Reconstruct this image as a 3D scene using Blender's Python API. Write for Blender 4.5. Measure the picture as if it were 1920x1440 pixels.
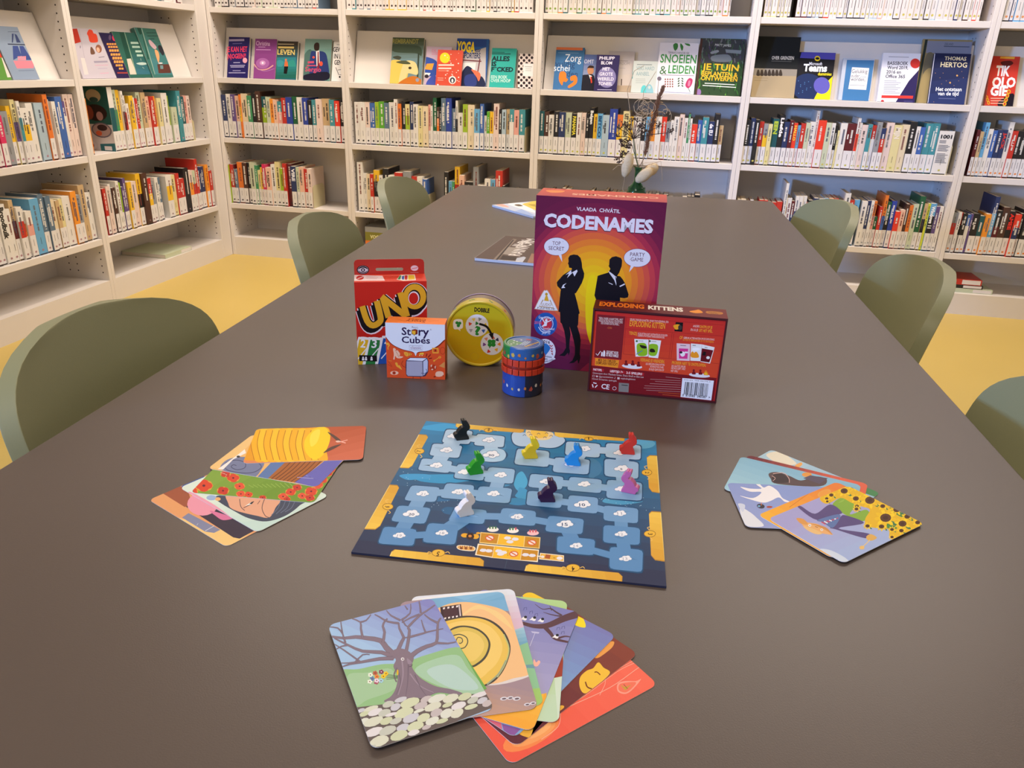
import bpy, math, random
from mathutils import Matrix, Vector
PI = math.pi
for o in list(bpy.data.objects): bpy.data.objects.remove(o)
SC = bpy.context.scene
COL = SC.collection
# ------------------------------------------------------------------ camera
HT = .74                      # table height
YW, XW = 4.1946, -2.6143      # front planes of the back and the left shelving
TYAW = math.radians(2.662)    # the table stands slightly askew to the shelving
Q = [[0.9772427862, 0.1067789177, -0.1832888417], [0.2101662444, -0.3702656685, 0.9048389273], [0.0287521559, -0.9227684419, -0.3842807777]]
cam = bpy.data.cameras.new('camera'); camo = bpy.data.objects.new('camera', cam); COL.objects.link(camo)
M = Matrix([[r[0], -r[1], -r[2]] for r in Q]).to_4x4(); M.translation = (0, 0, 1.12435)
camo.matrix_world = M
cam.sensor_width = 36; cam.lens = 36*1443/1920; cam.clip_start = .02
SC.camera = camo
# ------------------------------------------------------------------ world, lights, exposure
W = bpy.data.worlds.new('world'); SC.world = W; W.use_nodes = True
W.node_tree.nodes['Background'].inputs[0].default_value = (1.0, .95, .90, 1)
W.node_tree.nodes['Background'].inputs[1].default_value = .47
SC.view_settings.view_transform = 'Standard'; SC.view_settings.look = 'None'
SC.view_settings.gamma = 1; SC.view_settings.use_curve_mapping = False
SC.view_settings.exposure = 0.0
def area(name, loc, tgt, sx, sy, power, col, spread=180):
    l = bpy.data.lights.new(name, 'AREA'); l.shape = 'RECTANGLE'; l.size = sx; l.size_y = sy; l.energy = power; l.color = col; l.spread = math.radians(spread)
    o = bpy.data.objects.new(name, l); COL.objects.link(o); o.location = loc
    o.rotation_euler = (Vector(tgt)-Vector(loc)).to_track_quat('-Z', 'Y').to_euler(); return o
WARM = (1.0, .88, .78)
area('window_daylight', (-8.0, -6.5, 2.1), (.3, 4.2, .75), 1.0, 1.0, 118, (.20, .43, 1.0), 60)
area('ceiling_lamp_near', (-.6, -.35, 2.9), (-.35, .5, .7), 1.4, 1.2, 42, WARM)
area('ceiling_lamp_mid', (-1.3, 3.42, 2.95), (-1.45, 3.75, .6), 1.8, .4, 60, WARM)
area('ceiling_lamp_right', (1.0, 3.42, 2.95), (1.0, 3.75, .6), 1.8, .4, 50, WARM)
for n, (x, y, tx, ty, tz, p) in enumerate(((-2.0, 3.5, -2.6, 3.7, .9, 50), (.85, 3.5, .9, 4.1, .9, 50), (-1.3, 3.5, -1.4, 4.1, .8, 34), (-.3, 3.5, -.3, 4.1, .8, 24), (-2.0, 2.6, -2.6, 2.7, .8, 40))):
    l = bpy.data.lights.new('downlight', 'SPOT'); l.energy = p; l.color = (1.0, .84, .68); l.spot_size = math.radians(75); l.spot_blend = .9; l.shadow_soft_size = .06
    o = bpy.data.objects.new('downlight', l); COL.objects.link(o); o.location = (x, y, 2.9)
    o.rotation_euler = (Vector((tx, ty, tz))-Vector((x, y, 2.9))).to_track_quat('-Z', 'Y').to_euler()
# ------------------------------------------------------------------ helpers
def lin(h):
    h = h.lstrip('#'); v = []
    for i in (0, 2, 4):
        c = int(h[i:i+2], 16)/255; v.append(c/12.92 if c <= .04045 else ((c+.055)/1.055)**2.4)
    return (*v, 1)
MATS = {}
def mat(name, col, rough=.5, metal=0, spec=.5, noise=0, nscale=40, bump=0, bscale=200, **kw):
    if name in MATS: return MATS[name]
    m = bpy.data.materials.new(name); m.use_nodes = True; nt = m.node_tree; b = nt.nodes['Principled BSDF']
    c = lin(col) if isinstance(col, str) else col
    b.inputs['Base Color'].default_value = c; b.inputs['Roughness'].default_value = rough; b.inputs['Metallic'].default_value = metal
    b.inputs['Specular IOR Level'].default_value = spec
    for k, v in kw.items(): b.inputs[k.replace('_', ' ')].default_value = v
    if noise or bump:
        tc = nt.nodes.new('ShaderNodeTexCoord')
    if noise:
        n = nt.nodes.new('ShaderNodeTexNoise'); n.inputs['Scale'].default_value = nscale; n.inputs['Detail'].default_value = 4
        nt.links.new(tc.outputs['Object'], n.inputs['Vector'])
        r = nt.nodes.new('ShaderNodeMapRange'); r.inputs['To Min'].default_value = 1-noise; r.inputs['To Max'].default_value = 1+noise
        nt.links.new(n.outputs['Fac'], r.inputs['Value'])
        x = nt.nodes.new('ShaderNodeVectorMath'); x.operation = 'SCALE'; x.inputs[0].default_value = c[:3]
        nt.links.new(r.outputs[0], x.inputs['Scale']); nt.links.new(x.outputs[0], b.inputs['Base Color'])
    if bump:
        n = nt.nodes.new('ShaderNodeTexNoise'); n.inputs['Scale'].default_value = bscale; n.inputs['Detail'].default_value = 3
        nt.links.new(tc.outputs['Object'], n.inputs['Vector'])
        u = nt.nodes.new('ShaderNodeBump'); u.inputs['Strength'].default_value = bump; u.inputs['Distance'].default_value = .001
        nt.links.new(n.outputs['Fac'], u.inputs['Height']); nt.links.new(u.outputs[0], b.inputs['Normal'])
    MATS[name] = m; return m
def colmat(name, rough, spec=.5, coat=0):
    m = mat(name, 'ffffff', rough, 0, spec); nt = m.node_tree
    a = nt.nodes.new('ShaderNodeAttribute'); a.attribute_name = 'Col'; b = nt.nodes['Principled BSDF']
    nt.links.new(a.outputs['Color'], b.inputs['Base Color']); b.inputs['Coat Weight'].default_value = coat; b.inputs['Coat Roughness'].default_value = .25
    return m
PRINT = colmat('printed_card', .42, .4)
PRINTG = colmat('printed_gloss', .5, .16, 0)
WHITE = mat('shelf_white', 'd9d2cc', .45, noise=.015, nscale=8)
WHITE2 = mat('shelf_white_panel', 'd6cfc8', .55, noise=.015, nscale=6)
PAGES = mat('paper_pages', 'ddd3c2', .8, noise=.12, nscale=300)
STICK = mat('sticker', 'd9d3d0', .5)
HOLE = mat('peg_hole', '2a211b', .8)
TABLE = mat('table_laminate', '574c45', .38, noise=.04, nscale=3, bump=.08, bscale=900, spec=.45)
EDGE = mat('table_edge', '4a443f', .5)
FLOOR = mat('floor_linoleum', 'c6ab5c', .42, noise=.04, nscale=2)
CHAIR = mat('chair_leather', '8b8b67', .48, noise=.03, nscale=5, bump=.1, bscale=500, spec=.4)
CHROME = mat('steel', 'b8b8b8', .25, metal=1)
def tag(o, label=None, cat=None, group=None, kind=None):
    if label: o['label'] = label
    if cat: o['category'] = cat
    if group: o['group'] = group
    if kind: o['kind'] = kind
    return o
def link(o, parent=None):
    COL.objects.link(o)
    if parent: o.parent = parent
    return o
def empty(name, loc=(0, 0, 0), rz=0):
    o = bpy.data.objects.new(name, None); o.empty_display_size = .05; link(o); o.location = loc; o.rotation_euler = (0, 0, rz); return o
class MB:
    def __init__(s): s.v = []; s.f = []; s.c = []
    def poly(s, vs, col=None):
        n = len(s.v); s.v += [tuple(p) for p in vs]; s.f.append(tuple(range(n, n+len(vs)))); s.c.append(col); return s
    def box(s, a, b, col=None):
        (x0, y0, z0), (x1, y1, z1) = a, b; n = len(s.v)
        s.v += [(x0, y0, z0), (x1, y0, z0), (x1, y1, z0), (x0, y1, z0), (x0, y0, z1), (x1, y0, z1), (x1, y1, z1), (x0, y1, z1)]
        for q in ((3, 2, 1, 0), (4, 5, 6, 7), (0, 1, 5, 4), (1, 2, 6, 5), (2, 3, 7, 6), (3, 0, 4, 7)): s.f.append(tuple(n+i for i in q)); s.c.append(col)
        return s
    def prism(s, pts, h0, h1, axis='z', col=None):     # pts CCW seen from +axis
        n = len(s.v); m = len(pts)
        def P(p, h): return (p[0], p[1], h) if axis == 'z' else ((p[0], h, p[1]) if axis == 'y' else (h, p[0], p[1]))
        s.v += [P(p, h0) for p in pts]+[P(p, h1) for p in pts]
        r = (lambda t: t) if axis != 'y' else (lambda t: t[::-1])
        s.f.append(r(tuple(n+i for i in range(m))[::-1])); s.f.append(r(tuple(n+m+i for i in range(m)))); s.c += [col, col]
        for i in range(m):
            j = (i+1) % m; s.f.append(r((n+i, n+j, n+m+j, n+m+i))); s.c.append(col)
        return s
    def lathe(s, prof, n=32, col=None, cols=None):
        b = len(s.v)
        for r, z in prof: s.v += [(r*math.cos(2*PI*k/n), r*math.sin(2*PI*k/n), z) for k in range(n)]
        for i in range(len(prof)-1):
            for k in range(n):
                k2 = (k+1) % n; s.f.append((b+i*n+k, b+i*n+k2, b+(i+1)*n+k2, b+(i+1)*n+k)); s.c.append(cols(i, k) if cols else col)
        return s
    def tube(s, pts, r0, r1=None, n=6, col=None):
        r1 = r0 if r1 is None else r1; b = len(s.v); pts = [Vector(p) for p in pts]; m = len(pts)
        for i, p in enumerate(pts):
            d = (pts[min(i+1, m-1)]-pts[max(i-1, 0)]).normalized(); u = d.cross(Vector((0, 0, 1)))
            if u.length < .05: u = d.cross(Vector((1, 0, 0)))
            u.normalize(); w = d.cross(u); r = r0+(r1-r0)*i/(m-1)
            s.v += [tuple(p+(u*math.cos(2*PI*k/n)+w*math.sin(2*PI*k/n))*r) for k in range(n)]
        for i in range(m-1):
            for k in range(n): k2 = (k+1) % n; s.f.append((b+i*n+k, b+(i+1)*n+k, b+(i+1)*n+k2, b+i*n+k2)); s.c.append(col)
        s.f.append(tuple(b+k for k in range(n))); s.f.append(tuple(b+(m-1)*n+k for k in range(n))[::-1]); s.c += [col, col]
        return s
    def build(s, name, m=None, parent=None, smooth=False, bevel=0, loc=None, rz=None):
        me = bpy.data.meshes.new(name); me.from_pydata(s.v, [], s.f); me.update()
        if any(c is not None for c in s.c):
            at = me.color_attributes.new('Col', 'FLOAT_COLOR', 'CORNER'); buf = []
            for f, c in zip(s.f, s.c): buf += list(c or (1, 1, 1, 1))*len(f)
            at.data.foreach_set('color', buf)
        if smooth: me.polygons.foreach_set('use_smooth', [True]*len(me.polygons))
        if m: me.materials.append(m)
        o = bpy.data.objects.new(name, me); link(o, parent)
        if bevel:
            b = o.modifiers.new('bevel', 'BEVEL'); b.width = bevel; b.segments = 2; b.limit_method = 'ANGLE'
        if loc: o.location = loc
        if rz is not None: o.rotation_euler = (0, 0, rz)
        return o
# ------------------------------------------------------------------ printed artwork (flat vector outlines)
# Each printed face is drawn with flat coloured outlines on the object's own plane; Art.loc rectifies the
# perspective of the tracing so that the outlines are stored as metric coordinates on that plane.
import numpy as np
CAM = np.array([0, 0, 1.12435]); cam_axes = np.array(Q); focal_px = 1443.0
def r_(x, y): return cam_axes @ np.array([x-960, y-720, focal_px])
def hexc(c):
    if isinstance(c,str):
        c=c.lstrip('#'); 
        if len(c)==3: c=''.join(a*2 for a in c)
        return c
    return '%02x%02x%02x'%tuple(int(max(0,min(255,v))) for v in c)
def rgb(h): h=hexc(h); return np.array([int(h[i:i+2],16) for i in (0,2,4)],float)
def rrect(x0,y0,x1,y1,r,n=5):
    o=[]
    for cx,cy,a0 in ((x1-r,y0+r,-90),(x1-r,y1-r,0),(x0+r,y1-r,90),(x0+r,y0+r,180)):
        for i in range(n+1):
            a=math.radians(a0+90*i/n); o.append((cx+r*math.cos(a),cy+r*math.sin(a)))
    return o
def clip(sub,cl):
    out=list(sub)
    for i in range(len(cl)):
        a=np.array(cl[i]);b=np.array(cl[(i+1)%len(cl)]); e=b-a
        if abs(e).max()<1e-9: continue
        inp=out;out=[]
        if not inp: return []
        S=inp[-1]; ds=e[0]*(S[1]-a[1])-e[1]*(S[0]-a[0])
        for Q in inp:
            dq=e[0]*(Q[1]-a[1])-e[1]*(Q[0]-a[0])
            if (dq>=0)!=(ds>=0):
                t=ds/(ds-dq); out.append((S[0]+(Q[0]-S[0])*t,S[1]+(Q[1]-S[1])*t))
            if dq>=0: out.append(tuple(Q))
            S,ds=Q,dq
    return out
class Art:
    def __init__(s,O,U,V,w=None,h=None,r=0,clipp=None):
        s.O=np.array(O,float);s.U=np.array(U,float);s.V=np.array(V,float);s.N=np.cross(s.U,s.V)
        s.w,s.h=w,h; s.out=[]; s.crop(0,0,1)
        s.clp=clipp if clipp is not None else (rrect(0,0,w,h,max(r,1e-5),5 if r>0 else 1) if w else None)
    def crop(s,ox,oy,sc): s.c=(ox,oy,sc); return s
    def loc(s,p):
        if s.c is None: return (p[0]*s.w,p[1]*s.h)
        ox,oy,sc=s.c; r=r_(ox+p[0]/sc,oy+p[1]/sc); t=(s.O-CAM).dot(s.N)/r.dot(s.N); d=CAM+r*t-s.O
        return (float(d.dot(s.U)),float(d.dot(s.V)))
    def uv(s): s.c=None; return s      # normalised coordinates
    def _add(s,col,pts):
        if s.clp: pts=clip(pts,s.clp)
        q=[]
        for a,b in pts:
            v=(round(a,6),round(b,6))
            if not q or q[-1]!=v: q.append(v)
        if len(q)>1 and q[0]==q[-1]: q.pop()
        if len(q)<3: return
        A=sum(q[i][0]*q[(i+1)%len(q)][1]-q[i][1]*q[(i+1)%len(q)][0] for i in range(len(q)))
        if abs(A)<2e-8: return
        if A<0: q=q[::-1]
        s.out.append([hexc(col), q])
    def P(s,col,*pts):
        if len(pts)==1: pts=pts[0]
        s._add(col,[s.loc(p) for p in pts]); return s
    def S(s,col,*pts,n=5):   # smooth closed curve through points
        if len(pts)==1: pts=pts[0]
        p=[np.array(a,float) for a in pts];m=len(p);o=[]
        for i in range(m):
            a,b,c,d=p[i-1],p[i],p[(i+1)%m],p[(i+2)%m]
            for k in range(n):
                t=k/n; o.append(.5*((2*b)+(-a+c)*t+(2*a-5*b+4*c-d)*t*t+(-a+3*b-3*c+d)*t**3))
        s._add(col,[s.loc(q) for q in o]); return s
    def E(s,col,cx,cy,rx,ry=None,n=20,rot=0):
        ry=rx if ry is None else ry; cr,sr=math.cos(math.radians(rot)),math.sin(math.radians(rot))
        pts=[]
        for i in range(n):
            a=2*math.pi*i/n; x=rx*math.cos(a);y=ry*math.sin(a); pts.append((cx+x*cr-y*sr,cy+x*sr+y*cr))
        s._add(col,[s.loc(q) for q in pts]); return s
    def EL(s,col,cx,cy,r,n=28):    # circle in local metres centred at px point
        x,y=s.loc((cx,cy)); s._add(col,[(x+r*math.cos(2*math.pi*i/n),y+r*math.sin(2*math.pi*i/n)) for i in range(n)]); return s
    def L(s,col,wd,*pts,smooth=0,taper=None):   # stroke; wd in px of the crop
        if len(pts)==1: pts=pts[0]
        p=[np.array(a,float) for a in pts]
        if smooth:
            o=[];m=len(p)
            for i in range(m-1):
                a,b,c,d=p[max(i-1,0)],p[i],p[i+1],p[min(i+2,m-1)]
                for k in range(smooth):
                    t=k/smooth; o.append(.5*((2*b)+(-a+c)*t+(2*a-5*b+4*c-d)*t*t+(-a+3*b-3*c+d)*t**3))
            p=o+[p[-1]]
        Lf=[];Rt=[];m=len(p)
        for i in range(m):
            d=p[min(i+1,m-1)]-p[max(i-1,0)]; d=d/(np.linalg.norm(d)+1e-9); nn=np.array([-d[1],d[0]])
            ww=wd/2 if taper is None else (wd+(taper-wd)*i/(m-1))/2
            Lf.append(p[i]+nn*ww);Rt.append(p[i]-nn*ww)
        # segments as one strip of quads for clipping safety
        def inside(q):
            for i in range(len(s.clp)):
                a=s.clp[i];b=s.clp[(i+1)%len(s.clp)]
                if (b[0]-a[0])*(q[1]-a[1])-(b[1]-a[1])*(q[0]-a[0])<0: return False
            return True
        if s.clp is not None and m>2 and not all(inside(s.loc(q)) for q in Lf+Rt):
            for i in range(m-1): s._add(col,[s.loc(q) for q in (Lf[i],Lf[i+1],Rt[i+1],Rt[i])])
        else: s._add(col,[s.loc(q) for q in Lf+Rt[::-1]])
        return s
    def full(s,col): s._add(col,[(-.01,-.01),(s.w+.01,-.01),(s.w+.01,s.h+.01),(-.01,s.h+.01)]); return s
    def G(s,ca,cb,pa,pb,n=10,poly=None):   # gradient bands from pa to pb, filling everything
        a=np.array(s.loc(pa));b=np.array(s.loc(pb)); d=b-a; Ln=np.linalg.norm(d); d/=Ln; nn=np.array([-d[1],d[0]])
        sv=s.clp
        if poly is not None:
            pl=[s.loc(q) for q in poly]
            A=sum(pl[i][0]*pl[(i+1)%len(pl)][1]-pl[i][1]*pl[(i+1)%len(pl)][0] for i in range(len(pl)))
            if A<0: pl=pl[::-1]
            s.clp=clip(pl,sv) if sv else pl
        for i in range(n):
            t0=-9 if i==0 else i/n; t1=10 if i==n-1 else (i+1)/n
            c=rgb(ca)+(rgb(cb)-rgb(ca))*((i+.5)/n)
            q=[a+d*Ln*t0-nn*9,a+d*Ln*t1-nn*9,a+d*Ln*t1+nn*9,a+d*Ln*t0+nn*9]
            s._add(c,[tuple(v) for v in q])
        s.clp=sv; return s
    def T(s,txt,col,p0,p1,hgt=None,bold=0):   # baseline start, end; hgt in crop px
        a=np.array(s.loc(p0));b=np.array(s.loc(p1)); d=b-a; w=float(np.linalg.norm(d)); ang=math.degrees(math.atan2(d[1],d[0]))
        h=0
        if hgt:
            e=np.array(p1,float)-np.array(p0,float); L=np.linalg.norm(e); up=np.array([e[1],-e[0]])/L*(hgt if True else 0)
            if s.c is not None:
                q=np.array(s.loc(np.array(p0)+up))
                h=abs(float((q-a).dot([-d[1],d[0]])/w))
            else: h=hgt
        s.out.append(['T',txt,hexc(col),a[0],a[1],ang,w,h,bold]); return s
CARDPOS = {'red_card':(-0.11812,0.38447,-0.76516),
'mask_card':(-0.12593,0.38722,-0.59782),
'star_card':(-0.1336,0.38326,-0.453),
'pale_green_card':(-0.11685,0.35799,0.10097),
'branch_card':(-0.13152,0.36416,-0.11552),
'landscape_card':(-0.12325,0.34831,0.37387),
'snail_shell_card':(-0.12509,0.34135,0.413),
'tree_card':(-0.14265,0.31767,0.64559),
'brown_yellow_card':(-0.41625,0.60911,-1.9982),
'face_card':(-0.40146,0.63518,-2.00305),
'poppy_card':(-0.42777,0.63581,-1.46566),
'snail_comb_card':(-0.42568,0.68138,-1.61853),
'yellow_peel_card':(-0.42799,0.69429,-1.23267),
'pale_sky_card':(0.13165,0.79981,-2.1919),
'maroon_orange_card':(0.10529,0.77854,-1.85309),
'dark_shoe_card':(0.09721,0.77195,-1.84014),
'goose_card':(0.07976,0.70825,-1.39767),
'orange_card':(0.2467,0.68311,-3.91272),
'sunflower_card':(0.25584,0.67605,-3.92861)}
F=(840,1090,4.115); TR=(600,1090,4.5); LC=(260,780,4.174); RC=(1340,820,4.571)
CARDS = {}
def card(name, k, crop, label, fn):
    x, y, a = CARDPOS[name]; z = HT+.0005+k*.00043; c, s = math.cos(a), math.sin(a)
    A = Art((x, y, z), (c, s, 0), (-s, c, 0), .08, .12, .0055); A.crop(*crop); fn(A)
    CARDS[name] = (x, y, a, z-.0004-HT, label, A.out)
# ---------------- front fan
def red(A):
    A.full('#f0604a').G('#e95a48','#f4705a',(476,1419),(1627,785),8)
    A.E('#f08a50',640,1180,240,90,rot=-28).E('#f0a060',660,1170,190,68,rot=-28).E('#f4b070',690,1150,120,42,rot=-28)
    A.L('#f6b09a',5,(720,1220),(850,1120),(875,1000),(950,960),(1250,820),(1480,660),(1570,620),smooth=5)
    A.L('#f6b09a',4,(900,970),(1060,880),(1300,700),(1440,630),smooth=4)
    A.L('#f6b09a',4,(1170,880),(1210,800),(1240,720),(1460,600),smooth=4)
    A.S('#f7a18c',(1310,790),(1370,770),(1450,770),(1490,755),(1430,830),(1370,870),(1310,850)).S('#f0785e',(1322,798),(1370,782),(1450,780),(1420,825),(1370,858),(1320,842))
    A.S('#c9a040',(1335,800),(1365,815),(1410,800),(1390,820),(1370,840),(1350,822)).L('#7a5030',4,(1355,795),(1385,830))
card('red_card', 0, F, 'coral red card with orange glow and thin pale lines, lowest of the front fan',red)
def mask(A):
    A.full('#7c3f35').G('#5e2c3a','#8a4535',(518,1282),(1475,543),8)
    A.S('#f0c040',(1160,625),(1200,665),(1250,705),(1180,780),(1100,850),(1045,862),(1015,810),(1020,740),(1070,690),(1120,670)).L('#7a3a20',10,(1060,775),(1075,815),(1110,830),smooth=4).L('#7a3a20',8,(1130,702),(1150,700),(1175,722),smooth=4)
    A.S('#e8a050',(1130,585),(1180,540),(1225,475),(1280,465),(1270,505),(1220,550),(1160,590)).S('#e8b040',(545,1165),(640,1110),(760,1060),(890,980),(860,960),(700,1040),(640,1190),(600,1200))
card('mask_card', 1, F, 'maroon card with yellow mask, second from bottom of the front fan',mask)
def star(A):
    A.full('#8490c4').G('#7fa9d6','#7b7cb8',(760,900),(1200,330),9)
    A.P('#f0cc30',(560,60),(700,60),(780,130),(600,190)).S('#f5e02a',(1005,255),(1045,290),(1060,355),(985,340),(970,300)).P('#d86a80',(200,1040),(410,1090),(420,1150),(330,1110))
    A.P('#8a5aa0',(415,1100),(560,1140),(500,1200),(430,1150))
card('star_card', 2, F, 'blue-violet card with yellow star tip, in the middle of the front fan',star)
def green(A):
    A.full('#b8d8b0').G('#c2dcc0','#b0d690',(780,1060),(760,110),6)
    A.P('#a04030',(885,560),(895,730),(820,745),(800,720)).P('#cfe3cf',(820,745),(880,735),(865,1085),(850,1088))
card('pale_green_card', 3, F, 'pale green card with small red patch, behind the birds-on-branch card',green)
def violet(A):
    A.full('#8f90c8').G('#a6a4cc','#7d80bd',(760,800),(850,200),8).P('#f0b040',(640,1300),(100,1100),(200,1000),(700,880),(760,860),(760,1000)).G('#f3c04a','#f0a83c',(735,880),(640,1140),5,poly=[(740,860),(690,1160),(180,1060),(200,1000),(600,900)])
    A.L('#5d4048',60,(1010,250),(900,285),(770,340),(660,345),(560,318),smooth=5,taper=22).L('#5d4048',34,(740,345),(790,400),(830,445),(930,470),smooth=5,taper=14).L('#5d4048',16,(850,440),(900,425),(945,430),smooth=3,taper=6)
    A.L('#5a4550',14,(880,265),(830,235),(790,210),(730,215),(670,175),smooth=4,taper=3).L('#5a4550',9,(800,225),(785,190),taper=3).L('#5a4550',12,(870,270),(800,258),(735,238),smooth=3,taper=3)
    for x,y in ((590,288),(660,292),(722,303),(835,428)):
        A.E('#f0f0f4',x,y,18,13,rot=25).E('#20202a',x+8,y-12,12,10).P('#f0f0f4',(x-18,y-4),(x-34,y+6),(x-10,y+8))
    for x,y in ((595,215),(640,243),(680,262),(850,368),(888,360),(885,400)):
        A.L('#54548a',4,(x-12,y+8),(x-8,y-10),(x+12,y-14),(x+12,y+6))
    A.L('#d8d8ee',3,(675,390),(632,500)).P('#c2c2e2',(640,385),(705,392),(700,404),(650,398))
    A.S('#f3b8a8',(665,600),(680,625),(700,610),(712,625),(690,655),(665,652),(658,625))
card('branch_card', 4, F, 'violet card with small birds on a brown branch, front fan',violet)
def land(A):
    A.full('#d9e6f2').G('#d8b8d0','#dfeaf5',(560,330),(480,60),6).P('#9cc2dc',(560,380),(640,330),(680,480),(550,500)).G('#a8cfe0','#6fa6c8',(540,350),(600,490),5,poly=[(500,380),(620,340),(640,480),(540,500)])
    A.P('#8fc49a',(540,500),(615,470),(665,640),(600,650)).P('#6f9fae',(600,645),(668,640),(672,672),(606,668)).P('#8ec59c',(606,668),(672,672),(720,825),(640,830)).P('#a0cc74',(640,830),(722,822),(760,960),(660,960))
    A.P('#e8ecf2',(-700,300),(430,60),(430,40),(-700,200))
card('landscape_card', 5, F, 'landscape card with pale sky and green hills, edge showing behind the snail shell card',land)
def snail(A):
    A.full('#b89a9c').G('#bf9c8c','#a08c98',(400,1000),(480,780),6)
    A.P('#79b0d8',(-200,140),(430,60),(470,230),(100,190),(-200,220)).G('#8cc0e4','#6aa4cc',(200,90),(300,220),5,poly=[(-300,150),(430,50),(470,240),(200,165),(-300,220)])
    A.L('#dcd6d6',26,(250,785),(330,790),(450,775),(560,745),(640,715),smooth=4)
    A.S('#efc28c',(-250,330),(-60,200),(100,160),(280,180),(440,230),(520,330),(600,500),(640,700),(500,750),(350,790),(150,790),(-250,700))
    A.S('#f0d090',(60,300),(200,190),(300,200),(420,260),(500,370),(440,330),(300,230),(200,220))
    A.S('#4a4440',(-260,480),(-100,330),(60,275),(200,268),(330,300),(430,380),(482,500),(460,620),(400,730),(310,800),(150,830),(-200,760))
    A.S('#e6c25c',(-260,490),(-100,345),(60,290),(200,280),(320,312),(418,392),(468,505),(446,615),(388,718),(300,790),(150,815),(-200,750)).S('#efce74',(-200,480),(-60,360),(80,310),(200,305),(310,340),(390,420),(420,510),(390,610),(320,690),(200,760),(-100,700))
    A.L('#b8c080',10,(380,740),(440,640),(470,520),(430,410),smooth=5).L('#9aa88c',12,(300,795),(390,715),(448,610),smooth=4)
    A.S('#4a4a40',(0,390),(60,350),(140,343),(230,365),(300,420),(328,490),(300,580),(240,640),(170,665),(40,620),(-60,500))
    A.S('#d9c060',(0,400),(70,362),(140,355),(225,378),(290,430),(312,492),(285,572),(228,628),(165,650),(40,600),(-40,500)).S('#e8cc70',(40,430),(100,390),(180,390),(250,430),(280,500),(240,580),(170,620),(60,560))
    A.L('#50544a',8,(40,420),(90,410),(140,432),(152,470),(130,510),(95,520),smooth=5).L('#50544a',7,(60,470),(75,435),(105,440),(112,465),(95,480),(80,468),(85,455),smooth=5).E('#d8c878',88,462,14)
    A.P('#3a2830',(-60,200),(100,176),(112,270),(-50,300)).P('#4a3038',(-40,210),(70,190),(80,262),(-30,284))
    for i in range(4): A.P('#e8e0e0',(-40+i*34,204-i*5),(-22+i*34,200-i*5),(-24+i*34,214-i*5),(-38+i*34,218-i*5)).P('#e8e0e0',(-30+i*30,282-i*5),(-14+i*30,278-i*5),(-14+i*30,290-i*5),(-28+i*30,294-i*5))
    A.P('#c8bcc0',(80,182),(92,180),(102,268),(90,270))
    for x,y,r in ((430,905,28),(480,900,26),(530,905,30),(610,950,24),(655,940,24)):
        A.E('#d8d8e4',x,y,r,r*.5,rot=-8).E('#6a5a64',x+2,y+1,r*.6,r*.24,rot=-8)
    A.P('#6fae5c',(-100,520),(5,370),(190,660),(300,830),(200,860))
card('snail_shell_card', 6, F, 'yellow spiral snail shell card with brown ground, second from left in the front fan',snail)
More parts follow.
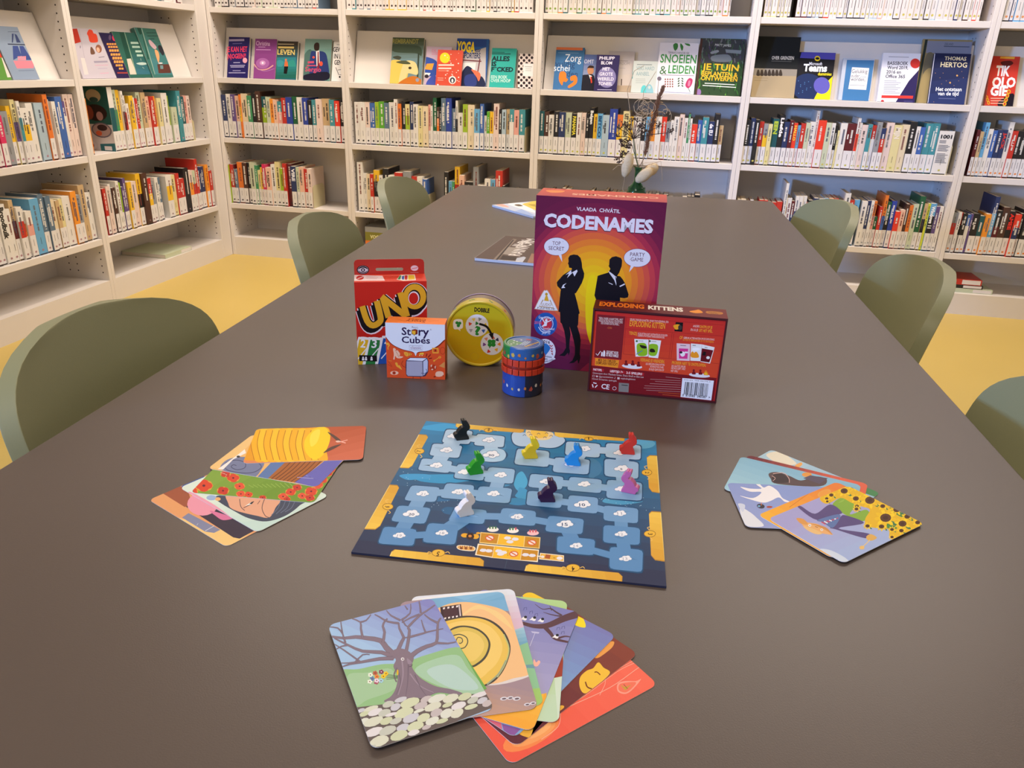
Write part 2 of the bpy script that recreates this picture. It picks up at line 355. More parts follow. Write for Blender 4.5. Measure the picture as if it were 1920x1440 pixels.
def tree(A):
    A.full('#9fc0e6').G('#a4c8ea','#8486c4',(420,620),(900,150),9)
    A.S('#93c08a',(120,780),(330,740),(520,700),(700,690),(900,620),(1200,560),(1320,760),(1480,960),(1480,1010),(700,1100),(280,1120)).S('#a3c8a0',(230,800),(400,770),(600,740),(640,900),(400,1000),(300,1040))
    A.S('#a6ccae',(800,760),(900,680),(1150,620),(1250,740),(1400,930),(1200,940),(950,860)).S('#b4d3cc',(900,760),(1100,700),(1260,800),(1330,910),(1100,900))
    A.P('#6a605e',(250,1070),(600,1030),(880,980),(1200,960),(1500,930),(1500,1050),(480,1440),(400,1440))
    B='#857684'; D='#6c5f70'
    def br(w,t,*p): A.L(D,w+6,*p,smooth=2,taper=t+3); A.L(B,w,*p,smooth=2,taper=t)
    br(50,14,(640,640),(560,560),(510,500),(400,480),(300,470),(200,480),(90,465)); br(20,10,(530,520),(545,430),(530,380),(545,340),(570,315))
    br(16,7,(360,475),(345,400),(340,345),(270,315)); br(10,6,(340,345),(390,330),(430,280))
    br(34,8,(620,640),(520,600),(360,590),(240,540),(120,480)); br(12,5,(215,520),(190,440),(175,340)); br(10,5,(190,440),(150,395),(80,385)); br(10,5,(230,540),(180,550),(125,580))
    br(30,6,(620,650),(500,655),(360,680),(250,700),(180,725)); br(10,5,(340,680),(200,580),(120,530)); br(9,4,(320,680),(240,690),(170,690)); br(9,4,(290,690),(360,620),(420,620))
    br(30,9,(650,600),(690,510),(705,470),(670,400),(665,350)); br(14,6,(665,355),(570,340),(500,300),(460,280)); br(12,5,(680,330),(600,290),(560,245)); br(12,5,(690,325),(760,270),(765,190)); br(8,4,(740,240),(715,205)); br(10,5,(690,320),(720,370),(745,385))
    br(24,8,(725,600),(745,500),(755,410),(745,385),(840,290),(900,250),(970,200)); br(12,6,(850,270),(845,220),(835,165)); br(12,6,(840,280),(760,310),(690,350))
    br(14,5,(760,470),(870,440),(920,425),(1040,400)); br(10,4,(890,430),(870,380),(855,325)); br(8,4,(700,480),(760,470))
    br(36,10,(760,640),(820,590),(900,550),(980,520),(990,440),(995,350),(1020,310)); br(14,6,(990,350),(930,320),(880,280)); br(14,6,(980,520),(1080,525),(1150,510))
    A.S(B,(650,570),(730,580),(790,640),(775,720),(830,800),(900,850),(990,890),(1100,910),(1200,945),(1150,960),(1000,940),(880,985),(760,985),(700,1010),(580,1020),(540,1010),(600,970),(640,900),(655,800),(620,720),(640,660),(590,610))
    A.L('#9b8c9c',14,(690,650),(700,800),(660,960),smooth=5,taper=6).L('#9b8c9c',12,(760,780),(840,880),(960,940),smooth=5,taper=4).L('#6f6272',9,(745,700),(740,850),(720,990),smooth=5,taper=3).L('#6f6272',8,(800,790),(850,900),(900,970),smooth=4,taper=3).L('#6f6272',8,(660,760),(680,860),(640,960),smooth=4,taper=3)
    A.E('#d8d4da',697,657,15,14).E('#2a2430',699,658,5,6).L('#4a4050',4,(750,722),(775,715),(778,700),smooth=3).S('#97889a',(735,650),(778,688),(745,700))
    A.E('#e0b82e',655,770,8,24).L('#7a6a78',12,(650,730),(625,790),(645,850),smooth=4)
    for x in range(4): A.L('#4c6a40',3,(655,800+x*6),(560,785+x*14))
    for x,y,c in ((425,790,'#e8f0e0'),(465,775,'#b8604a'),(517,765,'#8a3a5a'),(557,780,'#f0c82a'),(480,805,'#e88a40'),(535,803,'#f0cc2a'),(440,822,'#5a82b4'),(420,846,'#e8f0e0'),(475,852,'#b0506a'),(515,840,'#a8d4e8'),(478,838,'#e8d8e8')):
        for k in range(5): A.E(c,x+13*math.cos(k*1.256),y+12*math.sin(k*1.256),9,8,n=8)
        A.E('#7a3a30' if c!='#8a3a5a' else '#f0e0e8',x,y,5,5,n=7)
    st=[(430,1075,60,20),(370,1120,40,18),(465,1105,55,28),(575,1040,45,25),(680,1000,50,20),(760,1025,78,38),(895,995,45,22),(990,990,70,30),(1100,990,60,32),(1220,975,55,28),(1350,957,70,20),(545,1110,50,28),(640,1060,40,28),(710,1110,75,38),(850,1050,52,28),(835,1095,40,13),(950,1060,65,33),(1075,1045,40,18),(1170,1050,58,30),(1290,1005,42,24),(1370,1005,42,25),(1275,1060,52,20),(1410,1032,40,26),(375,1180,38,25),(450,1185,78,34),(560,1180,50,30),(600,1125,45,13),(640,1180,48,24),(770,1155,62,34),(875,1150,52,33),(985,1110,45,32),(1070,1115,50,36),(1155,1115,52,35),(1030,1180,50,18),(460,1270,72,34),(570,1260,66,33),(700,1235,50,31),(805,1225,63,36),(900,1232,35,18),(945,1180,55,31),(500,1350,74,40),(665,1305,70,38),(790,1278,45,22),(430,1398,40,14),(345,1090,30,16)]
    cs=['#d6dac8','#cbd3b2','#dedce0','#c4c9be','#c8cad4','#d0d8b8','#c4bcbe','#dadfd4']
    for i,(x,y,a,b) in enumerate(st):
        o=[]
        for k in range(6):
            t=k*math.pi/3+.4; rr=random.uniform(1.02,1.2); X=a*rr*math.cos(t);Y=b*rr*math.sin(t); o.append((x+X,y+Y-X*.28))
        A.S(cs[i%8],o,n=2)
card('tree_card', 7, TR, 'bare grey tree over cobblestones card, leftmost and topmost of the front fan',tree)
# ---------------- left fan
def cA(A):
    A.full('#e2a06a').P('#a0583e',(0,500),(380,560),(420,700),(360,712),(180,600),(100,520),(240,480),(500,440)).P('#eec880',(310,795),(690,1040),(900,900),(700,900)).P('#8488a4',(340,795),(390,760),(640,890),(590,915),(520,905)).P('#3e3444',(370,710),(420,690),(560,640),(910,895),(790,960),(740,950)).P('#3a5aa0',(330,555),(400,500),(520,470),(420,560)).E('#e89aac',500,690,120,90)
    A.L('#c8ccd8',5,(520,900),(590,860)).L('#c8ccd8',3,(455,855),(465,840)).S('#d878a0',(560,740),(700,780),(740,800),(660,815),(600,780))
card('brown_yellow_card', 0, LC, 'orange-brown and yellow card with dark band, lowest of the left fan',cA)
def cB(A):
    A.full('#cfe2d4').G('#c0dcd4','#dcebdc',(900,880),(900,600),5)
    A.S('#e8a0b4',(390,610),(440,700),(520,750),(600,740),(660,800),(740,812),(600,700),(420,600))
    A.S('#454c5e',(600,640),(700,620),(1280,650),(1260,700),(1150,780),(1000,825),(860,800),(740,740),(640,680)).S('#e2a888',(680,620),(740,610),(1090,640),(1070,720),(1020,795),(920,780),(830,760),(760,740),(715,715),(700,680))
    A.L('#4a3c44',5,(790,650),(800,710),(830,740),smooth=4).L('#4a3c44',5,(820,720),(880,690),(900,668)).P('#f0f0e8',(830,705),(885,672),(905,668),(880,692)).P('#2c2c34',(865,688),(885,672),(905,668),(885,690)).L('#4a3c44',5,(985,650),(965,720),(990,780),(1020,795),smooth=4).L('#4a3c44',4,(930,690),(950,662))
    for i in range(4): A.L('#6a748c',5,(1110+i*38,665),(1090+i*35,720),(1040+i*35,775-i*8),smooth=4)
    A.E('#9ab4d8',570,640,40,20).E('#e8b070',620,650,22,14)
card('face_card', 1, LC, 'pale mint card with a dark-haired painted face, under the poppy card',cB)
def cC(A):
    A.full('#7ea038').G('#86a844','#6f9630',(600,450),(1100,640),5)
    for i in range(10): A.L('#94b450',5,(860+i*35,540-i*2),(900+i*35,560))
    fl=[(510,545,70),(660,585,48),(790,550,42),(740,485,50),(680,455,40),(800,610,38),(860,615,34),(970,640,30),(1130,630,40),(1190,595,42),(1240,560,38),(1280,625,36),(1350,590,50),(1340,640,40),(1400,540,45),(1440,500,40),(1480,450,38),(1510,420,34),(420,590,45),(1160,650,30)]
    for i,(x,y,r) in enumerate(fl):
        A.E('#d8a040',x,y,r*1.05,r*.68,n=9)
        for k in range(4): A.E(('#d8482e','#c83c2c','#e0553a')[i%3],x+r*.42*math.cos(k*1.57+i),y+r*.3*math.sin(k*1.57+i),r*.56,r*.4,n=9)
        A.E('#5a2030',x,y,r*.18,r*.14,n=7)
    A.L('#e0b0a0',4,(640,440),(690,460),(680,475))
card('poppy_card', 2, LC, 'green card with red poppies, middle of the left fan',cC)
def cD(A):
    A.full('#ecba70').P('#eec682',(520,400),(900,130),(960,140),(660,420))
    A.S('#7880a0',(640,415),(680,350),(780,320),(900,330),(980,360),(960,420),(900,480),(760,450))
    A.L('#4c506c',6,(930,360),(960,400),(900,440),(800,445),(690,420),(680,370),(760,345),(830,365),(830,405),(770,420),(725,400),(740,382),(765,388),smooth=5)
    A.P('#f2ece4',(620,415),(780,300),(830,260),(840,290),(740,340),(660,420)).E('#3a3430',780,318,14,8)
    A.P('#5f7cae',(930,475),(1050,350),(1180,330),(1010,490)).P('#a86430',(1010,490),(1180,330),(1460,340),(1340,440),(1220,520))
    for i in range(7): A.L('#6a3a1c',6,(1040+i*30,490+i*5),(1130+i*38,420),(1210+i*38,340),smooth=4)
    A.P('#6a68b8',(1220,520),(1340,440),(1470,340),(1610,335),(1400,560)).L('#a8a8e0',4,(1240,480),(1370,490),(1310,465)).P('#88b040',(1010,490),(1030,487),(1065,515),(1040,515))
card('snail_comb_card', 3, LC, 'yellow card with grey snail and brown ribbed arc, left fan under the orange card',cD)
def cE(A):
    A.full('#c0603a').G('#b85634','#d06e50',(1500,100),(1700,320),5).P('#e08a5a',(805,330),(1300,345),(1300,370),(800,370))
    A.S('#e8a020',(905,110),(940,88),(980,105),(1140,95),(1300,95),(1470,88),(1500,170),(1450,290),(1380,345),(1200,350),(1000,352),(830,345),(820,320),(850,230),(880,160))
    for i in range(11):
        x=900+i*50; A.S('#f6c42c' if i%2 else '#f3b424',(x,110),(x+60,98),(x+90,110),(x+60,220),(x+80,345),(x+10,350),(x-20,240))
        A.L('#b86a10',5,(x,112),(x-22,220),(x+5,345),smooth=5)
    A.S('#ffd21e',(1380,100),(1460,90),(1500,170),(1455,290),(1380,342),(1310,290),(1300,190)).S('#ffe14a',(1370,120),(1420,110),(1400,200),(1350,240),(1340,170))
    A.S('#5c4238',(1480,125),(1530,150),(1580,190),(1560,200),(1500,150)).S('#5c4238',(1445,290),(1500,245),(1585,220),(1550,245),(1490,275)).L('#f0b0a0',8,(1560,195),(1620,212)).L('#f0b0a0',6,(1570,205),(1635,188)).E('#e8c0b0',1560,200,18,8)
card('yellow_peel_card', 4, LC, 'rust orange card with a yellow ribbed cocoon shape, top of the left fan',cE)
# ---------------- right fan
def rBack(A): A.full('#a8cfe0').G('#b4d4e4','#9cc0da',(500,120),(1300,440),5).S('#ece6d0',(440,150),(560,120),(640,170),(700,230),(560,230)).P('#4a8a58',(1290,420),(1440,480),(1400,520),(1290,480)).S('#f0b060',(690,240),(740,215),(750,235),(710,262)).E('#f0f0f0',160,290,40,20)
card('pale_sky_card', 0, RC, 'pale sky card with a green corner, lowest of the right fan',rBack)
def rMar(A): A.full('#7c3038').G('#6c2834','#e86a4c',(280,150),(1150,370),12)
card('maroon_orange_card', 1, RC, 'maroon-to-orange card, thin strip showing in the right fan',rMar)
def rSky(A):
    A.full('#9ccade').G('#a6d2e2','#88bcd8',(150,420),(400,180),6)
    A.S('#5c4a4c',(465,310),(540,298),(640,330),(740,370),(860,335),(960,360),(900,420),(540,400),(480,355)).S('#3e3034',(520,310),(590,318),(640,380),(520,390),(490,350)).L('#e0b8b0',5,(500,312),(590,305),(635,350),(640,390),smooth=4).L('#e0b8b0',4,(490,330),(520,350),(500,372),smooth=3)
    A.E('#e8a048',790,320,42,20).P('#5c5064',(760,350),(820,325),(900,340),(970,350),(900,400))
card('dark_shoe_card', 2, RC, 'sky blue card with a dark brown shape, right fan above the maroon strip',rSky)
def rGoose(A):
    A.full('#8a9ace').G('#98a4d4','#8ca0d8',(200,720),(500,400),6).S('#e2e6ee',(220,600),(300,640),(360,690),(420,760),(280,760),(230,680)).S('#d0d8ea',(200,570),(260,580),(240,640))
    A.S('#f4f2f4',(355,400),(380,395),(420,430),(470,415),(540,460),(580,520),(640,550),(600,552),(550,515),(480,545),(420,560),(330,540),(215,500),(330,520),(400,470),(300,465),(220,425),(310,440),(400,440),(370,415))
    A.E('#3a3440',395,590,34,20,rot=10).E('#b04a38',470,597,26,9).L('#e08040',5,(400,560),(400,585)).E('#7ab0d8',380,590,12,8)
card('goose_card', 3, RC, 'violet-blue card with a white flying goose, right fan',rGoose)
def rOr(A): A.full('#f0942e').G('#f4b834','#e87a34',(365,670),(1090,345),9).L('#c8702c',4,(640,600),(900,420),(1080,350),smooth=4).E('#e8a850',940,480,60,30,rot=-20).E('#eca040',940,480,50,24,rot=-20)
card('orange_card', 4, RC, 'orange card with yellow corner, directly under the sunflower card',rOr)
def rSun(A):
    A.full('#9ba8d8').G('#a8a4d4','#a4b8e0',(700,700),(1200,1000),6)
    A.S('#cfdcec',(900,960),(1000,970),(1140,1050),(1100,1100),(980,1030))
    A.S('#86b03c',(1010,580),(1110,510),(1210,570),(1160,660),(1300,620),(1330,690),(1240,720),(1130,670)).S('#94bc4a',(1060,560),(1110,530),(1100,550))
    A.S('#5a4c80',(990,575),(1090,640),(1050,665),(880,710),(720,605),(740,590),(860,655)).S('#5a4c80',(1070,690),(1120,668),(1280,735),(1060,780),(1320,825),(1290,865),(1040,790),(990,770))
    A.S('#5f78ae',(880,710),(1050,660),(1075,690),(1010,775),(930,730))
    for i in range(7): A.L('#f0e8ec' if i%2 else '#d04058',9,(915+i*22,725-i*5),(950+i*18,745-i*9))
    A.S('#e8b070',(740,720),(800,730),(900,750),(1000,820),(1005,835),(900,820),(830,800),(760,760)).S('#dc9c50',(700,695),(760,700),(800,745),(740,740)).S('#e8c080',(760,760),(860,790),(920,825),(870,830),(800,800)).S('#d09048',(820,738),(950,770),(1010,835),(960,800),(880,762))
    A.E('#f4ece0',815,755,13,12).E('#40304a',815,755,4).E('#f4ece0',918,792,12,11).E('#40304a',918,792,4).L('#6a4030',4,(860,765),(885,772))
    A.S('#dcae58',(1300,850),(1340,830),(1390,860),(1350,885),(1310,880)).L('#e8c888',8,(1330,880),(1270,940)).E('#e8c070',1262,945,22,16)
    A.S('#e6b81c',(1150,392),(1300,470),(1500,580),(1660,650),(1800,720),(1700,800),(1560,872),(1500,850),(1490,790),(1400,780),(1300,760),(1290,700),(1330,620),(1250,590),(1170,560),(1080,520),(960,570),(900,520),(1000,470)).S('#4c8a3c',(1500,600),(1600,650),(1700,700),(1640,700),(1540,650)).S('#4c8a3c',(1480,740),(1560,770),(1540,790),(1460,770))
    fl=[(1110,460,62),(1000,495,38),(960,525,30),(965,550,24),(1190,420,50),(1210,525,52),(1290,470,40),(1330,540,84),(1220,590,34),(1215,615,34),(1465,690,96),(1610,740,70),(1430,765,48),(1560,620,60),(1650,680,50),(1310,760,38),(1520,790,34),(1520,855,30),(1740,730,44),(1440,590,44),(1600,800,40),(1700,800,34)]
    for x,y,r in fl: A.E('#3e7a4c',x+r*.7,y+r*.5,r*.4,r*.16,rot=30,n=7)
    for i,(x,y,r) in enumerate(fl):
        for k in range(9): A.E('#f6d21e' if k%2 else '#edc214',x+r*.62*math.cos(k*.698+i),y+r*.48*math.sin(k*.698+i),r*.42,r*.17,rot=math.degrees(math.atan2(.78*math.sin(k*.698+i),math.cos(k*.698+i))),n=6)
        A.E('#f4cc1c',x,y,r*.6,r*.48,n=10).E('#5a3418',x,y,r*.5,r*.38,n=12).E('#46260f',x,y,r*.25,r*.18,n=8)
card('sunflower_card', 5, RC, 'sunflowers card with a straw scarecrow, top of the right fan',rSun)
OBJ={}
# ---------- board
bz=HT+.0022
x,y,a=(-0.23519, 0.50390, 0.07192);c,s=math.cos(a),math.sin(a)
A=Art((x,y,bz),(c,s,0),(-s,c,0),.261,.261,0); A.crop(640,770,3.0)
A.G('#2a2f4c','#2f8fc4',(640,860),(900,80),14)
rr=random.Random(2)
def blob(col,cx,cy,rx,ry,n=9):
    A.S(col,[(cx+rx*rr.uniform(.75,1.15)*math.cos(k*2*math.pi/n),cy+ry*rr.uniform(.7,1.2)*math.sin(k*2*math.pi/n)) for k in range(n)],n=3)
for v in ((560,95,110,20,'#3aa4dc'),(700,70,60,12,'#46aee2'),(1700,185,60,26,'#5aaad4'),(560,380,180,26,'#2f94c8'),(420,370,90,20,'#3b9ad0'),(1010,400,45,50,'#46a6d4'),(1020,470,40,40,'#3a96c8'),(980,510,80,22,'#2f84b8'),(1560,510,120,20,'#4c9ec8'),(560,490,60,24,'#2b6a9c'),(620,560,60,22,'#26608e'),(760,660,60,30,'#2a4a7a'),(1120,620,50,20,'#2b4f80'),(1250,130,60,10,'#4a9cc8'),(880,200,50,40,'#3f8cbc'),(900,400,60,30,'#3f8cbc'),(1420,330,40,60,'#447fa8'),(300,720,60,16,'#39476c'),(1780,760,40,60,'#33365a'),(1180,860,120,20,'#343a5e'),(330,600,50,40,'#334468')): blob(v[4],*v[:4])
for i in range(70):
    X,Y=rr.choice([(rr.gauss(400,60),rr.gauss(400,30)),(rr.gauss(1650,80),rr.gauss(520,25)),(rr.gauss(560,60),rr.gauss(520,30)),(rr.gauss(1500,100),rr.gauss(500,15))]); A.E('#b8dcf0',X,Y,2.2,1.4,n=6)
tiles=[((590,105),(740,115),(720,190),(565,180),28),((765,130),(920,145),(912,208),(745,195),29),((515,185),(682,197),(660,268),(495,252),27),((455,268),(625,285),(605,352),(430,335),26),((655,300),(805,310),(800,395),(632,380),25),((830,318),(978,330),(965,412),(800,400),24),((395,420),(555,432),(530,515),(352,505),21),((590,408),(748,420),(735,505),(555,490),22),((775,425),(962,438),(945,522),(750,508),23),((320,533),(505,548),(470,638),(278,622),20),((640,545),(820,560),(800,640),(600,622),17),((240,652),(425,668),(405,762),(205,748),19),((490,632),(660,645),(640,755),(455,740),18),((905,547),(1095,565),(1090,650),(880,632),16),((1165,590),(1365,610),(1355,697),(1145,680),15),((990,212),(1170,228),(1165,318),(972,302),1),((1200,262),(1398,275),(1390,360),(1188,345),2),((1265,172),(1457,187),(1452,265),(1258,250),3),((1490,182),(1685,195),(1683,278),(1485,262),4),((1480,270),(1672,290),(1670,385),(1480,368),5),((1495,388),(1692,405),(1690,508),(1490,492),6),((1285,372),(1465,388),(1460,465),(1270,448),7),((1065,355),(1250,372),(1240,445),(1050,430),8),((1050,450),(1248,468),(1235,550),(1040,532),9),((1280,475),(1445,490),(1440,580),(1270,565),10),((1475,533),(1670,550),(1668,635),(1475,618),11),((1475,643),(1680,660),(1678,757),(1472,742),12),((1510,765),(1697,785),(1692,910),(1508,890),13),((1215,705),(1428,725),(1420,815),(1212,797),14)]
cen={t[4]:(sum(q[0] for q in t[:4])/4,sum(q[1] for q in t[:4])/4) for t in tiles}; cen[30]=(850,250)
def rq(q,e,r=.14):
    cx=sum(p[0] for p in q)/4;cy=sum(p[1] for p in q)/4; o=[]
    q=[(cx+(p[0]-cx)*(1+e/90),cy+(p[1]-cy)*(1+e/45)) for p in q]
    for i in range(4):
        a,b,c_=q[i-1],q[i],q[(i+1)%4]
        p1=(b[0]+(a[0]-b[0])*r,b[1]+(a[1]-b[1])*r);p2=(b[0]+(c_[0]-b[0])*r,b[1]+(c_[1]-b[1])*r)
        m=(.5*b[0]+.25*(p1[0]+p2[0]),.5*b[1]+.25*(p1[1]+p2[1])); o+=[p1,m,p2]
    return o
def tc(y): t=max(0,min(1,(y-150)/560)); return rgb('#b3d0e8')*(1-t)+rgb('#5a8dc0')*t
def conn(col,extra):
    for k in range(1,30):
        (x0,y0),(x1,y1)=cen[k],cen[k+1]
        horiz=abs(x1-x0)>2*abs(y1-y0); w=(36 if horiz else 74)
        A.L(col if col else tc((y0+y1)/2),w+extra*2,(x0,y0),(x1,y1))
DK='#1f4f78'
conn(DK,4)
for t in tiles: A.P(DK,rq(t[:4],6))
A.S(DK,[(850+82*rr.uniform(.9,1.1)*math.cos(k*.785),250+44*rr.uniform(.9,1.1)*math.sin(k*.785)) for k in range(8)])
A.S(DK,(955,130),(1000,120),(1200,130),(1265,165),(1230,205),(1170,215),(1080,205),(1000,205),(960,180))
conn(None,0)
for t in tiles: A.P(tc(cen[t[4]][1]),rq(t[:4],0))
for t in tiles:
    cx,cy=cen[t[4]]; 
    for _ in range(2): A.S(tc(cy)+rr.choice([-10,8,12]),[(cx+rr.uniform(-45,45)+22*math.cos(k*1.57),cy+rr.uniform(-18,18)+8*math.sin(k*1.57)) for k in range(4)],n=2)
A.S('#a9cce6',[(850+76*(1+.07*(k%2))*math.cos(k*.785),250+39*(1+.1*(k%2))*math.sin(k*.785)) for k in range(8)])
A.S('#b4cfe8',(962,130),(1005,122),(1200,133),(1258,165),(1225,200),(1170,210),(1080,200),(1005,200),(966,178))
A.S('#f0d8a0',(1040,108),(1100,112),(1190,125),(1170,160),(1110,165),(1050,150)).S('#f4c84e',(1070,110),(1150,118),(1160,145),(1110,155),(1075,140))
for X,Y in ((1030,138),(1055,122),(1065,135),(1110,130),(1155,127),(1180,142),(1095,150),(1145,150)): A.L('#44506c',3,(X-9,Y+3),(X,Y-4),(X+9,Y+3))
def bar(q,r=.0):
    A.P('#b8862a',q); cx=sum(p[0] for p in q)/len(q);cy=sum(p[1] for p in q)/len(q)
    i=[(cx+(p[0]-cx)*.985,cy+(p[1]-cy)*.96) for p in q]; A.G('#f0c850','#d9a233',i[0],i[len(i)//2],7,poly=i)
    A.L('#f8e08a',4,i[0],i[1])
bar([(645,72),(1030,103),(1027,118),(1010,125),(660,100),(642,88)])
bar([(1197,120),(1595,154),(1592,172),(1225,150),(1200,140)])
bar([(1775,252),(1790,465),(1748,458),(1730,435),(1718,262),(1735,250)])
bar([(1797,568),(1820,850),(1765,842),(1742,815),(1730,578),(1745,565)])
bar([(330,323),(437,132),(478,135),(488,148),(398,312),(378,325)])
bar([(130,668),(272,415),(315,418),(325,432),(218,650),(190,670)])
bar([(268,823),(282,792),(300,780),(780,828),(803,845),(800,880)])
bar([(1028,905),(1038,872),(1055,862),(1560,912),(1582,932),(1580,965)])
for X,Y,rx,ry,tx,rot in ((828,111,26,13,'8',5),(1392,160,26,12,'1',5),(1718,348,30,18,'2',85),(1735,693,34,20,'3',85),(1303,884,40,22,'4',185),(546,800,38,21,'5',185),(262,540,31,19,'6',-60),(440,228,28,17,'7',-65)):
    for dx in (-1,1):
        if abs(rot)<20 or rot>100: 
            A.L('#e8c060',4,(X+dx*rx,Y),(X+dx*(rx+16),Y-6),(X+dx*(rx+26),Y+4),smooth=3).L('#20284a',2,(X+dx*(rx+6),Y+3),(X+dx*(rx+20),Y+7))
        else: A.L('#e8c060',4,(X,Y+dx*ry),(X+14*dx,Y+dx*(ry+14)),(X+4,Y+dx*(ry+20)),smooth=3)
    A.E('#8a5f1c',X,Y,rx,ry).E('#e9b83a',X,Y,rx-3,ry-3)
    rad=math.radians(rot); h=ry*1.15; w=rx*(.22 if tx=='1' else .42)
    dx,dy=math.cos(rad),math.sin(rad)*.7; nx,ny=-math.sin(rad)*.9,math.cos(rad)*.6
    A.T(tx,'#4a3010',(X-dx*w/2+nx*h/2.2,Y-dy*w/2+ny*h/2.2),(X+dx*w/2+nx*h/2.2,Y+dy*w/2+ny*h/2.2),h*1.05,1)
def cloud(X,Y,k,tx,col,bold):
    cl=((-22,3,15,8),(-3,-5,17,10),(15,-6,14,11),(5,8,17,8),(27,2,11,7))
    for dx,dy,rx,ry in cl: A.E('#6d8fb4',X+dx*k,Y+dy*k,(rx+2.5)*k,(ry+2.5)*k,n=14)
    for dx,dy,rx,ry in cl: A.E('#eceff6',X+dx*k,Y+dy*k,rx*k,ry*k,n=14)
    if tx: A.T(tx,col,(X-(13 if len(tx)>1 else 6)*k,Y+8*k),(X+(14 if len(tx)>1 else 6)*k,Y+9*k),None,bold)
for X,Y,n in ((828,165,29),(590,222,28),(533,308,27),(690,345,25),(895,362,24),(457,467,21),(655,457,22),(855,467,23),(325,702,19),(565,688,18),(988,597,16),(1366,214,3),(1365,413,7),(1566,578,11),(1573,694,12),(1597,832,13),(1320,760,14),(1150,398,8),(630,143,28),(1290,300,2),(1565,236,4),(1572,440,6)):
    cloud(X,Y,.95,str(n) if n not in (2,4,6,25) and X!=630 else '', '#8a93ac',0)
for X,Y,n in ((842,247,30),(392,580,20),(1257,638,15),(1355,527,10),(1575,325,5)): cloud(X,Y,1.25 if n!=5 else 1.1,str(n),'#2c4a74',1)
# score table
A.P('#f0d48a',(783,683),(1120,713),(1115,777),(776,745)).P('#c88c1e',(787,688),(886,696),(874,748),(780,740)).P('#f2bc2c',(892,692),(1030,706),(1024,765),(878,750)).P('#c88c1e',(1034,708),(1115,717),(1110,772),(1028,765))
A.P('#f6ead0',(768,748),(1112,782),(1105,852),(995,842),(850,828),(752,812)).P('#c88c1e',(774,755),(860,764),(848,822),(760,808)).P('#f2bc2c',(862,762),(1016,778),(1006,840),(850,826)).P('#c88c1e',(1018,780),(1106,788),(1100,845),(1008,840))
A.P('#f6ead0',(1118,800),(1252,814),(1252,850),(1112,836)).P('#e8b440',(1122,804),(1248,818),(1248,846),(1116,832)).P('#b05a28',(1150,808),(1178,812),(1172,834),(1144,830)).E('#ece4e0',1132,822,10,7).E('#eceaf0',1228,830,17,10).L('#f6ead0',6,(1100,818),(1122,820)).L('#7a5010',3,(1192,828),(1204,829))
def mini(X,Y): A.S('#e4e4ee',(X-20,Y+2),(X-10,Y-8),(X+2,Y-8),(X+14,Y-6),(X+20,Y+3),(X+8,Y+9),(X-8,Y+9))
for X,Y in ((935,716),(978,722),(948,737),(798,785),(830,788),(885,789),(912,797),(895,806),(1036,810),(1074,814)): mini(X,Y)
for X,Y in ((835,716),(1072,742),(970,806)): A.E('#d8602c',X,Y,26,17).E('#f0e0d8',X,Y,20,12).L('#d8602c',6,(X-15,Y-9),(X+15,Y+9))
for k in range(4): A.L('#7a4a10',3,(937,785+k*9),(937,790+k*9))
for X,Y,cols in ((852,668,('#3a7a48',)*3),(965,675,('#3a7a48','#3a7a48','#d05a68')),(1078,688,('#d05a68',)*3)):
    A.E('#f2eee8' if cols[0][1]=='3' else '#f4c0c4',X,Y,33,14)
    for k in range(3): A.E(cols[k],X-16+k*16,Y-8,5,6,n=8).L(cols[k],3,(X-19+k*16,Y-12),(X-19+k*16,Y-19)).L(cols[k],3,(X-13+k*16,Y-12),(X-13+k*16,Y-19))
A.E('#e9ac2e',695,702,22,12).E('#e9ac2e',755,708,20,14).E('#e9ac2e',770,689,12,6).E('#3c2418',725,708,22,18).P('#3c2418',(712,695),(716,682),(723,694)).P('#3c2418',(730,694),(738,684),(738,698)).E('#d88a3c',724,706,10,7)
A.S('#f6ead0',(648,768),(665,756),(735,762),(755,775),(740,790),(670,784)).S('#e4ac5c',(653,769),(667,760),(734,766),(749,776),(737,786),(672,780))
for X in (675,701,729): A.E('#8a4a1c',X,774,9,7).L('#8a4a1c',4,(X-6,769),(X-7,760)).L('#8a4a1c',4,(X+5,769),(X+7,761))
OBJ['board']=dict(x=x,y=y,a=a,art=A.out); 

def boxplane(name,x,y,yaw,W,H,D,face='front',off=0):
    c,s=math.cos(yaw),math.sin(yaw)
    if face=='front': return Art((x,y,HT+.0002),(c,s,0),(0,0,1),W,H,0)
    if face=='top': return Art((x,y,HT+H),(c,s,0),(-s,c,0),W,D,0)
# ---------- spy word game box
x,y,yaw,W,H,D=-.1735,.9736,.0335,.1627,.2316,.065
A=boxplane('cn',x,y,yaw,W,H,D).crop(0,0,1)
A.full('#5c183c')
cs=['#5c183c','#5e1a3d','#601a3e','#641b40','#6a1c42','#761f44','#8c2646','#a8304a','#c0404a','#d05444','#dc683a','#e47e30','#ea9428','#eea622','#efb420','#f0c01c','#f1ca18']
C0=(1113,530)
for i,r in enumerate((.19,.165,.145,.128,.113,.102,.093,.086,.079,.072,.065,.057,.049,.041,.032,.023,.014)): A.EL(cs[i],*C0,r,n=40)
A.S('#f2d414',(1105,520),(1118,520),(1124,560),(1122,620),(1112,650),(1100,620),(1098,560))
A.G('#8c2446','#8c2446',(1100,700),(1101,701),1,poly=[(990,672),(1220,690),(1220,712),(990,696)])
u=lambda p:(990+p[0]/6.544,340+p[1]/6.544); d=lambda p:(990+p[0]/7.579,520+p[1]/7.579)
BK='#17131c'
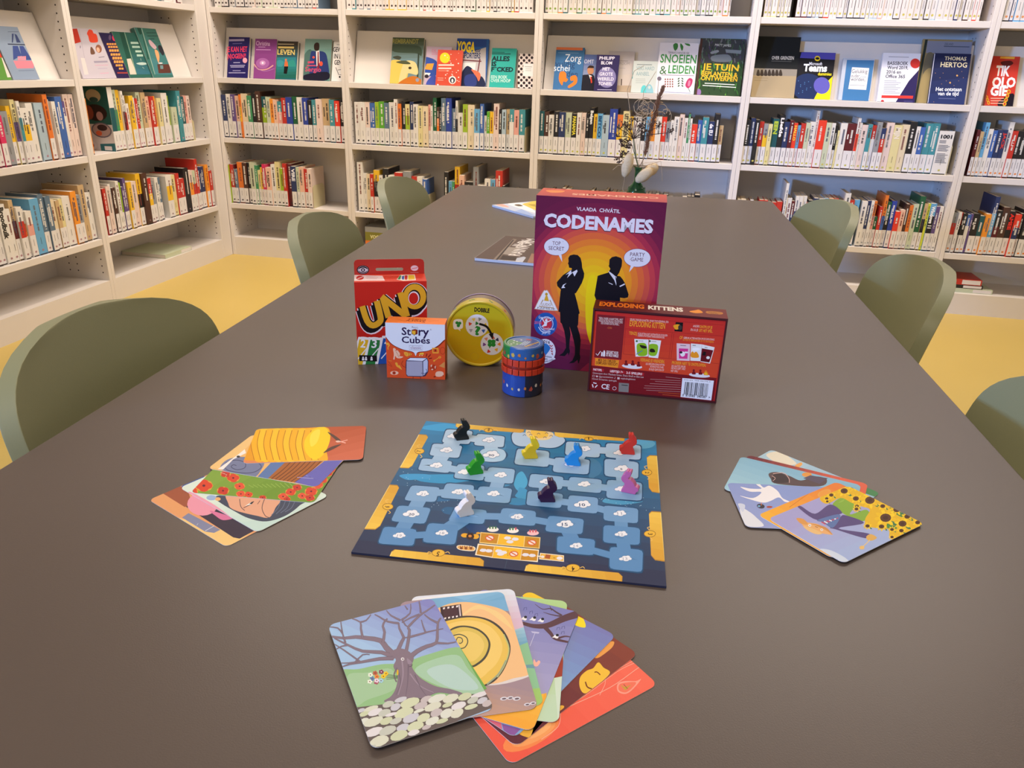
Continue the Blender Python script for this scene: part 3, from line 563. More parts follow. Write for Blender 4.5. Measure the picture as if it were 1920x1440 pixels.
A.P(BK,[u(q) for q in ((495,940),(515,910),(560,898),(610,905),(645,940),(660,1000),(665,1060),(690,1130),(685,1180),(660,1250),(620,1320),(590,1370))]+[d(q) for q in ((665,230),(700,360),(735,512),(720,522),(712,675),(700,695),(738,820),(750,900),(740,1010),(735,1090),(745,1140),(722,1222),(710,1217),(705,1172),(650,1215),(580,1222),(630,1182),(665,1100),(668,1000),(650,900),(620,790),(590,695),(605,810),(592,900),(585,1000),(597,1050),(577,1112),(567,1072),(520,1120),(440,1112),(500,1070),(540,1000),(535,880),(515,760),(480,660),(460,640),(455,495),(432,487),(462,200),(468,175),(418,125),(408,75))]+[u(q) for q in ((360,1230),(430,1150),(500,1105),(540,1080),(535,1065),(505,1060),(497,1020),(490,1010),(498,985))])
A.P(BK,[u(q) for q in ((995,1030),(1000,960),(1030,930),(1080,920),(1140,940),(1155,970),(1150,1040),(1120,1120),(1095,1160),(1130,1165),(1160,1200),(1190,1250),(1235,1390),(1225,1425),(1180,1435),(1130,1428))]+[(1163,590),(1163,640),(1120,640),(1121,600),(1120,565),u((830,1440)),u((815,1400)),u((855,1160)),u((900,1145)),u((985,1120)),u((1000,1095)),u((1010,1075)),u((988,1035))])
WH='#dcdce8'
for q in (((460,1150),(530,1088),(532,1122),(600,1085),(608,1105),(570,1168),(548,1120),(480,1186),(505,1130)),((410,1310),(430,1270),(472,1250),(438,1285),(458,1308),(405,1312)),((985,1100),(1030,1130),(1072,1165),(1085,1170),(1083,1280),(1060,1215),(1000,1130)),((1120,1285),(1185,1253),(1190,1268),(1130,1297)),((985,1240),(1040,1262),(1038,1272),(990,1248))): A.P(WH,[u(p) for p in q])
A.P(BK,[u(p) for p in ((1070,1165),(1080,1175),(1098,1260),(1090,1285),(1080,1230))])
for X,Y,rx,ry,tl in ((350,800,152,108,((370,895),(412,902),(420,992))),(1340,940,162,110,((1262,1030),(1305,1038),(1240,1117)))):
    q=u((X,Y)); A.E('#7a2a48',*q,(rx+5)/6.544,(ry+5)/6.544,n=30).P(WH,[u(p) for p in tl]).E(WH,*q,rx/6.544,ry/6.544,n=30)
    A.E('#b8b4c4',*u((X-90,Y+20)),1.2,.5).E('#b8b4c4',*u((X+80,Y-60)),1.6,.4)
def ut(t,col,a,b,h=None,bold=0): A.T(t,col,u(a),u(b),(h/6.544 if h else None),bold)
ut('TOP','#5a2040',(300,782),(400,785),46);ut('SECRET','#5a2040',(252,840),(442,852),46);ut('PARTY','#5a2040',(1252,918),(1432,926),46);ut('GAME','#5a2040',(1258,978),(1412,987),46)
ut('VLAADA  CHVÁTIL','#e4dce8',(595,358),(1130,392),56,1)
ut('CODENAMES','#4a1836',(186,560),(1530,645),168,2);ut('CODENAMES','#e0dcea',(190,550),(1530,635),162,2)
for i in range(26):
    X=random.uniform(200,1500); Y=470+(X-200)*.06+random.uniform(-60,80); A.E('#6a2a4c',*u((X,Y)),random.uniform(.2,.7),random.uniform(.2,.5),n=5)
A.S('#c8b090',*[d(p) for p in ((250,188),(290,200),(412,440),(395,478),(120,455),(104,420),(215,200))]).S('#ece8ea',*[d(p) for p in ((250,195),(285,208),(404,440),(388,470),(124,448),(112,420),(220,208))])
A.E('#c49a2c',*d((262,240)),2.6,2.8).P('#d8a82c',d((250,262)),d((276,262)),d((298,340)),d((228,332))).L('#a88038',1.6,d((215,320)),d((160,412)),d((365,436)),d((312,322))).T('LUDO','#907040',d((195,400)),d((330,410)),5).T('FAMILIE','#4a4048',d((135,445)),d((385,466)),3.2)
A.E('#2458a8',*d((250,668)),21.6,22,n=30).E('#e8e4ee',*d((262,662)),13,14).E('#2458a8',*d((262,662)),12,13).E('#c83044',*d((265,662)),10,11.5).L('#e8e8f0',1.8,d((195,575)),d((240,650)),d((262,640)),d((330,610))).E('#e8e8f0',*d((260,612)),2.4,2.4).P('#e8e8f0',d((240,630)),d((275,630)),d((265,690)),d((185,705)),d((225,670))).L('#e8e8f0',1.4,d((150,705)),d((190,765)),d((250,780)),d((320,770)),smooth=3)
A.T('Genomineerd','#e8e8f0',d((150,585)),d((360,600)),5).T('2016','#e06070',d((92,660)),d((190,662)),5,1).T('Speelgoed','#e8e0ec',d((205,738)),d((372,752)),4.6).T('Jaar.nl','#dce4f4',d((195,802)),d((312,812)),5)
A.E('#e4e0e8',*d((240,1050)),20,23,n=26).P('#e4e0e8',d((345,1115)),d((392,1160)),d((300,1210))).S('#2e74b8',*[d(p) for p in ((225,950),(280,955),(315,1015),(240,1120),(225,1110))])
for k in range(4): A.L('#b03038',1.8,d((305+k*10,960+k*40)),d((330+k*8,985+k*40)),d((352-k*2,965+k*38)))
A.T('2016','#201c28',d((185,925)),d((310,945)),5.4,1).T('REIZENDE','#2c2c3c',d((228,1130)),d((338,1148)),2.6,1).T('JE','#2c2c3c',d((232,1168)),d((280,1172)),2.4,1).T('SPEELGOED','#2c2c3c',d((235,1215)),d((368,1178)),3,1)
OBJ['cn_front']=dict(art=A.out)
A=boxplane('cn',x,y,yaw,W,H,D,'top').crop(0,0,1); A.G('#d8563c','#b84048',(1130,358),(1130,374),6)
A.T('CODENAMES','#f2c0a0',u((1600,198)),u((540,150)),None,1); A.S('#f09048',*[u(p) for p in ((225,112),(435,118),(420,138),(280,140))])
A.T('VLAADA CHVÁTIL','#e8a890',u((1260,200)),u((850,180)),None,0)
OBJ['cn_top']=dict(art=A.out)
# ---------- kitten box
x,y,yaw,W,H,D=-.0855,.9086,.03,.161,.1104,.0386
K=(1090,550,6.546)
A=boxplane('k',x,y,yaw,W,H,D).crop(*K)
A.full('#3c0f18').P('#c02c28',(165,222),(1785,345),(1640,1335),(95,1195)).P('#d8532a',(130,890),(130,760),(1690,860),(1660,1045)).G('#c42c2a','#d84a2a',(900,280),(900,900),7,poly=[(165,222),(1785,345),(1662,1045),(122,890)]).P('#7c1820',(122,890),(1660,1045),(1622,1330),(88,1190))
A.P('#7e1e26',(195,262),(540,290),(490,822),(155,790)).L('#8c1c22',3,(545,300),(1745,395)).L('#8c1c22',3,(540,440),(1740,530)).L('#8c1c22',3,(555,290),(515,750)).L('#8c1c22',3,(1115,490),(1075,800)).L('#8c1c22',3,(1135,500),(1100,805)).L('#8c1c22',3,(515,750),(1690,870))
A.T('EXPLODING KITTEN','#f0a030',(590,405),(1025,440),70,1)
A.T('SPELERS TREKKEN KAARTEN, WAAR TOCH EENMAAL EEN','#f0d0c4',(596,338),(1068,370),26,0).T('"EEN UNIEK KAARTSPEL MET','#f0dcd4',(212,322),(510,345),28).T('MAGISCHE ENCHILADA S EN KITTENS','#f0dcd4',(210,352),(505,375),28).T('DIE KUNNEN ONTPLOFFEN..."','#f0dcd4',(240,382),(470,402),28).T('-CNN','#d8703a',(315,438),(372,442),24)
A.P('#141014',(1158,358),(1250,364),(1240,478),(1142,470)).S('#f0a428',(1130,400),(1180,385),(1215,400),(1200,440),(1160,450),(1140,430)).E('#3c3834',1212,425,24,32)
A.T('ANDERS','#f0d4c8',(1370,420),(1448,425),28).T('ONTPLOF JE','#f0a030',(1452,430),(1606,442),34,1).T('EN LIG JE','#f0d4c8',(1342,465),(1430,470),28).T('UIT HET SPEL.','#f0a030',(1440,475),(1612,488),34,1)
A.T('TENZIJ','#f0a030',(583,510),(680,518),38,1).T('JE DE KITTEN KUNT ONTMANTELEN DOOR EEN','#f2d8cc',(692,510),(1055,535),24).T('LASERPEN OF KITTENKATTENKRUIDSANDWICHES','#f2d8cc',(692,535),(1020,560),24).T('OF','#f0a030',(1204,565),(1242,568),38,1).T('GEBRUIK ACTIEKAARTEN OM DE EXPLODING','#f2d8cc',(1254,562),(1632,585),24).T('KITTEN TE VERPLAATSEN OF TE ONTWIJKEN','#f0a030',(1248,588),(1622,615),24)
W2='#ecebe8'
A.P(W2,(650,565),(825,572),(820,780),(665,782)).P(W2,(835,570),(980,585),(942,802),(825,790)).S('#8cbc28',(690,625),(780,618),(808,680),(800,765),(700,770),(680,700)).S('#8cbc28',(840,630),(930,635),(940,700),(910,770),(835,762),(828,690)).S('#262018',(715,640),(760,645),(800,660),(790,682),(740,676)).S('#262018',(850,685),(890,690),(905,725),(860,730),(838,715)).L('#5a6ab0',8,(672,755),(750,708)).E('#3a6a3a',680,592,14,12).E('#3a6a3a',840,592,13,12).P('#555',(700,585),(760,588),(760,593),(700,590)).P('#555',(860,590),(920,596),(920,601),(860,595))
A.P('#e8c8d0',(1170,618),(1335,628),(1330,835),(1172,828)).P('#d8388c',(1197,680),(1312,685),(1302,810),(1198,806)).E('#f0ecec',1243,750,30,32).E('#2a2028',1222,730,20,14).P('#f0ecec',(1268,720),(1310,722),(1308,740),(1268,740)).P(W2,(1345,620),(1480,632),(1462,838),(1338,832)).S('#f09c28',(1345,740),(1365,718),(1385,735),(1410,722),(1440,760),(1435,795),(1350,790)).E('#fafafa',1410,690,50,18).P(W2,(1482,632),(1637,668),(1580,868),(1462,845)).P('#6c1420',(1480,680),(1620,705),(1572,855),(1462,838)).P('#1c1418',(1500,720),(1530,725),(1525,770),(1482,765)).E(W2,1556,795,22,18).P('#555',(1215,640),(1285,645),(1285,652),(1215,647)).P('#555',(1365,640),(1405,643),(1405,650),(1365,647)).P('#555',(1515,665),(1550,672),(1550,678),(1515,672))
A.T('GESCHIKT VOOR','#f0e4e0',(305,742),(452,755),34,1).T('DE HELE FAMILIE','#f0e4e0',(300,775),(452,792),34,1).L('#f4ecec',8,(178,745),(198,768),(235,715)).P('#f4ecec',(245,735),(262,735),(258,778),(240,775)).P('#f4ecec',(268,720),(292,722),(288,782),(264,778)).E('#f4ecec',280,715,9,9).E('#f4ecec',252,730,7,7)
A.P('#f0962a',(170,798),(462,828),(448,922),(165,888)).T('MEER DAN 10 MILJOEN','#6a2414',(205,838),(420,858),34,1).T('EXEMPLAREN VERKOCHT!','#6a2414',(178,872),(442,896),34,1)
A.E('#e6e2e6',622,903,125,28,rot=5).T('VERRAAD JE VRIENDEN.','#f0a030',(720,838),(1020,865),40,1).T('LEG EEN EXPLODING KITTEN','#f2d8cc',(790,882),(1020,898),24).T('BOVENOP DE STAPEL','#f2d8cc',(845,915),(1012,930),24).T('EN BLIJF GEWOON OP','#f2d8cc',(830,948),(1012,962),24)
for X,Y in ((548,855),(630,855),(702,870)): A.E('#7c1820',X,Y-12,15,16).S('#7c1820',(X-22,Y+32),(X-14,Y+5),(X+14,Y+5),(X+24,Y+34))
A.T('PROBEER NIET TE ONTPLOFFEN.','#f0a030',(1110,872),(1530,908),36,1).T('DE LAATSTE SPELER','#f2d8cc',(1108,908),(1278,920),24).T('DIE NOG LEEFT, WINT','#f2d8cc',(1103,935),(1278,950),24).T('HET SPEL!','#f2d8cc',(1098,968),(1185,975),24)
A.E('#e6e2e6',1450,1012,130,26,rot=5)
for X,Y in ((1380,965),(1462,968)): A.E('#7c1820',X,Y-12,14,16).S('#7c1820',(X-22,Y+32),(X-14,Y+5),(X+14,Y+5),(X+24,Y+34))
A.S('#e88428',(1500,1000),(1530,950),(1560,1005),(1530,1012)).S('#f4c030',(1505,1000),(1530,975),(1550,1005))
for a_,b_,t in (((145,922),(272,935),'PARTYSPEL'),((352,942),(530,960),'LEEFTIJD 7+'),((550,962),(765,982),'2-5 SPELERS')):
    A.P('#b0222a',(a_[0]-6,a_[1]),(b_[0]+6,b_[1]),(b_[0]+2,b_[1]+34),(a_[0]-8,a_[1]+34)).T(t,'#f2e4e0',(a_[0],a_[1]+29),(b_[0]-20,b_[1]+27),26,1)
A.T('Ontworpen door Matthew Inman, Shane Small en Elan Lee','#dcc4c0',(138,992),(762,1045),22).T('@gamesinthekittens','#dcc4c0',(215,1035),(390,1048),20).T('explodingkittens','#dcc4c0',(482,1058),(662,1072),20).T('Inhoud: 56 kaarten, spelregels','#dcc4c0',(132,1062),(432,1090),20)
A.L('#dcc4c0',4,(138,1010),(162,1012),(160,1032),(136,1030),(138,1010)).S('#dcc4c0',(178,1015),(205,1020),(195,1036),(180,1030)).P('#dcc4c0',(442,1035),(470,1038),(468,1062),(440,1060)).L('#dcc4c0',4,(415,1030),(412,1052),(402,1052))
for k in range(3):
    t=k*2.094; A.L('#f0e8e8',12,(162+34*math.cos(t),1132+34*math.sin(t)),(162+30*math.cos(t+1.4),1132+30*math.sin(t+1.4)))
A.T('CE','#f0e8e8',(242,1172),(340,1186),60,1).E('#e0d0d0',405,1172,25,22).E('#7c1820',405,1172,20,17)
A.P('#86807a',(460,1102),(584,1112),(578,1222),(455,1212)).L('#1c1818',8,(492,1130),(570,1138))
for i in range(9): A.L('#b88a84' if i<7 else '#c8622a',5,(1215-[180,370,310,375,440,450,420,270,220][i],1040+i*27-8),(1220,1052+i*27))
A.P('#ecedf4',(1240,1045),(1628,1078),(1595,1320),(1218,1278)).T('0  810083  040387  >','#1c1c24',(1238,1268),(1580,1298),28,1)
X=1275
while X<1568:
    w=random.choice((3,3,5,8,11)); A.P('#16161e',(X,1092+(X-1275)*.085),(X+w,1092+(X-1275)*.085),(X+w-18,1248+(X-1275)*.09),(X-18,1246+(X-1275)*.09)); X+=w+random.choice((4,5,7,10))
A.T('EXK-EN  TKB-2021NL-0','#333',(1262,1072),(1585,1098),12)
OBJ['kit_front']=dict(art=A.out)
A=boxplane('k',x,y,yaw,W,H,D,'top').crop(*K); A.full('#6c1a1c').G('#5a161a','#782020',(140,190),(1790,280),5)
A.T('EXPLODING','#f07a20',(218,152),(772,192),50,2).T('KITTENS','#f4ecdc',(820,196),(1252,228),46,2).S('#f09628',(1325,225),(1400,210),(1445,205),(1490,240),(1400,246)).S('#c07828',(1545,222),(1720,235),(1718,262),(1548,250)).T('GESCHIKT 2-5','#4a1816',(1560,240),(1705,250),12).T('SPELERS','#4a1816',(1590,256),(1680,262),12)
OBJ['kit_top']=dict(art=A.out)
# ---------- red card game pack
x,y,yaw,W,H,D=-.3991,.9131,.3861,.0943,.115,.0408
QU=(640,460,4.8)
A=boxplane('u',x,y,yaw,W,H,D).crop(*QU); A.full('#c8261e').G('#cc2c20','#bc1e18',(450,350),(450,1050),5)
ps=[((188,548),(232,680),(285,722),(345,690),(352,640),(318,500)),((425,690),(368,470),(372,462),(590,640),(598,622),(528,420))]
def uno(col,w,dx,dy,er=0):
    A.L(col,w,*[(p[0]+dx,p[1]+dy) for p in ps[0]],smooth=3); A.L(col,w,*[(p[0]+dx,p[1]+dy) for p in ps[1][:2]]+[]); A.L(col,w,(372+dx,470+dy),(592+dx,650+dy)); A.L(col,w,(596+dx,650+dy),(530+dx,425+dy)); A.E(col,660+dx,470+dy,78+w/2,92+w/2,n=26)
uno('#ecdce0',100,0,8);uno('#ecdce0',90,-16,36);uno('#1a1418',82,0,4);uno('#1a1418',70,-20,34)
A.L('#e2aa2a',54,*ps[0],smooth=3).L('#e2aa2a',54,(425,650),(372,470)).L('#e2aa2a',54,(362,462),(585,640)).L('#e2aa2a',54,(592,640),(530,425)).E('#e2aa2a',660,462,104,114,n=28).E('#1a1418',656,468,56,68).E('#ecdce0',652,474,50,60).E('#c8261e',650,478,42,52)
for X,Y,w_,colr,t in ((150,825,105,'#e0b428','2'),(250,828,110,'#2c7c3c','3'),(365,815,110,'#2454a4','4')):
    A.S('#ecebe6',(X-5,Y+30),(X+20,Y),(X+w_-20,Y+4),(X+w_+5,Y+30),(X+w_-20,Y+300),(X-60,Y+300),n=4).P(colr,(X+12,Y+22),(X+w_-12,Y+26),(X+w_-30,Y+290),(X-40,Y+280)).T(t,'#f0f0ee',(X+20,Y+92),(X+66,Y+96),74,1)
    A.L('#ecebe6',9,(X-6,Y+205),(X+w_-25,Y+100))
A.P('#181418',(160,988),(320,992),(322,1046),(162,1042))
for X in (196,222,272): A.E('#ece8ea',X,1010,8,8).P('#ece8ea',(X-10,1018),(X+10,1018),(X+10,1036),(X-10,1036))
OBJ['uno_front']=dict(art=A.out)
A=boxplane('u',x,y,yaw,W,H,D,'top').crop(*QU); A.full('#d8402a').P('#f0d8d4',(112,268),(370,276),(392,320),(112,322)).E('#d03028',168,294,34,20,rot=-5).L('#f0d8d4',6,(145,304),(195,284)).L('#d09a98',3,(225,285),(330,290)).L('#d09a98',3,(225,298),(320,302)).P('#ece8d8',(498,310),(530,268),(660,264),(672,315),(560,322)).P('#3a8a48',(505,308),(528,272),(540,272),(530,310)).P('#3a60b0',(545,280),(566,274),(564,312),(545,310)).P('#c83434',(570,272),(596,272),(594,312),(570,312)).P('#e8c038',(602,270),(655,268),(662,308),(602,314))
OBJ['uno_top']=dict(art=A.out)
c,s=math.cos(yaw),math.sin(yaw); O=np.array((x,y,HT+H))+D*np.array((-s,c,0))
A=Art(O,(c,s,0),(0,0,1)).crop(*QU); 
A.E('#1c1418',195,220,56,40).E('#b8a8b0',195,220,48,34).E('#1c1418',195,220,45,31).S('#c8bcc4',(150,222),(195,200),(240,222),(195,244)).E('#1c1418',195,222,18,17).E('#c8bcc4',195,222,9,9).E('#e4c0c8',658,205,34,25).L('#c83838',5,(632,212),(685,200)).L('#d89898',3,(622,245),(694,245))
OBJ['uno_tab']=dict(art=A.out)
# ---------- cube story box
x,y,yaw,W,H,D=-.3454,.8806,.1791,.0762,.0755,.0263
S_=(720,580,10.285)
A=boxplane('s',x,y,yaw,W,H,D).crop(*S_); A.full('#dd5226')
A.S('#8a2c14',(-30,240),(1250,240),(1250,560),(1180,600),(1050,720),(850,810),(660,838),(610,910),(560,835),(360,785),(160,690),(40,560),(-10,480)).S('#dfe4ee',(-30,200),(1250,200),(1250,540),(1160,590),(1030,705),(850,798),(655,825),(612,900),(560,823),(360,772),(170,680),(50,550),(0,460))
A.P('#dfe4ee',(20,258),(1170,300),(1165,560),(30,470))
NV='#2a1c48'
A.T('St','#2a1c48',(340,490),(520,500),145,1).T('ry','#2a1c48',(665,505),(870,515),110,1).T('Cubes',NV,(342,645),(888,662),125,1)
A.P('#3a1c18',(530,400),(590,382),(650,395),(648,480),(600,492),(578,510),(568,488),(532,478)).P('#f0b430',(540,412),(612,418),(606,478),(578,498),(570,480),(542,470)).P('#b83c1c',(540,404),(592,390),(642,400),(614,412)).P('#8c2c18',(618,418),(642,405),(640,470),(612,478))
A.T("Rory's",NV,(538,362),(655,376),40).T('®','#7a7a9a',(885,410),(918,412),34)
A.L('#6c5c80',5,(490,698),(745,708),(742,792),(488,782),(490,698)).T('classic','#8c5c7c',(512,765),(722,772),60)
YE='#f0a838';DR='#8a2c14';PK='#f0c0a0'
A.S(PK,(175,760),(215,755),(240,800),(260,790),(310,860),(300,900),(370,915),(320,945),(250,940),(215,900),(205,965),(180,960),(190,870))
for k in range(5): A.E(DR,225+k*15,800+k*28,7,9,n=6)
A.S(YE,(385,830),(430,825),(470,840),(520,850),(530,880),(470,900),(440,910),(400,880)).L(DR,7,(465,835),(485,900)).L(DR,7,(500,840),(515,895)).E(DR,425,865,7,7,n=6)
A.S(YE,(215,1035),(255,1030),(275,1085),(300,1080),(345,1165),(285,1130),(240,1100)).S(YE,(40,650),(90,650),(110,700),(85,730),(85,775),(70,770),(70,720),(90,690),(50,690))
A.E(PK,200,1228,80,38).E('#c84828',195,1228,34,32).E('#6c1c10',195,1228,14,13)
for k in range(7): A.L(DR,4,(130+k*24,1185-8*math.sin(k/6*3.14)),(122+k*28,1162-14*math.sin(k/6*3.14)))
A.P(YE,(925,740),(1050,750),(1055,850),(935,850)).P('#e05a2a',(945,765),(1030,770),(1035,830),(950,828)).P(DR,(975,770),(1005,770),(1005,815),(975,815)).L(YE,12,(960,1000),(1060,930)).E(YE,1075,925,26,22).E('#dd5226',1075,925,12,10).P(YE,(945,990),(975,970),(985,1000),(960,1015)).P('#d8904c',(1060,1095),(1170,1010),(1170,1135)).E('#b83a1c',950,1125,68,60).S(PK,(900,1080),(930,1070),(910,1120)).S(PK,(975,1110),(1000,1090),(990,1150)).E(PK,930,1160,20,14)
A.S(PK,(990,1260),(1010,1210),(1080,1195),(1140,1215),(1145,1270),(1080,1300),(1010,1295)).S(DR,(955,1300),(985,1285),(1000,1305),(965,1315)).L(DR,8,(1130,1270),(1155,1295)).L(YE,6,(90,990),(150,1000)).L(DR,5,(75,1000),(155,1095)).L(DR,5,(70,1060),(155,1110)).E(DR,1130,800,50,70).E('#dd5226',1130,800,44,64)
A.P('#f0c840',(690,845),(760,838),(770,870),(680,875)).E('#f4e0b0',690,890,12,9).E('#f4e0b0',735,890,12,9)
for a_,b_ in (((812,915),(830,855)),((850,930),(900,870)),((860,955),(925,940))): A.L('#7c1c14',18,a_,b_)
A.P('#3a3048',(425,985),(500,930),(830,935),(858,1000),(852,1210),(800,1290),(700,1305),(450,1295),(425,1260),(415,1100)).P('#a9a6b8',(435,1000),(740,1005),(748,1290),(460,1285),(432,1250)).P('#dfe2ee',(437,985),(505,940),(820,945),(745,998)).P('#c0c6dc',(755,1010),(828,955),(845,1010),(840,1200),(760,1280))
A.L('#9c3418',10,(420,1120),(370,1100),(340,1050),(370,990),smooth=4).L('#4a4868',10,(715,1230),(790,1235),(828,1200),(810,1150),smooth=4).L('#7c1c14',9,(562,1300),(560,1345)).L('#7c1c14',9,(700,1305),(704,1345))
OBJ['story_front']=dict(art=A.out)
A=boxplane('s',x,y,yaw,W,H,D,'top').crop(*S_); A.full('#f0803a').T('Story','#7c1c14',(810,225),(430,205),None,0).T('Cubes','#7c1c14',(815,196),(480,180),None,0).L('#c85a24',4,(250,190),(420,240)).L('#c85a24',4,(860,235),(1060,220))
OBJ['story_top']=dict(art=A.out)
# ---------- round tin, front disc
x,y,yaw,R,D=-.2398,.9521,.1607,.0463,.0478
c,s=math.cos(yaw),math.sin(yaw)
A=Art((x,y,HT+R),(c,s,0),(0,0,1)).crop(*QU)
A.EL('#d8b41c',1245,800,.0462,48) 
A.out.clear()
def circ(col,r,dx=0,dy=0,n=40): A.out.append([hexc(col),[(dx+r*math.cos(2*math.pi*k/n),dy+r*math.sin(2*math.pi*k/n)) for k in range(n)]])
circ('#c9b418',.0425);circ('#d2ac14',.0425,0,0) 
A.clp=None
A.G('#d4a510','#c0b420',(1250,1080),(1250,500),10,poly=[(1245+286*math.cos(k*.2618),795+282*math.sin(k*.2618)) for k in range(24)])
A.T('DOBBLE','#1a1612',(1195,600),(1332,612),38,2)
A.E('#e2e0e4',1220,727,103,100,n=26).E('#e2e0e4',1355,893,102,100,n=26)
for X,Y,cc in ((1190,672,'#e8c860'),(1245,670,'#8a8a8a'),(1157,712,'#d84a2a'),(1218,708,'#2c7c34'),(1296,722,'#e8c030'),(1165,770,'#a8a4a8'),(1278,775,'#3a5aa0'),(1303,848,'#d88a6a'),(1365,838,'#c85a3a'),(1403,855,'#3a3a5a'),(1285,898,'#7a4a8a'),(1422,895,'#e8942a'),(1325,960,'#d03a2a'),(1395,945,'#e8b028')):
    A.S(cc,[(X+(19 if k%2 else 11)*math.cos(k*1.05+X),Y+(19 if k%2 else 11)*math.sin(k*1.05+X)) for k in range(6)],n=2)
A.T('?','#2c8c34',(1196,808),(1250,812),80,2)
for dx,dy in ((-16,-16),(16,-16),(-16,12),(16,12)): A.E('#2c8c34',1352+dx,888+dy,20,19)
A.L('#2c8c34',9,(1350,900),(1330,930))
A.L('#1a1612',20,(1240,712),(1310,740),(1355,815),smooth=4).P('#1a1612',(1325,805),(1370,790),(1362,855))
A.S('#ecece4',(1012,680),(1085,675),(1092,745),(1068,760),(1070,778),(1050,762),(1010,755)).E('#2c8c34',1040,703,15,14).E('#2c8c34',1065,706,14,14).E('#2c8c34',1052,728,15,14)
A.E('#c8a42a',1197,1005,38,38).E('#d2aa12',1197,1005,34,34)
OBJ['dobble_front']=dict(art=A.out)
# ---------- magazines
def sheet(name,pts,ox,oy,sc,w,h,z,fn):
    p=pts; c,s=math.cos(p[2]),math.sin(p[2])
    A=Art((p[0],p[1],z),(c,s,0),(-s,c,0),w,h,0).crop(ox,oy,sc); fn(A); OBJ[name]=dict(x=p[0],y=p[1],a=p[2],w=w,h=h,art=A.out); 
M=(820,330,7.579)
def m1(A):
    A.full('#5c4a42').P('#8a7a6c',(760,1220),(1080,890),(1130,900),(830,1225)).P('#c8beb4',(1000,1120),(1200,920),(1230,915),(1020,1130)).P('#a09488',(930,1110),(1000,1010),(1180,1020),(1100,1130)).P('#3a2c28',(890,1190),(930,1130),(1130,1155),(1105,1200)).P('#c4c8d2',(1130,1165),(1230,1145),(1260,1160),(1200,1240),(1110,1210)).P('#e8e4e0',(862,1190),(1170,1215),(1165,1242),(855,1214)).P('#9c745c',(1260,1265),(1340,1100),(1400,1110),(1400,1285))
    A.T('JIJ EN','#e4dcd4',(1180,1010),(1330,920),None,1).T('RAINVORM','#e4dcd4',(1170,1140),(1420,900),None,1).P('#2a211f',(800,1222),(1075,905),(1090,910),(830,1225))
sheet('magazine_dark',(-.4005,1.5418,-.05),*M,.2,.2416,HT+.006,m1)
def m2(A):
    A.full('#c8d0e0').S('#e0b0a0',(820,400),(900,395),(960,410),(1020,445),(900,430)).S('#f0eef2',(1000,395),(1200,380),(1300,430),(1390,520),(1200,470)).S('#6a5a40',(1095,410),(1160,402),(1215,425),(1150,430)).P('#e0c458',(1200,400),(1400,345),(1560,420),(1400,490)).P('#b89a3a',(1280,405),(1390,400),(1400,440)).P('#a4b8e0',(1200,470),(1390,560),(1390,600),(1100,500))
sheet('magazine_pale',(-.5185,2.1907,-.75),*M,.2,.26,HT+.006,m2)

COVPOS = {'c01':((-2.6493, 2.825, 1.0065),0.1379,0.2059,0.022),
'c02':((-2.6493, 2.7359, 1.0065),0.0816,0.1935,0.022),
'c03':((-2.6493, 3.2171, 1.0065),0.2201,0.2185,0.022),
'c04':((-2.6493, 3.4397, 1.0065),0.0907,0.2048,0.022),
'c05':((-2.6593, 3.5465, 1.0065),0.1662,0.2137,0.012),
'c06':((-2.6493, 3.7131, 1.0065),0.1682,0.2398,0.022),
'c11':((-2.5511, 4.2296, 1.0065),0.1283,0.22,0.022),
'c12':((-2.3885, 4.2296, 1.0065),0.1314,0.2139,0.022),
'c13':((-2.2523, 4.2296, 1.0065),0.1219,0.2042,0.022),
'c14':((-2.089, 4.2296, 1.0065),0.1579,0.2206,0.022),
'c15':((-1.9209, 4.2296, 1.0065),0.0633,0.208,0.022),
'c21':((-1.5836, 4.2296, 1.0065),0.1781,0.2397,0.022),
'c22':((-1.389, 4.2296, 1.0065),0.1397,0.198,0.022),
'c23':((-1.2272, 4.2396, 1.0065),0.1744,0.2436,0.012),
'c24':((-1.32, 4.2116, 1.0065),0.1376,0.1823,0.012),
'c25':((-1.03, 4.2296, 1.0065),0.1324,0.199,0.022),
'c26':((-0.8833, 4.2296, 1.0065),0.0946,0.1741,0.022),
'c31':((-0.6899, 4.2296, 1.0065),0.1485,0.212,0.022),
'c32':((-0.54, 4.2296, 1.0065),0.0828,0.1794,0.022),
'c33':((-0.4745, 4.2116, 1.0065),0.1159,0.18,0.012),
'c34':((-0.4171, 4.2396, 1.0065),0.1316,0.2,0.012),
'c35':((-0.2869, 4.2296, 1.0065),0.1224,0.1555,0.022),
'c36':((-0.1645, 4.2296, 1.0065),0.1921,0.248,0.022),
'c37':((0.0316, 4.2296, 1.0065),0.2208,0.2736,0.022),
'c41':((0.3043, 4.2296, 1.0065),0.2053,0.2891,0.022),
'c42':((0.5096, 4.2296, 1.0065),0.1683,0.2198,0.022),
'c43':((0.716, 4.2296, 1.0065),0.1424,0.1975,0.022),
'c44':((0.8936, 4.2296, 1.0065),0.1676,0.2266,0.022),
'c45':((1.065, 4.2446, 1.0065),0.2166,0.2947,0.012),
'c46':((1.1156, 4.2126, 1.0065),0.1599,0.2307,0.015),
'c51':((1.3703, 4.2296, 1.0065),0.1201,0.2248,0.022)}
COV = {}; sa17, ca17 = math.sin(math.radians(17)), math.cos(math.radians(17))
def cover(name, wall, crop, label, fn):
    o, w, h, d = COVPOS[name]
    U, V = ((1, 0, 0), (0, sa17, ca17)) if wall == 'B' else ((0, 1, 0), (-sa17, 0, ca17))
    A = Art(o, U, V, w, h, 0).crop(*crop); fn(A); COV[name] = (wall, o, w, h, d, label, A.out)
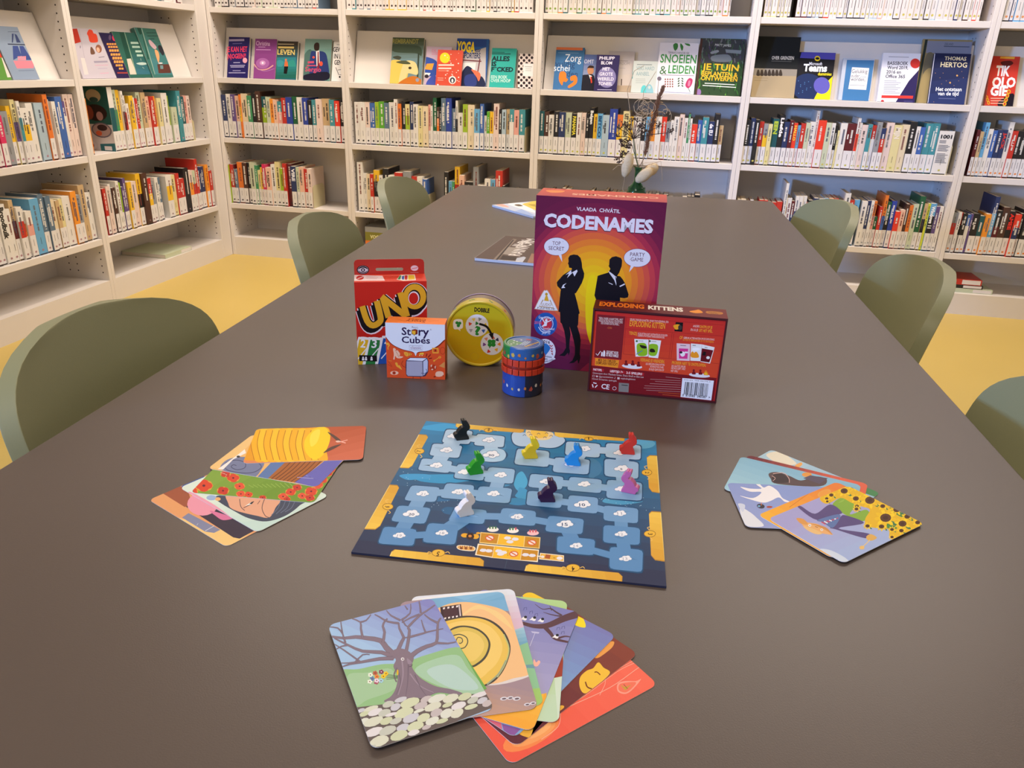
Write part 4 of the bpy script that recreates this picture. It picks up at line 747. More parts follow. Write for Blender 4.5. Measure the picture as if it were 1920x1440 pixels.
C0=(0,0,4);C1=(360,0,4);C2=(640,0,4);C3=(960,0,4);C4=(1360,0,3.4286);C7=(0,0,7.2);C8=(120,0,7.385)
def f(A): A.full('#8696ac').P('#3a4670',(160,455),(185,455),(175,575),(160,575)).P('#3a4670',(195,455),(225,470),(280,575),(225,575)).P('#2a3048',(100,588),(360,598),(350,612),(110,602)).P('#3c4c88',(170,618),(240,620),(290,750),(180,810)).P('#3c4c88',(260,620),(315,622),(430,808),(300,810)).P('#d88090',(180,820),(455,820),(455,920),(230,925)).P('#d88090',(240,760),(350,758),(352,815),(240,815)).T('WEG','#9aa4b8',(245,805),(345,805)).L('#4a5068',5,(105,430),(250,430)).L('#606a84',6,(250,955),(460,950))
cover('c01', 'L', C7, 'grey-blue cover with a dark blue motorway picture, far-left display shelf', f)
def f(A): A.full('#5a8c3c').P('#c23a22',(-400,380),(0,380),(80,770),(-300,800)).P('#d8cfc4',(20,780),(90,780),(170,1040),(100,1045))
cover('c02', 'L', C7, 'green and red book cover cut off by the left picture edge', f)
def f(A): A.full('#b9b2bc').P('#b43424',(100,400),(180,395),(235,580),(150,605)).L('#a49ca8',6,(205,400),(330,1030)).P('#cdc6c4',(230,800),(285,805),(340,1030),(280,1035)).S('#d4452c',(345,410),(390,420),(410,460),(450,480),(470,570),(430,590),(360,580),(335,500),(318,465)).S('#6a4a3a',(370,650),(400,670),(430,740),(380,755),(365,720)).E('#8a5a44',480,675,42,58,rot=-15).E('#d8a48c',472,690,22,36,rot=-15).E('#4a3a5a',225,650,4,20).L('#6a6678',8,(480,795),(560,785)).P('#948ea0',(410,845),(600,840),(605,865),(420,872)).L('#c890a8',7,(430,905),(610,900)).L('#a49cb4',8,(470,950),(600,945)).L('#d498b0',7,(500,1015),(620,1010))
cover('c03', 'L', C8, 'grey cover with a red blob and two faces, on the upper left shelf', f)
def f(A):
    A.full('#2a2048').E('#d83a5c',700,520,32,48).E('#5c4a6a',635,520,18,38)
    for (x0,x1,y,h) in ((590,730,610,26),(610,760,650,26),(625,790,700,32),(645,770,755,32),(670,800,805,36),(690,820,855,36),(715,810,905,28),(760,800,950,26)): 
        w=(x1-x0); 
        for k in range(int(w/34)+1): A.P('#e09a4a',(x0+k*34,y-h/2),(x0+k*34+28,y-h/2),(x0+k*34+30,y+h/2),(x0+k*34+2,y+h/2))
    A.P('#a04038',(735,1000),(880,1000),(885,1018),(740,1018))
cover('c04', 'L', C8, 'narrow navy cover with stacked orange lettering, upper left shelf', f)
def f(A):
    A.full('#2e6054').P('#1f4a3e',(765,450),(825,445),(925,805),(868,815)).P('#cfc4b4',(868,815),(925,810),(1010,1030),(915,1032)).L('#8ca890',8,(838,450),(1005,1030)).G('#2c5c50','#3a6e80',(1000,700),(1100,1030),5,poly=[(850,440),(1060,455),(1215,1030),(1010,1030)])
    for x0,x1,y in ((920,1055,595),(940,1060,650),(985,1070,712),(1005,1090,768)): A.P('#a8c4b4',(x0,y-16),(x1,y-14),(x1+4,y+14),(x0+6,y+14))
    A.S('#b4c8c0',(1000,880),(1080,862),(1160,882),(1080,902)).L('#a8c4b4',5,(1060,810),(1068,840)).L('#a8c4b4',5,(1085,930),(1110,950))
cover('c05', 'L', C8, 'dark green cover with pale centred text, upper left shelf', f)
def f(A):
    A.full('#3c7068').P('#1f4a3e',(1008,385),(1060,385),(1080,470),(1050,480)).P('#1f4a3e',(1060,400),(1180,820),(1160,820)).L('#9cb4a4',9,(1075,395),(1260,1030)).G('#3a6a5c','#468088',(1300,450),(1400,1020),4,poly=[(1085,385),(1340,400),(1520,1035),(1262,1030)])
    for x0,x1,y in ((1140,1270,455),(1155,1320,498),(1180,1250,540)): A.L('#1c3a38',9,(x0,y),(x1,y))
    A.L('#2c504c',3,(1210,580),(1360,582)).L('#2c504c',3,(1220,600),(1365,602)).S('#c8a8b0',(1170,560),(1200,560),(1280,650),(1250,680),(1190,620)).S('#d8a070',(1255,690),(1300,710),(1320,780),(1310,870),(1280,800)).S('#2a2c34',(1300,640),(1340,630),(1385,720),(1370,770),(1320,710)).P('#5c3830',(1290,890),(1460,890),(1480,1010),(1310,1015)).P('#6a8c90',(1330,905),(1370,905),(1375,955),(1335,955)).E('#d8d0d0',1335,875,30,10)
cover('c06', 'L', C8, 'teal cover with a figure and brown table, right end of the upper left shelf', f)
def f(A): A.full('#241f5c').T('LAMME VEDEROS','#8a80a8',(280,305),(390,300),22).P('#e03c58',(258,350),(318,348),(318,392),(260,392)) if 0 else A.full('#241f5c').L('#9a90b4',16,(278,302),(392,300)).L('#6a649c',5,(305,328),(375,325)).T('JE KAN HET','#e03c5c',(258,390),(414,388),40,1).T('(N)OGEEN?!','#e03c5c',(262,440),(404,436),36,1).E('#e8a0b0',397,453,17,20).L('#a8a4cc',6,(310,470),(360,469)).L('#a8a4cc',6,(285,492),(398,490)).L('#a8a4cc',6,(290,503),(392,502)).L('#8c88b8',6,(305,530),(365,530)).L('#a8a4cc',6,(275,546),(400,546))
cover('c11', 'B', C1, 'navy cover with bold pink-red title, leftmost on the first back display shelf', f)
def f(A): A.full('#7a3c7c').G('#7a3a7a','#8a4488',(540,300),(540,560),5).T('Christina','#d8b4d4',(480,340),(584,344),34).L('#c090c0',5,(498,352),(550,353)).L('#c090c0',5,(480,372),(590,374)).E('#a060a0',530,475,50,40).E('#c894c4',530,472,22,18).E('#f0e0f0',530,472,8,8).L('#d49a98',9,(465,480),(500,520),(560,520),(610,490),smooth=4).L('#a878b0',4,(470,500),(540,535),(618,515),smooth=4)
cover('c12', 'B', C1, 'purple cover with a glowing light, first back display shelf', f)
def f(A): A.full('#2a3430').G('#3a2c20','#236880',(700,320),(700,480),6).P('#2c7884',(620,430),(780,430),(780,500),(620,500)).L('#b8a888',5,(640,330),(765,332)).T('LEVEN','#d8c070',(640,408),(770,412),38,1).L('#c8b068',14,(645,355),(765,357)).S('#3a8c94',(630,470),(660,450),(690,470),(660,510)).S('#2f8a80',(720,470),(760,450),(780,500),(740,520)).G('#2a7c80','#1c5c50',(700,500),(700,580),4,poly=[(610,500),(790,500),(790,590),(610,590)]).E('#c87a50',705,450,8,10).P('#c8683c',(696,460),(716,460),(722,500),(692,500)).P('#141414',(692,498),(722,498),(712,555),(688,552))
cover('c13', 'B', C1, 'teal cover titled LEVEN with a standing woman, first back display shelf', f)
def f(A): A.full('#6a9088').G('#7a9c94','#5f8880',(900,300),(900,590),4).S('#352620',(915,340),(930,320),(952,325),(955,360),(945,380),(920,375)).S('#4a6a64',(840,420),(900,380),(910,590),(835,590)).S('#27376e',(890,400),(930,385),(990,390),(1015,440),(1020,590),(890,590)).P('#e8e4e0',(930,385),(955,378),(958,470),(935,500)).P('#7a2434',(942,388),(950,388),(955,520),(940,515)).E('#d8503a',968,478,13,18).E('#d8503a',912,430,9,9).S('#18182a',(850,560),(1015,540),(1015,600),(850,600)).T('Sergio','#c04a68',(848,535),(968,538),34,1).L('#c04a68',16,(868,468),(915,466)).L('#c04a68',9,(862,492),(930,492))
cover('c14', 'B', C1, 'sea-green cover showing a man in a blue jacket, first back display shelf', f)
def f(A): A.full('#e4e2e0').L('#888',4,(1085,335),(1118,336)).T('GEW','#1c1c20',(1058,388),(1120,390),36,1).T('IN E','#1c1c20',(1064,438),(1120,440),36,1).T('GEN','#1c1c20',(1066,484),(1120,486),34,1).L('#1c1c20',4,(1078,505),(1100,560),(1120,562)).L('#1c1c20',4,(1092,525),(1120,522)).E('#1c1c20',1108,577,7,7)
cover('c15', 'B', C1, 'white cover with black capitals, right end partly behind the upright', f)
def f(A): A.full('#4c5c4c').G('#46523c','#6c8890',(480,290),(480,470),6).T('REMBRANDT','#9a9854',(385,325),(578,328),34,1).S('#3c4c3c',(370,340),(470,335),(590,350),(600,420),(560,400),(400,390)).L('#2f3c30',12,(580,400),(570,620),(560,640)).S('#d8b858',(365,470),(420,450),(470,470),(500,520),(480,600),(365,630)).S('#cfc288',(470,470),(540,460),(570,500),(570,560),(500,550),(480,590),(430,620)).S('#3a4034',(385,430),(420,418),(450,430),(430,448)).S('#4c5238',(410,465),(480,455),(520,480),(460,480)).S('#b86a24',(460,600),(540,570),(600,600),(600,640),(430,640)).E('#8a90a0',570,600,13,14).E('#3a3020',515,510,12,10)
cover('c21', 'B', C2, 'dark green landscape painting cover, leftmost on the second back display shelf', f)
def f(A): A.full('#b8a4b8').T('DE','#d06a84',(680,390),(712,390),20).T('LOSE','#d06a84',(680,412),(720,412),20).S('#2f4c9c',(620,440),(670,435),(720,470),(720,560),(620,560)).P('#e8963a',(640,478),(695,475),(680,525),(625,520)).P('#ece4e0',(625,545),(670,548),(650,580),(622,570)).S('#3c4ca0',(650,600),(700,560),(720,640),(640,640)).E('#2a2430',640,572,16,14)
cover('c22', 'B', C2, 'lilac and blue illustrated cover behind the red one, second back display shelf', f)
def f(A): A.full('#2c5ca4').P('#b8b4b8',(835,430),(1085,355),(1080,655),(835,640)).P('#2a4a94',(835,290),(1090,296),(1088,352),(1000,350),(835,440)).T('YOGA','#f0d42a',(862,385),(1000,392),78,2).T('voor','#203060',(1000,392),(1045,392),24,1).T('SPORTERS','#203868',(908,436),(1042,438),42,1).L('#6a2c34',8,(900,450),(1050,460)).L('#6a2c34',8,(1040,440),(1020,560)).P('#d8dcdc',(900,470),(1010,470),(1000,540),(900,530)).S('#1c2444',(925,510),(950,495),(985,520),(1000,560),(1060,580),(1070,655),(890,650),(900,560)).S('#d86a4c',(975,520),(1030,540),(1045,570),(1030,610),(1015,580),(990,545)).S('#2c3a78',(930,570),(1000,560),(1010,640),(930,640))
cover('c23', 'B', C2, 'blue yoga book cover with yellow capitals, behind the red cover', f)
def f(A): A.full('#c24a36').E('#e8c82a',777,434,38,40).L('#ecc8bc',11,(728,488),(845,488)).L('#ecc8bc',11,(728,512),(825,513)).L('#dc9080',5,(728,530),(810,531)).E('#f0e0dc',833,600,28,30).E('#3a3848',833,602,20,22).E('#f0e0dc',833,605,7,14).P('#f0e0dc',(718,630),(730,632),(730,642),(718,640)).L('#e8b0a4',4,(722,585),(765,586)).L('#e8b0a4',4,(722,600),(765,601))
_f=f
def f(A):
    _f(A); import random; r=random.Random(4)
    for i in range(22): A.E('#f0dcd4',r.uniform(775,890),r.uniform(520,625) if i<14 else r.uniform(390,480),r.uniform(2,6),r.uniform(2,6),n=5)
cover('c24', 'B', C2, 'red cover with a yellow circle, in front on the second back display shelf', f)
def f(A): A.full('#2fa49a').L('#1c5c58',5,(1130,392),(1225,393)).L('#1c3c40',6,(1130,404),(1270,405)).T('ALLES','#142830',(1126,455),(1262,458),36,2).T('IS','#142830',(1126,495),(1162,496),36,2).T('F*CKED','#142830',(1124,535),(1288,538),36,2).T('EEN BOEK','#b8dcd4',(1122,588),(1245,590),24,1).T('OVER HOOP','#b8dcd4',(1120,615),(1268,618),24,1)
cover('c25', 'B', C2, 'turquoise cover with bold black capitals, second back display shelf', f)
def f(A):
    A.full('#ddd0cc')
    for i in range(7):
        for j in range(13):
            if (i+j)%2==0: A.E('#2c2024',1330+i*20,412+j*21,11,12,n=6)
    A.P('#e8e4e4',(1366,475),(1440,478),(1440,575),(1362,570)).L('#888',4,(1375,500),(1430,502)).L('#999',3,(1380,516),(1425,517)).L('#999',3,(1380,530),(1425,531)).L('#7c5c48',9,(1318,405),(1318,670))
cover('c26', 'B', C2, 'small checkered brown and white cover, right end of the second display shelf', f)
def f(A): A.full('#3a6a9c').P('#d8764c',(300,350),(530,355),(530,378),(300,372)).L('#6a90b8',4,(345,395),(500,398)).T('Zorg','#dce4f0',(396,462),(518,464),56,0).T('vuldig','#23406c',(322,500),(470,506),48,0).T('schei','#dce4f0',(312,532),(430,534),48,0).T('den','#23406c',(410,574),(490,578),46,0).S('#e87a2c',(358,545),(385,535),(405,550),(408,585),(420,595),(405,615),(385,612),(375,640),(352,600)).S('#e87a2c',(440,575),(475,565),(490,590),(480,630),(430,660),(420,645),(455,620),(462,605),(440,605)).L('#6a90b8',4,(345,670),(420,672))
cover('c31', 'B', C3, 'blue cover with orange heart-like shapes, leftmost on the third display shelf', f)
def f(A): A.full('#5c6c94').G('#4a5c94','#8490b0',(570,420),(570,560),4).T('OMT','#c8ccdc',(540,475),(612,478),30).S('#b8805c',(565,520),(575,498),(605,500),(612,540),(590,560),(570,550)).S('#2c1c18',(563,515),(580,492),(610,495),(612,510),(575,510)).S('#181824',(520,580),(560,560),(615,570),(615,700),(520,700)).P('#e8e8ec',(575,560),(600,570),(590,600)).P('#c83c28',(586,575),(596,572),(602,620),(592,625))
cover('c32', 'B', C3, 'blue cover showing a man in a dark suit, behind the purple cover', f)
def f(A):
    A.full('#2c2450').E('#7c76a4',710,580,70,78,n=30)
    for t,x0,x1,y in (('PHILIPP',655,770,447),('BLOM',668,750,482),('HET',678,733,528),('GROTE',655,755,566),('WERELD',640,762,603),('TONEEL',645,752,638)): A.T(t,'#e0dcec',(x0,y),(x1,y+2),24,1)
    A.L('#b8b4d4',4,(640,672),(748,674)).L('#b8b4d4',4,(632,686),(755,688))
cover('c33', 'B', C3, 'deep purple cover with a pale circle and white capitals, third display shelf', f)
def f(A): A.full('#b8aeaa').G('#b4acac','#c0b4a8',(840,400),(840,640),3).P('#a8947c',(740,640),(900,642),(900,710),(740,700)).P('#c23c34',(705,385),(718,385),(716,412),(703,410)).L('#3c2c24',7,(822,592),(820,640)).T('ROOM','#8c8484',(806,485),(880,488),22).L('#8c8484',4,(800,455),(870,458)).L('#a09898',4,(800,510),(850,512))
cover('c34', 'B', C3, 'faded beige cover with a tiny dark figure, behind the purple cover', f)
def f(A):
    A.full('#bfc6c0').L('#2c9494',10,(908,460),(900,590))
    A.T('VERS HARD','#7a9aa0',(932,525),(1066,528),28,0).T('AANBEL','#7a9aa0',(930,566),(1030,568),28,0).L('#707c7c',5,(938,484),(1050,486))
    for y in (592,606,620): A.L('#a0a8a4',4,(928,y),(1000,y+1))
    A.S('#5cbcbc',(970,660),(985,640),(1005,650),(1005,705),(968,705)).S('#84b4bc',(1010,650),(1030,632),(1050,650),(1058,700),(1010,705)).E('#bfc6c0',1030,655,10,12)
cover('c35', 'B', C3, 'pale grey-green cover with turquoise figures, third display shelf', f)
def f(A):
    A.full('#dcd8dc')
    for p in (((1235,325),(1210,335),(1215,370),(1230,378)),((1265,325),(1262,350),(1275,382),(1285,350)),((1295,325),(1330,330),(1335,345),(1310,340)),((1240,325),(1245,350),(1232,375),(1225,340))): A.S('#3c7c3c',*p)
    A.T("TERRA'S HANDBOEK",'#444',(1170,402),(1330,406),16).T('SNOEIEN','#3f8c48',(1110,468),(1380,476),64,1).T('&','#3f6c40',(1105,555),(1158,556),60,0).T('LEIDEN','#3f8c48',(1170,548),(1368,554),60,1).L('#9a8c9a',5,(1120,562),(1365,568))
    for i in range(16): A.E('#8a5044',1150+(i%4)*18,595+(i//4)*18,6,7,n=6)
    for i in range(8): A.E('#3c5c3c',1250+(i%2)*28,590+(i//2)*18,10,5,rot=40 if i%2 else -40,n=7)
    A.S('#b43a64',(1300,640),(1315,600),(1335,585),(1355,600),(1345,640),(1320,662)).S('#d87a98',(1318,640),(1325,605),(1338,610),(1332,645)).L('#3c5c3c',4,(1322,660),(1335,690)).E('#6a6474',1105,590,16,16).L('#8c90a8',5,(1130,690),(1340,698))
cover('c36', 'B', C3, 'white garden book cover with green title SNOEIEN, third display shelf', f)
def f(A):
    import random; r=random.Random(9)
    A.full('#2c4428').P('#3a3c3c',(1420,290),(1760,300),(1750,480),(1410,470))
    for i in range(150):
        x=r.uniform(1380,1750);y=r.uniform(295,725); c=r.choice(['#3c7430','#4c8c34','#244c24','#64a03c','#1c3420'] if y>480 else ['#3c5438','#506c54','#24302c','#6c6c6c','#4c3c5c']); A.L(c,7,(x,y),(x+r.uniform(-14,14),y-r.uniform(15,45)))
    A.S('#8c9090',(1490,390),(1540,375),(1550,390),(1500,405)).P('#7c8484',(1600,370),(1720,378),(1715,405),(1605,395)).S('#70787c',(1500,420),(1620,410),(1640,460),(1510,460)).E('#8c6c9c',1400,690,18,25).P('#4a3028',(1415,290),(1432,290),(1385,720),(1372,715))
    A.T('MATT JAMES','#d8d8cc',(1522,345),(1642,352),18).T('JE TUIN','#e8b42c',(1425,522),(1698,534),48,1).T('BEPLANTEN &','#e8b42c',(1420,566),(1690,580),34,1).T('ONTWERPEN','#e8b42c',(1415,600),(1688,612),34,1).L('#e8e8d8',6,(1445,624),(1670,636)).L('#e8e8d8',6,(1430,640),(1680,656))
cover('c37', 'B', C3, 'large leafy garden cover with yellow capitals, right end of the third display shelf', f)
def f(A): A.full('#181c1e').P('#a49272',(165,480),(470,490),(445,645),(160,635)).P('#8c8478',(185,438),(462,446),(458,490),(180,484)).T('OVER GRENZEN','#e0d8c8',(298,382),(440,384),22,1).L('#5c5c58',4,(296,392),(425,396)).L('#8a7a5c',3,(185,500),(275,503)).L('#8a7a5c',3,(185,516),(270,518)); [A.S('#3a3028',(200+i*24,484),(206+i*24,452),(216+i*24,450),(222+i*24,485)) for i in range(7)]
cover('c41', 'B', C4, 'large black and tan cover titled OVER GRENZEN, fourth display shelf', f)
def f(A):
    A.full('#16161c').P('#4c48a0',(490,336),(715,336),(708,385),(480,372)).E('#e8c820',592,376,18,17).E('#16161c',592,376,13,8).E('#1c2c54',530,560,100,88).P('#f0dc1c',(690,490),(670,655),(560,655),(600,580)).E('#5c58ac',620,550,52,54,n=24)
    A.T('Microsoft','#e4e4ec',(538,418),(622,420),20,1).T('Teams','#f0f0f4',(500,456),(652,460),46,2).T('dummies','#f0dc1c',(594,484),(682,486),20,1)
    for i in range(12): A.E('#4c7cac',470+i*13%90,520+(i*37)%90,3,3,n=6)
    A.P('#f0dc1c',(440,630),(520,650),(440,655))
cover('c42', 'B', C4, 'black and yellow software guide with violet disc, fourth display shelf', f)
def f(A): A.full('#b4bcc8').P('#3f74a4',(782,385),(958,388),(918,655),(748,650)).P('#e8e6e6',(815,432),(925,438),(905,578),(790,572)).T('Gelukkig','#2c3448',(812,470),(912,472),26,0).T('ouder','#2c3448',(808,498),(862,499),24,0).T('worden,','#2c3448',(805,520),(898,522),24,0).L('#8c94a0',3,(868,494),(905,495)).L('#a0a4ac',4,(800,546),(895,550))
cover('c43', 'B', C4, 'blue cover with a white title panel in a clear sleeve, fourth display shelf', f)
def f(A):
    A.full('#e4e4ec').P('#2c2454',(1262,430),(1230,655),(1215,665),(1090,665),(1180,520)).L('#9a9ca8',4,(1050,365),(1180,368)).E('#d83a34',1221,408,32,32)
    A.T('BASISBOEK','#2c2c40',(1042,416),(1174,418),22,1).T('Word 2019,','#2c2c40',(1040,444),(1174,446),22,1).T('2016 en','#2c2c40',(1034,472),(1128,474),22,1).T('Office 365','#2c2c40',(1028,500),(1154,503),22,1)
    for i in range(8): A.L('#9698a8',4,(1022-i,520+i*11),(1100+(i*31)%45-i*2,521+i*11))
    A.P('#d83a34',(1005,612),(1208,616),(1204,634),(1002,630)).E('#b42c2c',1010,650,10,8).P('#3c3868',(1150,645),(1205,648),(1203,664),(1148,662)).L('#c8ccd8',10,(1010,345),(965,655))
cover('c44', 'B', C4, 'white computer handbook with dark triangle and red dot, fourth display shelf', f)
def f(A): A.full('#8c7c54').P('#7c8090',(1300,262),(1600,270),(1590,350),(1290,340)).P('#26302c',(1285,255),(1302,255),(1225,665),(1212,665)).T('ZEELAND','#3c4450',(1408,290),(1465,291),14).L('#4c5464',6,(1405,298),(1570,302)).S('#6c6450',(1290,360),(1320,335),(1340,360),(1340,440),(1270,480)).S('#a08c5c',(1270,480),(1330,450),(1330,660),(1240,660))
cover('c45', 'B', C4, 'tall landscape photo cover behind the dark blue one, fourth display shelf', f)
def f(A):
    A.full('#20264c').G('#1a2040','#2c3868',(1440,350),(1440,670),4)
    A.T('THOMAS','#d4c8a4',(1408,386),(1548,390),24,1).T('HERTOG','#d4c8a4',(1382,430),(1552,434),32,1).T('Het ontstaan','#ececf0',(1352,584),(1518,586),24,1).T('van de tijd','#ececf0',(1364,612),(1498,614),24,1)
    for i,(x,y,r) in enumerate(((1445,532,6),(1490,486,6),(1380,500,2),(1520,460,2),(1400,470,2),(1470,550,2),(1500,520,2),(1420,520,2),(1390,540,2),(1350,470,2),(1340,655,2),(1530,500,2))): A.E('#c89858',x,y,r,r,n=8)
    A.L('#5c6490',4,(1370,632),(1480,636)).L('#c8ccdc',8,(1345,345),(1300,660))
cover('c46', 'B', C4, 'night-sky blue cover with white and cream text, right end of the fourth display shelf', f)
def f(A):
    A.full('#c83a2c').P('#e8a83a',(1770,363),(1862,366),(1858,380),(1765,376)).S('#5c1c18',(1770,400),(1830,390),(1850,410),(1800,430)).S('#1c1420',(1760,650),(1850,600),(1850,684),(1760,684))
    A.T('TIK','#f0e8e4',(1735,484),(1825,488),64,2).T('OLO','#f0e8e4',(1712,558),(1862,560),64,2).T('GIE','#f0e8e4',(1700,612),(1812,614),60,2)
    for i in range(4): A.E('#d8a828',1822-i*9,590+i*26,12,15,rot=20,n=12).E('#c83a2c',1822-i*9,590+i*26,6,9,rot=20,n=8)
    for i in range(3): A.E('#d8a828',1680+i*6,625+i*18,9,12,n=10).E('#c83a2c',1680+i*6,625+i*18,4,7,n=8)
    for y in (632,648,664): A.L('#f0b89c',5,(1705,y),(1790,y+1))
cover('c51', 'B', C4, 'red cover with large white capitals and gold chains, right picture edge', f)

_tc = {}
def text_geo(s, bold):
    k = (s, bold)
    if k not in _tc:
        cu = bpy.data.curves.new('lettering', 'FONT'); cu.body = s; cu.size = 1; cu.offset = (0, .02, .045)[bold]; cu.resolution_u = 2; cu.fill_mode = 'BOTH'
        o = bpy.data.objects.new('lettering', cu); me = o.to_mesh()
        vs = [(v.co.x, v.co.y) for v in me.vertices]; fs = [tuple(p.vertices) for p in me.polygons]; o.to_mesh_clear()
        bpy.data.objects.remove(o); bpy.data.curves.remove(cu)
        if vs:
            x0 = min(v[0] for v in vs); x1 = max(v[0] for v in vs); y1 = max(v[1] for v in vs)
        else: x0, x1, y1 = 0, 1, 1
        _tc[k] = ([((x-x0)/(x1-x0), y) for x, y in vs], fs, x1-x0, y1)
    return _tc[k]
def put_text(mb, s, col, x, y, ang, w, h, bold, z, ox=0, oy=0):
    vs, fs, w0, h0 = text_geo(s, bold)
    sy = (h/h0 if h else w/w0); ca, sa = math.cos(ang), math.sin(ang); n = len(mb.v)
    for u, v in vs:
        X = u*w; Y = v*sy; mb.v.append((ox+x+X*ca-Y*sa, oy+y+X*sa+Y*ca, z))
    for f in fs: mb.f.append(tuple(n+i for i in f)); mb.c.append(col)
def art_mesh(prims, eps=6e-6, base=2e-5):
    mb = MB(); boxes = []
    for p in prims:
        if p[0] == 'T':
            _, s, c, x, y, a, w, h, b = p; a = math.radians(a)
            hh = h or w*.4; xs = [x+u*w*math.cos(a)-v*math.sin(a) for u in (0, 1) for v in (-.3*hh, hh)]; ys = [y+u*w*math.sin(a)+v*math.cos(a) for u in (0, 1) for v in (-.3*hh, hh)]
        else:
            pts = p[1]
            xs = [q[0] for q in pts]; ys = [q[1] for q in pts]
        bb = (min(xs), min(ys), max(xs), max(ys)); lay = 0
        for (q, l) in boxes:
            if l >= lay and q[0] < bb[2] and q[2] > bb[0] and q[1] < bb[3] and q[3] > bb[1]: lay = l+1
        boxes.append((bb, lay)); z = base+eps*lay
        if p[0] == 'T': put_text(mb, s, lin(c), x, y, a, w, h, b, z)
        else: mb.poly([(u, v, z) for u, v in pts], lin(p[0]))
    return mb
def frame(O, U, V):
    U = Vector(U).normalized(); V = Vector(V).normalized(); N = U.cross(V)
    m = Matrix(((U.x, V.x, N.x), (U.y, V.y, N.y), (U.z, V.z, N.z))).to_4x4(); m.translation = Vector(O); return m
def rrect(x0, y0, x1, y1, r, n=4):
    o = []
    for cx, cy, a0 in ((x1-r, y0+r, -90), (x1-r, y1-r, 0), (x0+r, y1-r, 90), (x0+r, y0+r, 180)):
        for i in range(n+1): a = math.radians(a0+90*i/n); o.append((cx+r*math.cos(a), cy+r*math.sin(a)))
    return o
# ------------------------------------------------------------------ setting
def struct(name, mb, m): return tag(mb.build(name, m), kind='structure')
struct('floor', MB().box((-3.2, -3, -.05), (4.5, 4.6, 0)), FLOOR)
WALL = mat('wall_paint', 'cfc6bc', .8, noise=.02, nscale=5)
struct('wall_back', MB().box((-3.2, YW+.335, 0), (4.5, YW+.43, 3.05)), WALL)
struct('wall_left', MB().box((-3.05, .42, 0), (XW-.335, YW+.335, 3.05)), WALL)  # unseen near stretch added to keep the daylight off the left bays
CEIL = mat('ceiling_paint', 'd8d4ce', .9, noise=.02, nscale=4)
struct('ceiling', MB().box((-3.2, -3, 3.05), (4.5, 4.6, 3.12)), CEIL)
# ------------------------------------------------------------------ bookcases
SH = [(.108, .03), (.308, .028), (.683, .028), (1.005, .028), (1.362, .028), (1.69, .028)]   # top heights of the boards
TOP = 2.02; SD = .30; PT = .02
def holes(mb, x, sgn, y0=0):
    for cy in (.03, .165, .21):
        for k in range(56):
            z = .145+k*.032
            if z > 1.95: break
            if any(t-d-.008 < z < t+.006 for t, d in SH): continue
            n = len(mb.v); r = .0038
            mb.v += [(x+sgn*.0004, y0+cy+r*math.cos(a*PI/3), z+r*math.sin(a*PI/3)) for a in range(6)]
            mb.f.append(tuple(n+i for i in range(6))); mb.c.append(None)
def bookcase(label, origin, rz, w, filler=0):
    """local frame: x along the front, y into the depth, front plane y = 0"""
    r = tag(empty('bookcase', origin, rz), label, 'bookcase', 'white bookcases along the walls')
    for x0 in (0, w-PT):
        p = MB().box((x0, 0, 0), (x0+PT, SD, TOP)).build('side_panel', WHITE, r, bevel=.0015)
        h = MB(); holes(h, PT if x0 == 0 else w-PT, 1 if x0 == 0 else -1); tag(h.build('peg_hole', HOLE, p), kind='stuff')
    MB().box((PT, SD-.012, .05), (w-PT, SD, TOP)).build('back_panel', WHITE2, r)
    MB().box((PT, .002, 0), (w-PT, .02, .108)).build('plinth', WHITE, r)
    MB().box((PT, .02, .08), (w-PT, SD-.012, .108)).build('base_board', WHITE, r)
    for t, d in SH[1:]: MB().box((PT+.0005, .003, t-d), (w-PT-.0005, SD-.012, t)).build('shelf_board', WHITE, r, bevel=.0012)
    MB().box((0, 0, TOP), (w, SD, TOP+.02)).build('top_board', WHITE, r)
    a = math.radians(17); s, c = math.sin(a), math.cos(a); y0 = .0665; L = .272; z0 = 1.0055
    MB().prism([(y0, z0), (y0+.01, z0), (y0+.01+s*L, z0+c*L), (y0+s*L, z0+c*L)], PT+.001+.004, w-PT-.005, 'x').build('display_board', WHITE2, r)
    if filler: MB().box((w, 0, 0), (w+filler, .02, TOP)).build('filler_panel', WHITE, r, bevel=.001)
    return r
BX = [XW+.0006, -1.826, -.770, .280, 1.323, 2.373]
names = ['white bookcase in the room corner, leftmost on the back wall', 'second white bookcase on the back wall, behind the green chairs', 'middle white bookcase on the back wall, behind the tall game box', 'white back-wall bookcase with the thick 1001 book', 'white bookcase cut by the right picture edge']
for i in range(5): bookcase(names[i], (BX[i], YW, 0), 0, BX[i+1]-BX[i]-.0006)
LY = [2.09, 3.14, 4.115]
bookcase('white left-wall bookcase cut by the left picture edge', (XW, LY[0], 0), PI/2, 1.05-.0006)
bookcase('white left-wall bookcase next to the corner, flat book at its foot', (XW, LY[1], 0), PI/2, LY[2]-LY[1], filler=YW-LY[2]-.0004)
